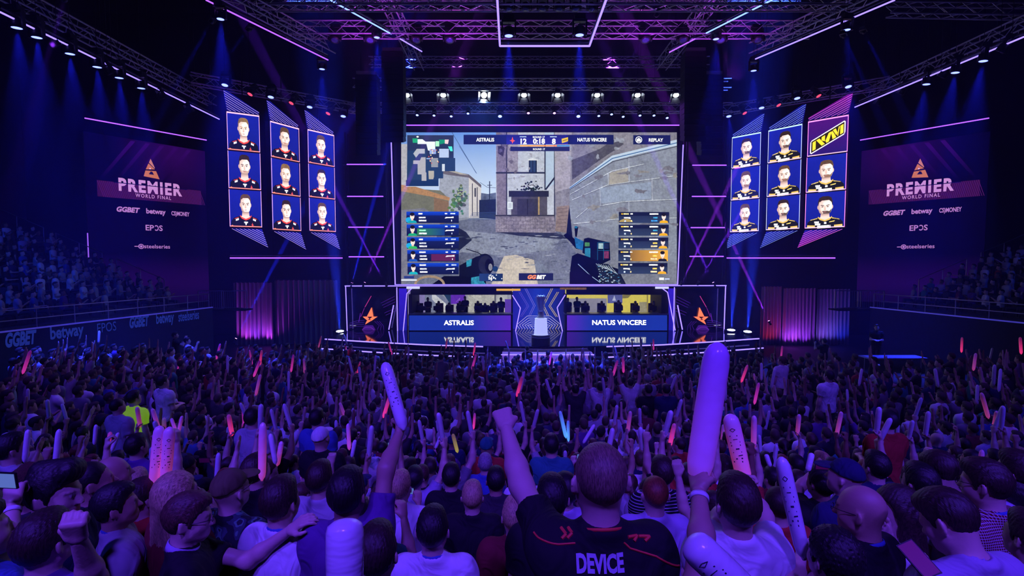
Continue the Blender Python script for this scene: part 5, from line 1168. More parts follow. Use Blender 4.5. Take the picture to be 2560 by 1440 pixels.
# rails along the low wall at the left back
# ------------------------------------------------------------------ the people
from mathutils.bvhtree import BVHTree
def tinted(name, col, rough):
    """skin: one colour times the 'Col' attribute that marks brows, eyes and lips"""
    m = principled(name, col, rough, bump=.06, bscale=90.)
    nt = m.node_tree; a = nt.nodes.new('ShaderNodeVertexColor'); a.layer_name = 'Col'; x = nt.nodes.new('ShaderNodeMix'); x.data_type = 'RGBA'; x.blend_type = 'MULTIPLY'
    x.inputs[0].default_value = 1; x.inputs[6].default_value = (*col, 1); nt.links.new(a.outputs[0], x.inputs[7]); nt.links.new(x.outputs[2], nt.nodes['Principled BSDF'].inputs[0]); return m
SKIN = {'fair': tinted('fair skin', (.66, .45, .36), .43), 'tan': tinted('tan skin', (.48, .30, .21), .5), 'brown': tinted('brown skin', (.24, .13, .08), .45)}
def hairmat(name, col):
    m = principled(name, col, .5, bump=.0); nt = m.node_tree; b = nt.nodes['Principled BSDF']
    tc = nt.nodes.new('ShaderNodeTexCoord'); mp = nt.nodes.new('ShaderNodeMapping'); mp.inputs['Scale'].default_value = (420, 55, 55); nt.links.new(tc.outputs['Object'], mp.inputs[0])
    n = nt.nodes.new('ShaderNodeTexNoise'); n.inputs['Scale'].default_value = 1.; n.inputs['Detail'].default_value = 3; n.inputs['Distortion'].default_value = .6; nt.links.new(mp.outputs[0], n.inputs['Vector'])
    bp = nt.nodes.new('ShaderNodeBump'); bp.inputs['Strength'].default_value = .4; bp.inputs['Distance'].default_value = .006; nt.links.new(n.outputs['Fac'], bp.inputs['Height']); nt.links.new(bp.outputs['Normal'], b.inputs['Normal'])
    r = nt.nodes.new('ShaderNodeValToRGB'); r.color_ramp.elements[0].position = .35; r.color_ramp.elements[1].position = .65; r.color_ramp.elements[0].color = (*[c * .45 for c in col], 1); r.color_ramp.elements[1].color = (*[c * 1.5 for c in col], 1)
    nt.links.new(n.outputs['Fac'], r.inputs['Fac']); nt.links.new(r.outputs['Color'], b.inputs['Base Color']); return m
HAIR = {'black': hairmat('black hair', (.012, .010, .010)), 'dark brown': hairmat('dark brown hair', (.035, .020, .014)), 'brown': hairmat('brown hair', (.09, .045, .028)), 'blond': hairmat('blond hair', (.50, .36, .18)), 'fair brown': hairmat('fair brown hair', (.20, .13, .085)), 'ginger': hairmat('ginger hair', (.22, .06, .025)), 'grey': hairmat('grey hair', (.30, .29, .30))}
CLO = {'white': (.78, .78, .80), 'light grey': (.42, .42, .45), 'grey': (.20, .20, .22), 'black': (.014, .014, .017), 'charcoal': (.04, .04, .046), 'navy': (.02, .025, .09), 'blue': (.06, .12, .42), 'lavender': (.42, .36, .55), 'red': (.42, .035, .03), 'dark red': (.17, .02, .025), 'teal': (.03, .20, .22), 'olive': (.13, .12, .05), 'neon yellow': (.55, .95, .05), 'orange': (.6, .16, .03), 'purple': (.13, .05, .24)}
def cloth(c):
    nm = c + ' cotton'
    if nm in _mats: return _mats[nm]
    m = principled(nm, CLO[c], .85, spec=.25); nt = m.node_tree; b = nt.nodes['Principled BSDF']
    tc = nt.nodes.new('ShaderNodeTexCoord'); mp = nt.nodes.new('ShaderNodeMapping'); mp.inputs['Scale'].default_value = (1.2, 1.2, .8); mp.inputs['Rotation'].default_value = (.3, .5, .2); nt.links.new(tc.outputs['Object'], mp.inputs[0])
    n = nt.nodes.new('ShaderNodeTexNoise'); n.inputs['Scale'].default_value = 5.5; n.inputs['Detail'].default_value = 2.5; n.inputs['Distortion'].default_value = 1.4; nt.links.new(mp.outputs[0], n.inputs['Vector'])
    bp = nt.nodes.new('ShaderNodeBump'); bp.inputs['Strength'].default_value = .8; bp.inputs['Distance'].default_value = .05; nt.links.new(n.outputs['Fac'], bp.inputs['Height']); nt.links.new(bp.outputs['Normal'], b.inputs['Normal']); return m
def patterned(nm, kind):
    if nm in _mats: return _mats[nm]
    m = principled(nm, (.1, .1, .1), .85, spec=.25); nt = m.node_tree; b = nt.nodes['Principled BSDF']; tc = nt.nodes.new('ShaderNodeTexCoord')
    if kind == 'camo':
        n = nt.nodes.new('ShaderNodeTexNoise'); n.inputs['Scale'].default_value = 14; n.inputs['Detail'].default_value = 1.5; nt.links.new(tc.outputs['Object'], n.inputs['Vector']); r = nt.nodes.new('ShaderNodeValToRGB'); r.color_ramp.interpolation = 'CONSTANT'
        for e, (p, c) in zip((r.color_ramp.elements[0], r.color_ramp.elements[1]), ((0, (.01, .015, .02)), (.46, (.03, .06, .07)))): e.position = p; e.color = (*c, 1)
        for p, c in ((.55, (.08, .22, .16)), (.62, (.015, .02, .03))): e = r.color_ramp.elements.new(p); e.color = (*c, 1)
        nt.links.new(n.outputs['Fac'], r.inputs['Fac']); nt.links.new(r.outputs['Color'], b.inputs['Base Color'])
    else:
        mx = None
        for ax, sc in (('Z', 26.), ('X', 26.)) if kind == 'plaid' else (('Z', 14.),):
            w_ = nt.nodes.new('ShaderNodeTexWave'); w_.bands_direction = ax; w_.inputs['Scale'].default_value = sc; w_.inputs['Distortion'].default_value = .4; nt.links.new(tc.outputs['Object'], w_.inputs['Vector'])
            r = nt.nodes.new('ShaderNodeValToRGB'); r.color_ramp.elements[0].position = .80; r.color_ramp.elements[1].position = .92
            c0, c1 = ((.13, .008, .02), (.50, .42, .5)) if kind == 'plaid' else ((.01, .01, .02), (.5, .5, .55)); r.color_ramp.elements[0].color = (*c0, 1); r.color_ramp.elements[1].color = (*c1, 1); nt.links.new(w_.outputs['Fac'], r.inputs['Fac'])
            if mx is None: mx = r.outputs['Color']
            else:
                k = nt.nodes.new('ShaderNodeMix'); k.data_type = 'RGBA'; k.blend_type = 'LIGHTEN'; k.inputs[0].default_value = .8; nt.links.new(mx, k.inputs[6]); nt.links.new(r.outputs['Color'], k.inputs[7]); mx = k.outputs[2]
        nt.links.new(mx, b.inputs['Base Color'])
    return m
_n = cloth('neon yellow').node_tree.nodes['Principled BSDF']; _n.inputs['Emission Color'].default_value = (.45, 1, .03, 1); _n.inputs['Emission Strength'].default_value = .22   # fluorescent vest, its glow put in as emission
M_jean = cloth('navy'); M_trs = cloth('charcoal')
DOWN = {1: ((.14, .02, -1), (.06, .22, -1), 'relaxed', (1, .2, 0)), -1: ((-.14, .02, -1), (-.06, .22, -1), 'relaxed', (-1, .2, 0))}
def two(r, l): return {1: r, -1: l}
def mirror(a): return (tuple((-q[0], q[1], q[2])) if False else (-a[0][0], a[0][1], a[0][2]), (-a[1][0], a[1][1], a[1][2]), a[2], (-a[3][0], a[3][1], a[3][2]))
UPF = ((.42, .28, 1), (.04, .10, 1), 'fist', (.35, -.9, 0)); UPG = ((.40, .40, .85), (.0, .22, 1), 'grip', (.9, -.4, 0)); MIDG = ((.18, .45, -.75), (.02, .55, .85), 'grip', (1, 0, 0))
PHO = ((.20, .62, -.35), (-.30, .30, .95), 'grip', (.8, -.5, 0)); CLP = ((.12, .35, -.9), (-.40, .62, .60), 'open', (1, -.2, 0)); LOW = ((.12, .12, -1), (-.42, .80, .05), 'relaxed', (.3, .2, 1)); MOU = ((.22, .32, -.85), (-.42, .10, .9), 'relaxed', (.4, -.8, 0)); PNT = ((.25, .55, .9), (.1, .5, .9), 'open', (.9, -.3, 0))
POSES = {'arms down': DOWN, 'hands held low': two(LOW, mirror(LOW)), 'clapping': two(CLP, mirror(CLP)), 'holding up a phone': two(PHO, mirror(PHO)), 'both fists up': two(UPF, mirror(UPF)), 'right arm up with a stick': two(UPG, DOWN[-1]), 'left arm up with a stick': two(DOWN[1], mirror(UPG)),
         'both arms up with sticks': two(UPG, mirror(UPG)), 'stick in front': two(MIDG, mirror(LOW)), 'right fist raised': two(UPF, DOWN[-1]), 'left hand raised': two(DOWN[1], mirror(PNT)), 'hand at mouth': two(MOU, DOWN[-1])}
HEADS = (rotm(0, 9), rotm(14, 7), rotm(-16, 10), rotm(5, 4, 4))
HAIRS = ('short', 'under', 'buzz', 'long', 'pony', 'curly', 'pomp')
hair_me = {}
def hair_data(kind, fine):
    k = (kind, fine)
    if k not in hair_me: V, Q = hair_mesh(kind, .0065 if fine else .011); hair_me[k] = np_mesh('hair', V, Q, [HAIR['black']])
    return hair_me[k]
cap_me = np_mesh('cap', *cap_mesh(.009), [cloth('navy')])
def headM(R): return Matrix.Translation(Vector(NECK)) @ Matrix(R.tolist()).to_4x4() @ Matrix.Translation(-Vector(NECK))
def slot(o, m):
    o.material_slots[0].link = 'OBJECT'; o.material_slots[0].material = m; return o
_proto = {}
def proto(pose, hi, fat, fem, fine=1):
    k = (pose, hi, fat, fem, fine)
    if k not in _proto:
        r = make_body(POSES[pose], HEADS[hi], (.022, .018, .0105)[int(fine)], fat=fat, fem=fem, face=True, hh=(.013, .0105, .006)[int(fine)])
        r['me'] = {n: np_mesh({'shirt': 't_shirt'}.get(n, n), *r[n], [M_trs], r['tint'] if n == 'body' else None) for n in ('body', 'shirt', 'trousers')}
        _proto[k] = r
    return _proto[k]
def person(label, r, loc, yaw, s, skin, hair, hcol, top, legs=M_trs, group=None, fine=False, cap=None, wide=1.0):
    t = thing('person', label, 'person', loc, math.radians(yaw), group); t.scale = (s * wide, s * wide, s)
    for n, nm, m in (('body', 'body', skin), ('shirt', 't_shirt', top), ('trousers', 'trousers', legs)):
        o = link(bpy.data.objects.new(nm, r['me'][n])); o.parent = t; slot(o, m)
    if hair:
        o = link(bpy.data.objects.new('hair', hair_data(hair, fine))); o.parent = t; o.matrix_local = headM(r['R']); slot(o, HAIR[hcol])
    if cap:
        o = link(bpy.data.objects.new('cap', cap_me)); o.parent = t; o.matrix_local = headM(r['R']); slot(o, cloth(cap))
    return t
def world_hand(t, r, side):
    M = Matrix.LocRotScale(t.location, t.rotation_euler, t.scale); a, e, w_, f, n = r['hands'][side]
    rr = nrm(np.cross(n, f)) * side
    return M @ Vector(w_ + f * .075 - n * .028), (M.to_3x3() @ Vector(nrm(rr * .55 + f * .85))).normalized(), (M.to_3x3() @ Vector(f)).normalized()
# ---- light sticks
def stickmat(name, col, em, es, red=False):
    m = principled(name, col, .22, spec=.6, bump=.0); nt = m.node_tree; b = nt.nodes['Principled BSDF']; b.inputs['Subsurface Weight'].default_value = .0
    tc = nt.nodes.new('ShaderNodeTexCoord'); sp = nt.nodes.new('ShaderNodeSeparateXYZ'); nt.links.new(tc.outputs['Object'], sp.inputs[0])
    if es:
        r = nt.nodes.new('ShaderNodeMapRange'); r.inputs[1].default_value = .0; r.inputs[2].default_value = .5; r.inputs[3].default_value = es; r.inputs[4].default_value = es * .12; nt.links.new(sp.outputs[2], r.inputs[0]); nt.links.new(r.outputs[0], b.inputs['Emission Strength']); b.inputs['Emission Color'].default_value = (*em, 1)
    n = nt.nodes.new('ShaderNodeTexNoise'); n.inputs['Scale'].default_value = 9; nt.links.new(tc.outputs['Object'], n.inputs['Vector']); bp = nt.nodes.new('ShaderNodeBump'); bp.inputs['Strength'].default_value = .35; bp.inputs['Distance'].default_value = .02; nt.links.new(n.outputs['Fac'], bp.inputs['Height']); nt.links.new(bp.outputs['Normal'], b.inputs['Normal'])
    return m
STK = {'violet': stickmat('violet lit inflatable', (.62, .36, .85), (.45, .08, 1), .22), 'white': stickmat('white inflatable', (.85, .82, .9), 0, 0), 'pink': stickmat('pink lit inflatable', (.85, .60, .78), (1, .10, .45), .26), 'red': stickmat('red lit inflatable', (.8, .45, .5), (1, .035, .20), .75), 'blue': stickmat('blue lit inflatable', (.5, .7, .9), (.1, .5, 1), .7), 'yellow': stickmat('yellow inflatable', (.8, .7, .1), (.8, .7, .05), .35), 'magenta': stickmat('magenta lit inflatable', (.9, .2, .6), (1, .05, .5), .5)}
smb = MB().lathe([(.002, -.05), (.012, -.05), (.016, -.035), (.034, -.01), (.042, .04), (.044, .25), (.044, .46), (.040, .51), (.028, .54), (.012, .555), (.002, .558)], n=14)
stick_me = bpy.data.meshes.new('tube'); stick_me.from_pydata(smb.v, [], smb.f); stick_me.polygons.foreach_set('use_smooth', [True] * len(smb.f)); stick_me.materials.append(STK['white'])
pmb = Paint(lambda x, y, l: (.0452 * math.cos(x / .0452), .0452 * math.sin(x / .0452), y))
for q in range(9): pmb.rect(RNG.uniform(-.02, .02) - .012, .16 + q * .028, RNG.uniform(.0, .02) + .01, .16 + q * .028 + RNG.uniform(.003, .012), (.02, .02, .05))
pmb.line([(-.014, .44), (.0, .455), (.014, .44), (.0, .425), (-.014, .44)], .004, (.02, .02, .05))
print_me = None
M_print = principled('dark print', (.03, .025, .08), .5)
nstick = {}
def stick(label, base, d, kind, r=1.0, L=1.0, prnt=False, group=None):
    global print_me
    base = Vector(base); d = Vector(d).normalized()
    t = link(bpy.data.objects.new('inflatable_stick', None)) if prnt else link(bpy.data.objects.new('inflatable_stick', stick_me))
    t.location = base; t.rotation_euler = d.to_track_quat('Z', 'Y').to_euler(); t.scale = (r, r, L); tag(t, label, 'light stick', group or 'inflatable cheering sticks')
    if prnt:
        tb_ = link(bpy.data.objects.new('tube', stick_me)); tb_.parent = t; slot(tb_, STK[kind])
        if print_me is None: print_me = pmb.build('printed_mark', M_print).data; bpy.data.objects.remove(bpy.data.objects['printed_mark'])
        o = link(bpy.data.objects.new('printed_mark', print_me)); o.parent = tb_
        f = Vector((-base.x, -base.y, .0)); v = t.rotation_euler.to_matrix().inverted() @ f; o.rotation_euler = (0, 0, math.atan2(v.y, v.x))
    else: slot(t, STK[kind])
    return t
# ---- the fans that can be told one by one
def solve(A, px, py, L, far=True):
    best = None
    for k in range(400):
        d = max(.3, A.y - L * 1.02) + k * 2.04 * L / 400; e = abs((P(px, py, d) - A).length - L) + (0 if (d >= A.y) == far else .02)
        if best is None or e < best[0]: best = (e, d)
    return P(px, py, best[1])
NPEOPLE = 0
heroes = []
def hero(label, cx, cy, d, yaw=0, hair='short', hcol='dark brown', skin='fair', top='black', pose='arms down', arms=None, head=(0, 6, 0), legs=None, cap=None, fat=0., fem=False, tops='tee', topmat=None, fine=True, wide=1.0, extras=(), smin=.93, smax=1.08):
    """a fan whose head is seen at cx, cy from the camera, d metres away; arms: {side: (elbow, wrist, kind, far, back of hand)}"""
    global NPEOPLE
    hp = P(cx, cy, d); R = rotm(*head); hl = Vector(NECK + R @ (np.array((0, 0, 1.650)) - NECK))
    s = min(smax, max(smin, (hp.z - elev(hp.x, hp.y)) / hl.z))
    Rz = Matrix.Rotation(math.radians(yaw), 3, 'Z'); loc = hp - Rz @ (hl * s)
    am = dict(POSES[pose])
    M = Matrix.LocRotScale(loc, Rz.to_euler(), Vector((s, s, s))); Mi = M.inverted()
    for sd, (el, wr, kind, far, n) in (arms or {}).items():
        sh = M @ Vector(SH[sd] + (np.array((-sd * .02, 0, .045)) if el[1] < cy + 60 else 0)); e = solve(sh, *el, .29 * s, far[0]); w_ = solve(e, *wr, .26 * s, far[1])
        A = Mi @ sh; E = Mi @ e; Wp = Mi @ w_; nl = Rz.inverted() @ Vector(n)
        am[sd] = (tuple(E - A), tuple(Wp - E), kind, tuple(nl), (E - A).length, (Wp - E).length)
    h = .0095 if d < 2.3 else .0125 if d < 3.4 else .0145
    r = make_body(am, R, h, fat=fat, fem=fem, hh=(.0045 if d < 2.3 else .006) if arms else .009, tops=tops)
    r['me'] = {n: np_mesh({'shirt': 't_shirt'}.get(n, n), *r[n], [M_trs], r['tint'] if n == 'body' else None) for n in ('body', 'shirt', 'trousers')}
    t = person(label, r, loc, yaw, s, SKIN[skin], hair, hcol, topmat or cloth(top), legs or M_trs, None, True, cap, 1.0)
    heroes.append((cx, cy, d, hp, 1300 * .17 / d)); NPEOPLE += 1
    for ex in extras: EXTRA[ex](t, r)
    return t, r
def ring(t, name, c, f, rad, tube_, mat, width=1.0, n=22):
    """small band round a neck or wrist: centre c, axis f"""
    q = Vector(f).normalized().to_track_quat('Z', 'Y').to_matrix(); m = MB()
    prof = [(rad, -tube_ * width), (rad + .004, -tube_ * width), (rad + .005, 0), (rad + .004, tube_ * width), (rad, tube_ * width), (rad - .002, 0)]
    m.lathe(prof + [prof[0]], c, n, q); m.f = m.f[:-2]; return m.build(name, mat, t, True)
def ex_lanyard(t, r): ring(t, 'lanyard', (0, -.022, 1.494), (0, .42, 1), .0685, .010, cloth('blue'))
def ex_collar(t, r): ring(t, 'collar', (0, -.020, 1.498), (0, .40, 1), .072, .022, cloth('lavender'))
def ex_band(side, col='white'):
    def f(t, r): a, e, w_, fd, n = r['hands'][side]; ring(t, 'wristband', tuple(w_ - fd * .03), fd, .0305, .010, cloth(col))
    return f
def ex_glasses(t, r):
    g = MB()
    for s_ in (1, -1):
        pts = [(s_ * .031 + .020 * math.cos(a), .112, 1.642 + .015 * math.sin(a)) for a in [k * .524 for k in range(13)]]; g.path(pts, .0016, 5); g.path([(s_ * .051, .110, 1.645), (s_ * .078, .06, 1.648), (s_ * .082, -.01, 1.645)], .0018, 5)
    g.path([(-.011, .114, 1.645), (.011, .114, 1.645)], .0016, 5); o = g.build('glasses', M_blk, t); o.matrix_local = headM(r['R'])
EXTRA = {'lanyard': ex_lanyard, 'collar': ex_collar, 'band_r': ex_band(1), 'band_l': ex_band(-1), 'band_r_blue': ex_band(1, 'blue'), 'band_r_dark': ex_band(1, 'charcoal'), 'glasses': ex_glasses}
def phone(label, p, d, up, screen=True, roll=0):
    t = thing('phone', label, 'phone', tuple(p)); t.rotation_euler = Vector(d).to_track_quat('Y', 'Z').to_euler()
    t.rotation_euler = (t.rotation_euler.to_matrix() @ Matrix.Rotation(math.radians(roll), 3, 'Y')).to_euler(); MB().box((0, 0, 0), (.148, .009, .072)).build('case', M_blk, t); MB().box((0, -.0052, 0), (.138, .001, .064)).build('screen', emission('lit phone screen', (.10, .16, .55), .9) if screen else principled('red phone cover', (.35, .03, .08), .4), t); return t
BK = (0, -1, .2)
# the fan in the black jersey, arm raised in the centre foreground
dv, dr = hero('man with cropped hair in black lettered jersey with red piping, left fist raised', 1500, 1192, 1.74, 3, 'buzz', 'fair brown', 'fair', 'black', arms={-1: ((1300, 1195), (1263, 1056), 'fist', (True, True), (0, -1, .3))}, head=(0, 3, 0), fat=-.004, smax=1.12)
V, Q = dr['shirt']; bv = BVHTree.FromPolygons([tuple(v) for v in V], [tuple(int(i) for i in q) for q in Q])
def onback(x, z, off=.002, y0=-.6):
    h_ = bv.ray_cast(Vector((x, y0, z)), Vector((0, 1, 0)))
    return (h_[0] + Vector((0, -off, 0))) if h_[0] is not None else Vector((x, -.1, z))
vs_, ts_, wd_ = glyphs('DEVICE', .045)
vv = []; ff = []
for tri_ in ts_:                              # split so that the letters follow the back
    ff.append((len(vv), len(vv) + 1, len(vv) + 2)); vv += [vs_[i] for i in tri_]
shirt_o = [o for o in dv.children if o.name.startswith('t_shirt')][0]
Mdv = Matrix.LocRotScale(dv.location, dv.rotation_euler, dv.scale); Mdi = Mdv.inverted()
def seen(px, py):
    """the point of the back that is seen there from the camera, in the man's own frame"""
    a = Mdi @ Vector((0, 0, CAM_Z)); h_ = bv.ray_cast(a, (Mdi @ P(px, py, 2.0) - a).normalized())
    return h_[0]
tz = seen(1502, 1430); tz = tz if tz is not None else Vector((0, 0, 1.29)); tt_ = seen(1502, 1381) or Vector((0, 0, 1.36)); DEV_W, DEV_H = .147, (tt_.z - tz.z) * .90
me_ = bpy.data.meshes.new('lettering'); me_.from_pydata([tuple(onback(tz.x + x * DEV_W / wd_, tz.z + y * DEV_H, .004)) for x, y in vv], [], ff); me_.materials.append(principled('pale lettering', (.50, .48, .62), .7)); o_ = link(bpy.data.objects.new('lettering', me_)); o_.parent = shirt_o; o_['label'] = 'pale violet letters on the back'
M_red = principled('red piping', (.80, .06, .04), .7)
def piping(pts, wd, name='piping'):
    m = MB()
    q_ = [seen(*p) for p in pts]; q_ = [q for q in q_ if q is not None]
    d_ = [(a.lerp(b, k / 6)) for a, b in zip(q_, q_[1:]) for k in range(6)] + q_[-1:]
    d_ = [onback(p.x, p.z, .0015) if (onback(p.x, p.z) - p).length < .03 else p for p in d_]
    for a, b in zip(d_, d_[1:]):
        if (a - b).length < .06: m.tube(a, b, wd, n=6)
    return m.build(name, M_red, shirt_o) if m.v else None
piping([(1334, 1330), (1345, 1343), (1370, 1355), (1395, 1360), (1438, 1357)], .0032); piping([(1560, 1356), (1575, 1370), (1600, 1378), (1640, 1390), (1678, 1410), (1698, 1413)], .0032)
for pts in ([(1402, 1318), (1415, 1335), (1404, 1346)], [(1420, 1318), (1430, 1332), (1418, 1345)], [(1570, 1342), (1592, 1338), (1585, 1352)], [(1596, 1340), (1624, 1340), (1612, 1352)]): piping(pts, .0055, 'shoulder_chevron')
ring(dv, 'neckline', (0, -.020, 1.490), (0, .384, 1), .0745, .005, M_red)
# right of him
t, r = hero('man with thick dark hair in white t-shirt lifting a stick with both hands', 1843, 1257, 2.35, 0, 'short', 'dark brown', 'fair', 'white', arms={1: ((1900, 1270), (1866, 1202), 'grip', (True, True), (1, -.2, 0)), -1: ((1800, 1275), (1846, 1208), 'grip', (True, True), (-1, -.2, 0))}, fat=.01)
p, d_, f_ = world_hand(t, r, 1); stick('tall white stick with pink tip held above the man with thick dark hair', P(1860, 1195, p.y), P(1826, 1045, p.y + .02) - P(1860, 1195, p.y), 'pink', 1.08, 1.0 * (P(1826, 1040, p.y) - P(1860, 1195, p.y)).length / .55, True)
t, r = hero('person seen only by a tanned raised arm with dark bracelet at the bottom edge', 1800, 1560, 1.42, 0, 'short', 'black', 'tan', 'charcoal', arms={-1: ((1752, 1385), (1744, 1228), 'grip', (True, True), (-.6, -.8, 0))}, extras=('band_l',))
p, d_, f_ = world_hand(t, r, -1); stick('huge violet stick towering over the man in the lettered black jersey', P(1747, 1180, p.y), P(1796, 860, p.y + .05) - P(1747, 1180, p.y), 'violet', 1.12, (P(1796, 860, p.y + .05) - P(1747, 1180, p.y)).length / .55)
stick('white printed stick slanting across the bottom edge beside the lettered black jersey', P(1880, 1500, 1.2), P(1722, 1350, 1.22) - P(1880, 1500, 1.2), 'white', .95, .36, True)
hero('bald man with glasses and blue lanyard in black t-shirt', 2152, 1272, 2.5, 28, None, 'black', 'tan', 'black', head=(12, -4, 0), extras=('lanyard', 'glasses'), fat=.02, smax=1.1)
hero('man with spiky dark hair at the bottom edge holding a long white stick', 2082, 1388, 2.05, 12, 'curly', 'black', 'fair', 'black', arms={-1: ((1985, 1452), (2003, 1385), 'grip', (True, True), (-1, 0, 0))})
stick('long white stick raised in front of the man in red', P(2006, 1378, 2.2), P(1953, 1145, 2.25) - P(2006, 1378, 2.2), 'white', .72, (P(1953, 1145, 2.25) - P(2006, 1378, 2.2)).length / .55, True)
hero('man with shaved sides in red ribbed shirt behind the long white stick', 1945, 1258, 3.4, 0, 'buzz', 'dark brown', 'fair', 'red')
hero('woman with long dark hair in white top, face in profile to the left', 2240, 1268, 2.8, 62, 'long', 'dark brown', 'fair', 'white', arms={-1: ((2250, 1360), (2216, 1335), 'open', (True, False), (0, -1, 0))}, fem=True, head=(8, 0, 0))
hero('man bending his head over, lavender wide-necked shirt and dark scarf', 2368, 1296, 2.2, 10, 'under', 'dark brown', 'fair', 'lavender', arms={-1: ((2275, 1480), (2310, 1425), 'relaxed', (True, True), (-.3, -.9, .3))}, head=(14, -32, 0), fat=.01, smax=1.1)
phone('dark red phone held by the man bending his head', P(2296, 1398, 2.1), (.35, .55, -.75), 1, False, 50)
hero('man with glasses in dark red checked shirt', 2462, 1205, 2.95, 20, 'short', 'dark brown', 'fair', 'red', topmat=patterned('red checked cotton', 'plaid'), extras=('glasses', 'lanyard'), head=(12, -6, 0))
hero('man in navy cap with small white emblem', 2112, 1190, 3.7, 25, None, 'black', 'fair', 'navy', cap='navy', head=(10, 4, 0))
hero('man with raised elbow holding a phone in front of his face', 2052, 1205, 4.2, 10, 'short', 'black', 'tan', 'black', arms={-1: ((1992, 1215), (2040, 1165), 'grip', (True, True), (-.5, -.8, 0))}); phone('phone held up by the man with raised elbow', P(2062, 1163, 4.0), (.1, 1, 0), 1, False)
hero('man with dark hair behind the bending man, facing the screen', 2300, 1205, 3.6, 8, 'short', 'black', 'fair', 'charcoal'); hero('man in grey t-shirt leaning at the right edge', 2545, 1180, 3.2, 20, 'short', 'dark brown', 'fair', 'lavender')
hero('man raising his hand to his ear at the right edge', 2530, 1235, 3.2, 10, 'short', 'black', 'tan', 'black', arms={1: ((2570, 1300), (2545, 1230), 'relaxed', (True, False), (1, 0, 0))}); hero('person in white t-shirt bending forward near the right edge', 2350, 1175, 3.6, 14, 'short', 'dark brown', 'fair', 'white', head=(0, -25, 0))
# left of him
hero('man in purple t-shirt, right arm raised high with a long white stick', 868, 1232, 2.75, -4, 'short', 'black', 'tan', 'purple', arms={1: ((968, 1172), (999, 1086), 'grip', (True, True), (.9, -.3, 0))})
q = P(1006, 1062, 3.15); stick('long white stick with dark print raised high left of the raised fist', q, P(962, 908, 3.3) - q, 'white', .9, (P(962, 908, 3.3) - q).length / .55, True)
stick('white stick at the bottom edge left of the man in black t-shirt', P(862, 1475, 1.25), P(862, 1322, 1.28) - P(862, 1475, 1.25), 'white', 1.05, .30)
hero('man with dark wavy hair at the bottom edge beside the white stick', 942, 1378, 2.1, 0, 'short', 'dark brown', 'fair', 'navy')
hero('man with wavy black hair and lanyard in white t-shirt at the bottom edge', 1082, 1322, 2.75, 0, 'short', 'black', 'fair', 'white', extras=('lanyard',)); hero('man with blond undercut in black t-shirt', 1181, 1240, 4.2, 0, 'under', 'blond', 'fair', 'black', extras=()); hero('man with light blond hair in white hooded shirt', 1001, 1215, 4.3, -3, 'under', 'blond', 'fair', 'white', tops='long')
hero('person with swept blond hair in dark red t-shirt', 1288, 1288, 3.3, 4, 'short', 'blond', 'fair', 'dark red'); hero('man with short black hair in front of the raised arm of the lettered black jersey', 1380, 1243, 3.0, 0, 'short', 'black', 'fair', 'black'); hero('man with reddish brown hair in lavender t-shirt right of the lettered black jersey', 1637, 1232, 3.5, 0, 'buzz', 'ginger', 'fair', 'lavender')
hero('man with short dark hair in dark t-shirt, behind the blond undercut', 1128, 1190, 5.2, 0, 'short', 'black', 'fair', 'black'); hero('man in blue polo shirt with red collar', 1213, 1158, 6.8, 0, 'short', 'grey', 'fair', 'blue')
# far left foreground
hero('man with swept back black quiff, face in profile to the right', 136, 1230, 2.5, -74, 'pomp', 'black', 'fair', 'navy', head=(-8, -4, 0), smax=1.1); hero('man with dark hair at the lower left corner, fist raised', 112, 1350, 2.05, -8, 'short', 'dark brown', 'fair', 'purple', arms={1: ((250, 1470), (212, 1368), 'fist', (False, False), (.3, -.9, .1))})
hero('man with black hair and lanyard in grey t-shirt, turned to the right', 290, 1262, 3.0, -52, 'short', 'black', 'tan', 'light grey', extras=('lanyard',)); hero('man with glasses and pale collar in black t-shirt, arm stretched out right', 472, 1292, 2.6, -62, 'short', 'brown', 'fair', 'black', arms={-1: ((622, 1402), (722, 1328), 'relaxed', (False, False), (0, -.4, 1)), }, extras=('glasses', 'collar'), head=(-6, -4, 0))
hero('man with dark hair and lanyard in white polo shirt', 702, 1250, 2.85, -14, 'short', 'dark brown', 'fair', 'white', extras=('lanyard',)); hero('woman with long wavy blond hair', 442, 1232, 3.0, -30, 'long', 'blond', 'fair', 'dark red', fem=True); hero('man in brown cap and green camouflage t-shirt', 577, 1222, 3.2, -20, None, 'black', 'fair', 'olive', cap='olive', topmat=patterned('camouflage cotton', 'camo'), extras=('glasses',))
hero('person at the left edge, hand with wristband holding up a phone', -60, 1330, 2.0, -30, 'short', 'black', 'fair', 'blue', arms={1: ((20, 1400), (32, 1262), 'grip', (True, True), (.4, -.9, 0))}, extras=('band_r',)); phone('lit phone held up at the left edge', P(4, 1200, 2.2), (.1, 1, .1), 1)
hero('person in red shirt holding two pink sticks upright', 352, 1243, 3.5, -20, 'short', 'dark brown', 'fair', 'red', arms={1: ((440, 1285), (424, 1222), 'grip', (True, True), (1, -.2, 0)), -1: ((352, 1290), (388, 1222), 'grip', (True, True), (-1, -.2, 0))})
for k, (xb, xt, yt, lb) in enumerate(((386, 399, 1066, 'left one'), (413, 424, 1069, 'right one'))): q = P(xb, 1205, 3.55); stick('tall glowing pink stick over the red shirt, %s of the pair' % lb, q, P(xt, yt, 3.55) - q, 'pink', .85, (P(xt, yt, 3.55) - q).length / .55, True)
hero('bald man between the quiff and the camouflage t-shirt', 282, 1180, 3.9, -50, None, 'black', 'tan', 'charcoal'); hero('man with shaved hair behind the quiff', 228, 1202, 3.2, -45, 'buzz', 'black', 'tan', 'black'); hero('person in striped shirt behind the reddish brown hair', 1655, 1180, 4.4, 3, 'short', 'dark brown', 'fair', 'navy', topmat=patterned('striped cotton', 'stripe'))
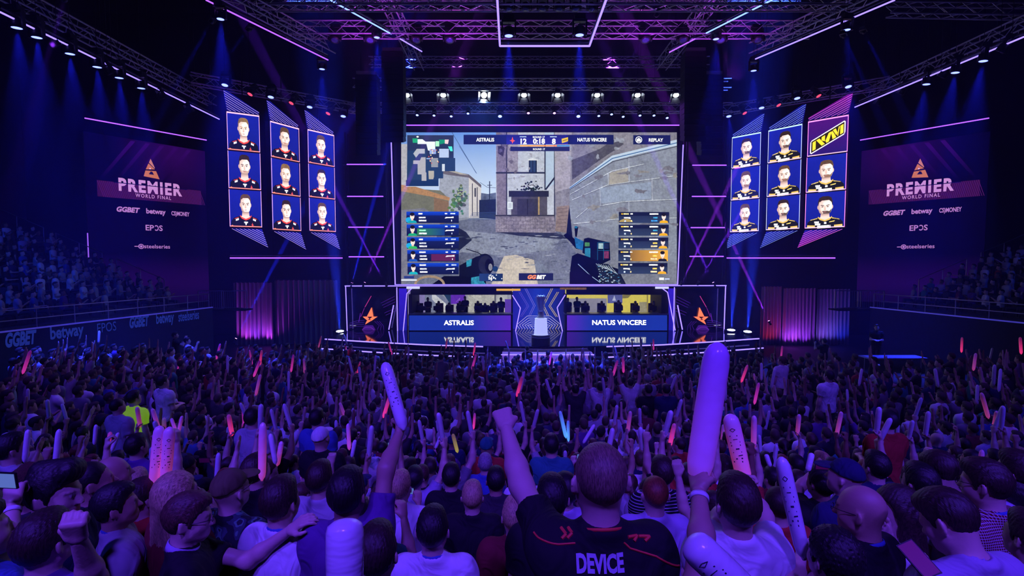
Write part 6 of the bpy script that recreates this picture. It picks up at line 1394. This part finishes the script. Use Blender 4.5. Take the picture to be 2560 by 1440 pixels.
hero('man in white t-shirt between purple t-shirt and white polo', 800, 1195, 4.0, -8, 'short', 'dark brown', 'fair', 'light grey'); hero('man with short hair in dark shirt near the lower right corner', 2575, 1340, 2.4, 6, 'short', 'dark brown', 'fair', 'charcoal'); hero('man with black hair in charcoal t-shirt below the raised fist', 1240, 1200, 5.0, 0, 'short', 'black', 'tan', 'charcoal')
hero('man with dark hair in navy shirt behind the cap wearer', 2190, 1165, 4.6, 8, 'short', 'black', 'fair', 'navy'); hero('man with dark brown hair in black t-shirt left of the white polo', 640, 1175, 4.2, -22, 'short', 'dark brown', 'fair', 'black'); hero('man in light grey t-shirt near the left edge, back turned', 30, 1120, 4.6, -35, 'short', 'black', 'fair', 'light grey')
for px, pb, yt, yb, d, kd, lb in ((70, 62, 1075, 1150, 4.0, 'white', 'white stick with black lower half near the left edge'), (148, 138, 1074, 1170, 4.1, 'white', 'white stick with printed eye mark near the left edge'), (657, 655, 1058, 1190, 3.6, 'pink', 'tall white stick glowing pink at the foot above the white polo'), (676, 688, 1085, 1155, 4.0, 'white', 'short white stick crossing beside the tall one'), (704, 694, 1104, 1160, 4.2, 'pink', 'short pink stick leaning right of the tall one'), (240, 236, 1062, 1108, 5.6, 'white', 'slim white stick over the left crowd'), (276, 267, 1080, 1128, 5.2, 'red', 'slim stick glowing red over the left crowd'), (296, 280, 1082, 1126, 5.2, 'white', 'slim white stick beside the red glowing one'), (455, 446, 1040, 1082, 6.2, 'pink', 'right stick of a crossed pair above the pink pair'), (428, 441, 1046, 1082, 6.2, 'pink', 'left stick of a crossed pair above the pink pair'),
                                  (1486, 1460, 1062, 1105, 5.6, 'white', 'white stick waving above the lettered black jersey'), (1400, 1414, 1028, 1090, 7., 'blue', 'blue lit stick leaning right before the lettered black jersey'), (1420, 1421, 1052, 1100, 7., 'blue', 'upright blue lit stick before the lettered black jersey'), (1132, 1143, 1085, 1128, 5.4, 'yellow', 'white stick with yellow print left of the raised fist'), (1105, 1090, 1084, 1118, 5.6, 'white', 'white stick pointing left of the raised fist'), (2030, 2020, 1133, 1175, 3.6, 'white', 'short white stick left of the raised elbow'), (1915, 1925, 1136, 1165, 4.4, 'white', 'small white stick above the man in red'), (1187, 1184, 1033, 1070, 8, 'red', 'red lit stick left of the raised fist'), (870, 873, 1060, 1120, 5., 'pink', 'pink stick above the man in purple'), (888, 880, 1100, 1140, 5., 'white', 'white stick right of the pink one above the man in purple'), (2427, 2420, 1150, 1190, 3.4, 'white', 'white stick waving near the right edge'), (1535, 1533, 1123, 1150, 4.6, 'pink', 'pink tipped stick behind the head of the lettered black jersey')):
    q = P(pb, yb, d); v = P(px, yt, d + .02) - q; stick(lb, q, v, kd, 1300 and min(1.0, .75 * max(.6, v.length / .45)), v.length / .55)
def midfan(label, px, py, d, pose, top, hair='short', hcol='black', legs=None, hi=0, skin='fair', cap=None, sticks=None):
    global NPEOPLE
    r = proto(pose, hi, 0. if hi != 1 else .022, False, 1 if d < 7.5 else 0); hp = P(px, py, d); z = elev(hp.x, hp.y); s = min(1.12, max(.92, (hp.z - z) / 1.66)); yaw = math.degrees(math.atan2(-(AX - hp.x), 34 - hp.y))
    t = person(label, r, (hp.x, hp.y, hp.z - 1.66 * s), yaw, s, SKIN[skin], None if cap else hair, hcol, cloth(top), legs or M_trs, None, False, cap); heroes.append((px, py, d, hp, 1300 * .17 / d)); NPEOPLE += 1
    for sd in sticks or (): p, d_, f_ = world_hand(t, r, sd); stick('white stick in the %s hand of the %s' % ('right' if sd > 0 else 'left', ' '.join(label.split()[:6])), p, (d_ + Vector((0, 0, .8))).normalized(), 'white', .8, .8)
for q in (('man in black t-shirt and jeans, both arms raised, centre of the floor', 1371, 958, 13.6, 'both fists up', 'black', 'short', 'black', M_jean), ('man in light grey t-shirt holding his hands to his head, centre floor', 1402, 968, 13.8, 'holding up a phone', 'light grey'), ('fan in dark top and jeans lifting two white sticks, centre floor', 1438, 972, 13.5, 'both arms up with sticks', 'charcoal', 'short', 'black', M_jean, 0, 'fair', None, (1, -1)),
          ('man in lavender t-shirt standing still between raised arms, centre floor', 1468, 952, 14.2, 'arms down', 'lavender'), ('man in white t-shirt with both fists up, third raised pair from centre', 1500, 966, 13.6, 'both fists up', 'white'), ('man in white t-shirt with dark back print stretching both arms up', 1575, 955, 14.3, 'both fists up', 'white', 'buzz'), ('man in light grey t-shirt behind the stretching white t-shirt', 1617, 946, 15.2, 'arms down', 'light grey', 'short', 'grey'), ('man in black lettered t-shirt before the light grey t-shirt, centre right', 1620, 972, 13.2, 'arms down', 'black'), ('man in navy t-shirt alone right of the raised arms', 1664, 972, 12.8, 'arms down', 'navy'),
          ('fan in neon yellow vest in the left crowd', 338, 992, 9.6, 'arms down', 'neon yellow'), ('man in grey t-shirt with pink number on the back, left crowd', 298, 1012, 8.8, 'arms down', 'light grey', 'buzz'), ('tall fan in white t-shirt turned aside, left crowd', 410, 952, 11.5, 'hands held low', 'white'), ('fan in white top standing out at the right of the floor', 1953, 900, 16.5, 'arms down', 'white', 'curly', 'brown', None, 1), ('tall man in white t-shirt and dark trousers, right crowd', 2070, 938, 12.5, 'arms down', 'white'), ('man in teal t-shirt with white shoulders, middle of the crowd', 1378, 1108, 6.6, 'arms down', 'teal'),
          ('man in red top and teal knitted hat left of the raised fist', 1217, 1112, 7.4, 'arms down', 'red', 'buzz', 'dark brown', None, 0, 'fair', 'teal'), ('man in red t-shirt in the right crowd', 2216, 1048, 6.6, 'hands held low', 'red'), ('man in light grey t-shirt and jeans behind the tall pink stick', 636, 1040, 7.0, 'arms down', 'light grey', 'short', 'black', M_jean), ('man in blue t-shirt right of the tall pink stick', 795, 1042, 7.4, 'arms down', 'blue'), ('man in white cap in the left crowd', 805, 1090, 6.2, 'arms down', 'black', 'short', 'black', None, 0, 'fair', 'white'), ('man in purple t-shirt left of the pink pair, back turned', 347, 1110, 6.0, 'arms down', 'purple'), ('fan in grey t-shirt near the stage under the left name board', 1104, 892, 19.5, 'arms down', 'grey')): midfan(*q)
# ---- camera crew and steward on the floor
for lb, px, py, d, yaw, ps in (('steward in dark clothes with crossed arms by the right wall', 2192, 818, 23, 150, 'hands held low'), ('camera operator in black headset in front of the right drapes', 2061, 853, 24, 20, 'holding up a phone'), ('camera operator on a platform at the left side of the floor', 438, 838, 21, -60, 'holding up a phone'), ('photographer in white shirt beside the left camera operator', 468, 852, 20.6, -60, 'holding up a phone'), ('fan standing in front of the stage steps with arms bent', 1318, 872, 24.6, 2, 'clapping')):
    hero(lb, px, py, d, yaw, 'short', 'black', 'fair', 'white' if 'white' in lb else 'black', ps, fine=False, smin=.98, smax=1.04)
# ---- players in the booths
for side, rows in (('stone', ((1046, 757, 0), (1070, 748, 1), (1097, 757, 0), (1123, 761, 0), (1150, 757, 0), (1163, 745, 1), (1195, 757, 0), (1213, 762, 0), (1234, 757, 0), (1253, 748, 1))), ('yellow', ((1420, 749, 1), (1443, 747, 1), (1464, 757, 0), (1505, 757, 0), (1547, 755, 0), (1589, 757, 0), (1634, 757, 0)))):
    for k, (px, py, st_) in enumerate(rows):
        d = 34.4 if st_ else 34.15; hp = P(px, py, d); s = 1.0
        pr = ('seatp', 0) if not st_ else ('arms down', 0)
        if not st_:
            if 'seatp' not in _proto:
                rr = make_body(POSES['hands held low'], HEADS[3], .02, seated=True, hh=.012); rr['me'] = {n: np_mesh({'shirt': 't_shirt'}.get(n, n), *rr[n], [M_trs], rr['tint'] if n == 'body' else None) for n in ('body', 'shirt', 'trousers')}; _proto['seatp'] = rr
            rr = _proto['seatp']
        else: rr = proto('hands held low' if k % 2 else 'arms down', 3, 0., False, 0)
        person('%s player in black jersey, %s from the left in the booth with %s backdrop' % ('standing' if st_ else 'seated', ORD[k], side), rr, tuple(hp - Vector((0, 0, 1.65))), 180 + RNG.uniform(-15, 15), 1.0, SKIN['fair'], 'short', 'black', cloth('black'), M_trs, 'players in the booths'); NPEOPLE += 1
        if not st_:
            c = thing('gaming_chair', 'black gaming chair under the seated player %s from the left, %s booth' % (ORD[k], side), 'chair', (hp.x, d + .1, SZ), 0, 'gaming chairs'); zz = hp.z - 1.65 - SZ
            MB().box((0, 0, zz + .8), (.5, .5, .09)).build('seat', M_rub, c); MB().box((0, .27, zz + 1.2), (.5, .1, .8)).build('backrest', M_rub, c); MB().tube((0, 0, .05), (0, 0, zz + .78), .04).build('post', M_blk, c); MB().box((0, 0, .03), (.55, .55, .05)).build('base', M_blk, c)
# ---- rows of fans behind them: the nearest as persons, all farther ones in one crowd
TOPS = ['black'] * 13 + ['charcoal'] * 4 + ['white'] * 5 + ['light grey'] * 3 + ['grey'] * 2 + ['navy'] * 3 + ['blue', 'lavender', 'lavender', 'red', 'dark red', 'teal', 'purple', 'olive']
PNAMES = ['arms down'] * 6 + ['hands held low'] * 3 + ['clapping'] * 3 + ['holding up a phone'] * 2 + ['both fists up'] + ['right arm up with a stick'] * 2 + ['left arm up with a stick'] * 2 + ['both arms up with sticks'] * 2 + ['stick in front'] * 3 + ['right fist raised'] + ['left hand raised'] + ['hand at mouth']
spots = []
y = 2.75; row = 0
while y < 25.6:
    half = min(y * 1.0 + .5, 17.0 + .194 * (30 - y)); x = AX * (y / 28) - half + RNG.uniform(0, .4)
    while x < AX * (y / 28) + half + .5:
        xx, yy = x + RNG.uniform(-.09, .09), y + RNG.uniform(-.14, .14)
        spots.append((yy, xx, row)); x += RNG.uniform(.50, .66) if y < 14 else RNG.uniform(.52, .74)
    y += .60 + .012 * y; row += 1
BX = (-200, 0, 100, 250, 420, 560, 700, 830, 900, 1000, 1250, 1500, 1700, 1890, 2000, 2150, 2300, 2450, 2560, 2800); BY = (868, 868, 862, 862, 862, 868, 862, 858, 868, 872, 882, 882, 870, 874, 882, 892, 898, 890, 884, 880)
def clear(xx, yy):
    hx, hy = PX((xx, yy, elev(xx, yy) + 1.7)); wr = 1300 * .17 / yy
    if hy < np.interp(hx, BX, BY): return False                     # where the standing crowd ends
    for cx, cy_, d, hp, wh in heroes:
        if math.hypot(hp.x - xx, hp.y - yy) < .42: return False
        if yy < d and abs(hx - cx) < wr * 1.15 + wh * .4 and hy < cy_ + wh * 1.0 and d < 8: return False
    if yy > 23.9 and abs(xx - AX - .1) < 2.7: return False
    if yy > 24.6 and abs(xx - AX) < 6: return False
    return True
spots = sorted(s_ for s_ in spots if clear(s_[1], s_[0]))
NEAR = 296 - NPEOPLE
near, far_ = spots[:NEAR], spots[NEAR:]
rows_n = {}
for s_ in near: rows_n.setdefault(s_[2], []).append(s_)
ROWN = ('front', 'second', 'third', 'fourth', 'fifth', 'sixth', 'seventh', 'eighth', 'ninth', 'tenth', 'eleventh', 'twelfth', 'thirteenth', 'fourteenth', 'fifteenth', 'sixteenth', 'seventeenth')
TEN = ('', '', 'twenty', 'thirty', 'forty', 'fifty')
def ordw(n):
    if n < 14: return ORD[n]
    o = ('fifteenth', 'sixteenth', 'seventeenth', 'eighteenth', 'nineteenth')
    if n < 19: return o[n - 14]
    n += 1; return ('twentieth', 'thirtieth', 'fortieth')[n // 10 - 2] if n % 10 == 0 else TEN[n // 10] + '-' + ORD[n % 10 - 1]
nst = 0
HW = {'short': 'short', 'under': 'undercut', 'buzz': 'cropped', 'long': 'long', 'pony': 'ponytailed', 'curly': 'curly', 'pomp': 'swept'}
for ri, rw in enumerate(sorted(rows_n)):
    for k, (yy, xx, _) in enumerate(sorted(rows_n[rw], key=lambda q: q[1])):
        pose = PNAMES[RNG.integers(len(PNAMES))]; hi, fat, fem = ((0, 0., False), (1, .022, False), (2, 0., True), (0, 0., False))[RNG.integers(4)]; fem = fem and RNG.random() < .6; fat = fat if not fem else 0.; hi = hi if fem or hi < 2 else 1; fat = .022 if hi == 1 else 0.
        hk = ('long', 'pony')[RNG.integers(2)] if fem else ('short', 'short', 'short', 'under', 'buzz', 'curly', 'short', 'pomp')[RNG.integers(8)]
        hc = ('black', 'black', 'black', 'black', 'dark brown', 'dark brown', 'dark brown', 'dark brown', 'brown', 'brown', 'blond', 'ginger')[RNG.integers(12)]; tp = TOPS[RNG.integers(len(TOPS))]; cp_ = None
        bald = RNG.random() < .02; capd = RNG.random() < .09
        r = proto(pose, hi, fat, fem, 1 if yy < 5.2 else 0)
        z = elev(xx, yy); s = RNG.uniform(.95, 1.07) * (.95 if fem else 1)
        face_to = math.degrees(math.atan2(-(AX - xx), 34 - yy)); yaw = face_to * .9 + RNG.normal(0, 11)
        what = 'bald' if bald else ((tp if tp in ('black', 'navy', 'red') else 'navy') + '-capped' if capd else hc + ' haired')
        pw = {'right arm up with a stick': 'right arm up', 'left arm up with a stick': 'left arm up', 'both arms up with sticks': 'both arms up', 'holding up a phone': 'hands at face'}.get(pose, pose)
        lb = '%s fan in %s, %s, %s from left, %s row' % (what, tp, pw, ordw(k), ROWN[min(ri, 16)])
        t = person(lb, r, (xx, yy, z), yaw, s, SKIN[('fair', 'fair', 'fair', 'tan', 'tan', 'brown')[RNG.integers(6)]], None if bald or capd else hk, hc, cloth(tp), M_jean if RNG.random() < .4 else M_trs, 'fans in the rows', False, (tp if tp in ('black', 'navy', 'red') else 'navy') if capd else None, RNG.uniform(.96, 1.06))
        sides = {'right arm up with a stick': (1,), 'left arm up with a stick': (-1,), 'both arms up with sticks': (1, -1), 'stick in front': (1,)}.get(pose, ())
        for sd in sides:
            if yy < 5.0: break
            p, d_, f_ = world_hand(t, r, sd); kd = ('white', 'white', 'white', 'white', 'white', 'white', 'pink', 'pink', 'red')[RNG.integers(9)]
            d_ = (d_ + Vector((RNG.uniform(-.15, .15), RNG.uniform(-.1, .2), .5))).normalized()
            stick('%s stick in %s hand of %s fan from left, %s row' % ({'white': 'plain white', 'pink': 'pink lit', 'red': 'red lit'}[kd], 'right' if sd > 0 else 'left', ordw(k), ROWN[min(ri, 16)]), p - d_ * .01, d_, kd, RNG.uniform(.66, .80), RNG.uniform(.55, .75)); nst += 1
        if pose == 'holding up a phone' and yy < 9:
            p1, _, _ = world_hand(t, r, 1); p2, _, _ = world_hand(t, r, -1); fw = Vector((-math.sin(math.radians(yaw)), math.cos(math.radians(yaw)), .1)); phone('phone held up by fan in %s, %s from left, %s row' % (tp, ordw(k), ROWN[min(ri, 16)]), (p1 + p2) / 2 + fw * .03, fw, 1, RNG.random() < .6)
# ---- all farther fans, standing by the stage and seated in the stands
def low(arms_, R, k, seated=False):
    """a fan of few faces for the distance: head, arms, shirt, trousers and hair"""
    r = make_body(arms_, R, .045 * k, seated=seated, face=False, hh=.03 * k)
    hb = Body(); head_prims(hb, R, False); ab = Body()
    for s_ in (1, -1):
        a_, e_, w_, f_, n_ = r['hands'][s_]; ab.cone(a_, e_, .053, .042, .03); ab.cone(e_, w_, .042, .030, .03)
        if k < 1.2: ab.cone(w_ + f_ * .02, w_ + f_ * .13, .036, .030, .03)
        else: ab.cone(w_, w_ + f_ * .15, .036, .034, .03)
    V, Q = hair_mesh('short', .024 * k); V = (V - NECK) @ R.T + NECK
    parts = [(hb.mesh(.025 * k), 0), (ab.mesh(.034 * k), 0), (r['shirt'], 1), (r['trousers'], 2), ((V, Q), 3)]
    V, Q = cat([p[0] for p in parts]); lab = np.concatenate([np.full(len(p[0][0]), p[1]) for p in parts]); return V, Q, lab
LP = [low(POSES[p], HEADS[i % 3], 1.0) for i, p in enumerate(('arms down', 'hands held low', 'clapping', 'holding up a phone', 'both fists up', 'right arm up with a stick', 'left arm up with a stick', 'both arms up with sticks', 'stick in front', 'right fist raised'))]
LF = [low(POSES[p], HEADS[i % 3], 1.3) for i, p in enumerate(('arms down', 'hands held low', 'clapping', 'holding up a phone', 'both fists up', 'right arm up with a stick', 'left arm up with a stick', 'both arms up with sticks', 'stick in front', 'right fist raised'))]
LW = np.array((8, 4, 4, 3, 2.2, 1.6, 1.6, 2.2, 2, 1.5)); LW /= LW.sum()
LS = [low(POSES[p], HEADS[i % 3], 1.5, True) for i, p in enumerate(('hands held low', 'clapping', 'arms down'))]
CV, CQ, CC, off = [], [], [], 0
def addlow(pr, x, y, z, yaw, s, top, skin, hair, legs=(.03, .03, .04)):
    global off
    V, Q, lab = pr; c, q = math.cos(math.radians(yaw)), math.sin(math.radians(yaw))
    X = np.stack([V[:, 0] * c - V[:, 1] * q, V[:, 0] * q + V[:, 1] * c, V[:, 2]], 1) * s + (x, y, z)
    CV.append(X); CQ.append(Q + off); off += len(V); CC.append(np.array([skin, top, legs, hair])[lab])
SK = ((.66, .45, .36), (.60, .40, .31), (.48, .30, .21), (.24, .13, .08)); HC = ((.012, .010, .010), (.03, .02, .014), (.05, .03, .02), (.07, .045, .03))
nfs = 0; FS = {}
for (yy, xx, _) in far_:
    k = int(RNG.choice(len(LP), p=LW)); yaw = math.degrees(math.atan2(-(AX - xx), 34 - yy)) + RNG.normal(0, 12); s = RNG.uniform(.94, 1.07); tp = TOPS[RNG.integers(len(TOPS))]; z = elev(xx, yy)
    addlow((LP if yy < 15 else LF)[k], xx, yy, z, yaw, s, CLO[tp], SK[RNG.integers(4)], HC[RNG.integers(4)])
    if nfs < 120 and ((k in (5, 6, 7, 8) and RNG.random() < .38)):
        nfs += 1; sd = 1 if k in (5, 8) else -1; kd = ('white', 'white', 'white', 'pink', 'red', 'magenta')[RNG.integers(6)]
        hx = .32 * sd * s; c, q = math.cos(math.radians(yaw)), math.sin(math.radians(yaw)); hy = .30 * s; hz = z + (1.98 if k != 8 else 1.36) * s
        zn = ('far left', 'left side', 'middle', 'right side', 'far right')[min(4, max(0, int((PX((xx, yy, z))[0]) / 512)))]; kw = {'white': 'plain white', 'pink': 'pink lit', 'red': 'red lit', 'magenta': 'magenta lit'}[kd]; FS[zn, kd] = FS.get((zn, kd), -1) + 1
        stick('%s stick over distant fans, %s of the floor, %s nearest' % (kw, zn, ordw(FS[zn, kd])), (xx + hx * c - hy * q, yy + hx * q + hy * c, hz), (RNG.uniform(-.35, .35), RNG.uniform(-.1, .3), 1), kd, RNG.uniform(.75, .95), RNG.uniform(.8, 1.))
for sd in (-1, 1):
    for i in range(14):
        y = 11.5 + RNG.uniform(0, .4)
        while y < 29.3 - max(0, i - 9) * .3:
            X = AX + sd * (19.1 + .194 * (30 - y) + 1.0 + i * .85 + .45); z = 3.17 + i * .37
            if RNG.random() < .9:
                px = PX((X, y, z + 1))[0]
                if -60 < px < 2620:
                    yaw = math.degrees(math.atan2(-(AX - X), 36 - y)) + RNG.normal(0, 9)
                    addlow(LS[RNG.integers(3)], X, y, z - .42, yaw, RNG.uniform(.95, 1.05), CLO[TOPS[RNG.integers(len(TOPS))]] if RNG.random() < .7 else CLO['light grey'], SK[RNG.integers(4)], HC[RNG.integers(3)])
            y += RNG.uniform(.56, .66)
M_crowd = principled('crowd colours', (.1, .1, .1), .7); nt = M_crowd.node_tree; a_ = nt.nodes.new('ShaderNodeVertexColor'); a_.layer_name = 'Col'; nt.links.new(a_.outputs[0], nt.nodes['Principled BSDF'].inputs[0])
cr = link(bpy.data.objects.new('crowd', np_mesh('crowd', np.concatenate(CV), np.concatenate(CQ), [M_crowd], np.concatenate(CC)))); cr['kind'] = 'stuff'; tag(cr, 'dense mass of distant fans standing before the stage and seated in both stands', 'crowd')
print('people', NPEOPLE + len(near), 'far', len(far_), 'crowd verts', off, 'sticks', nst, nfs)
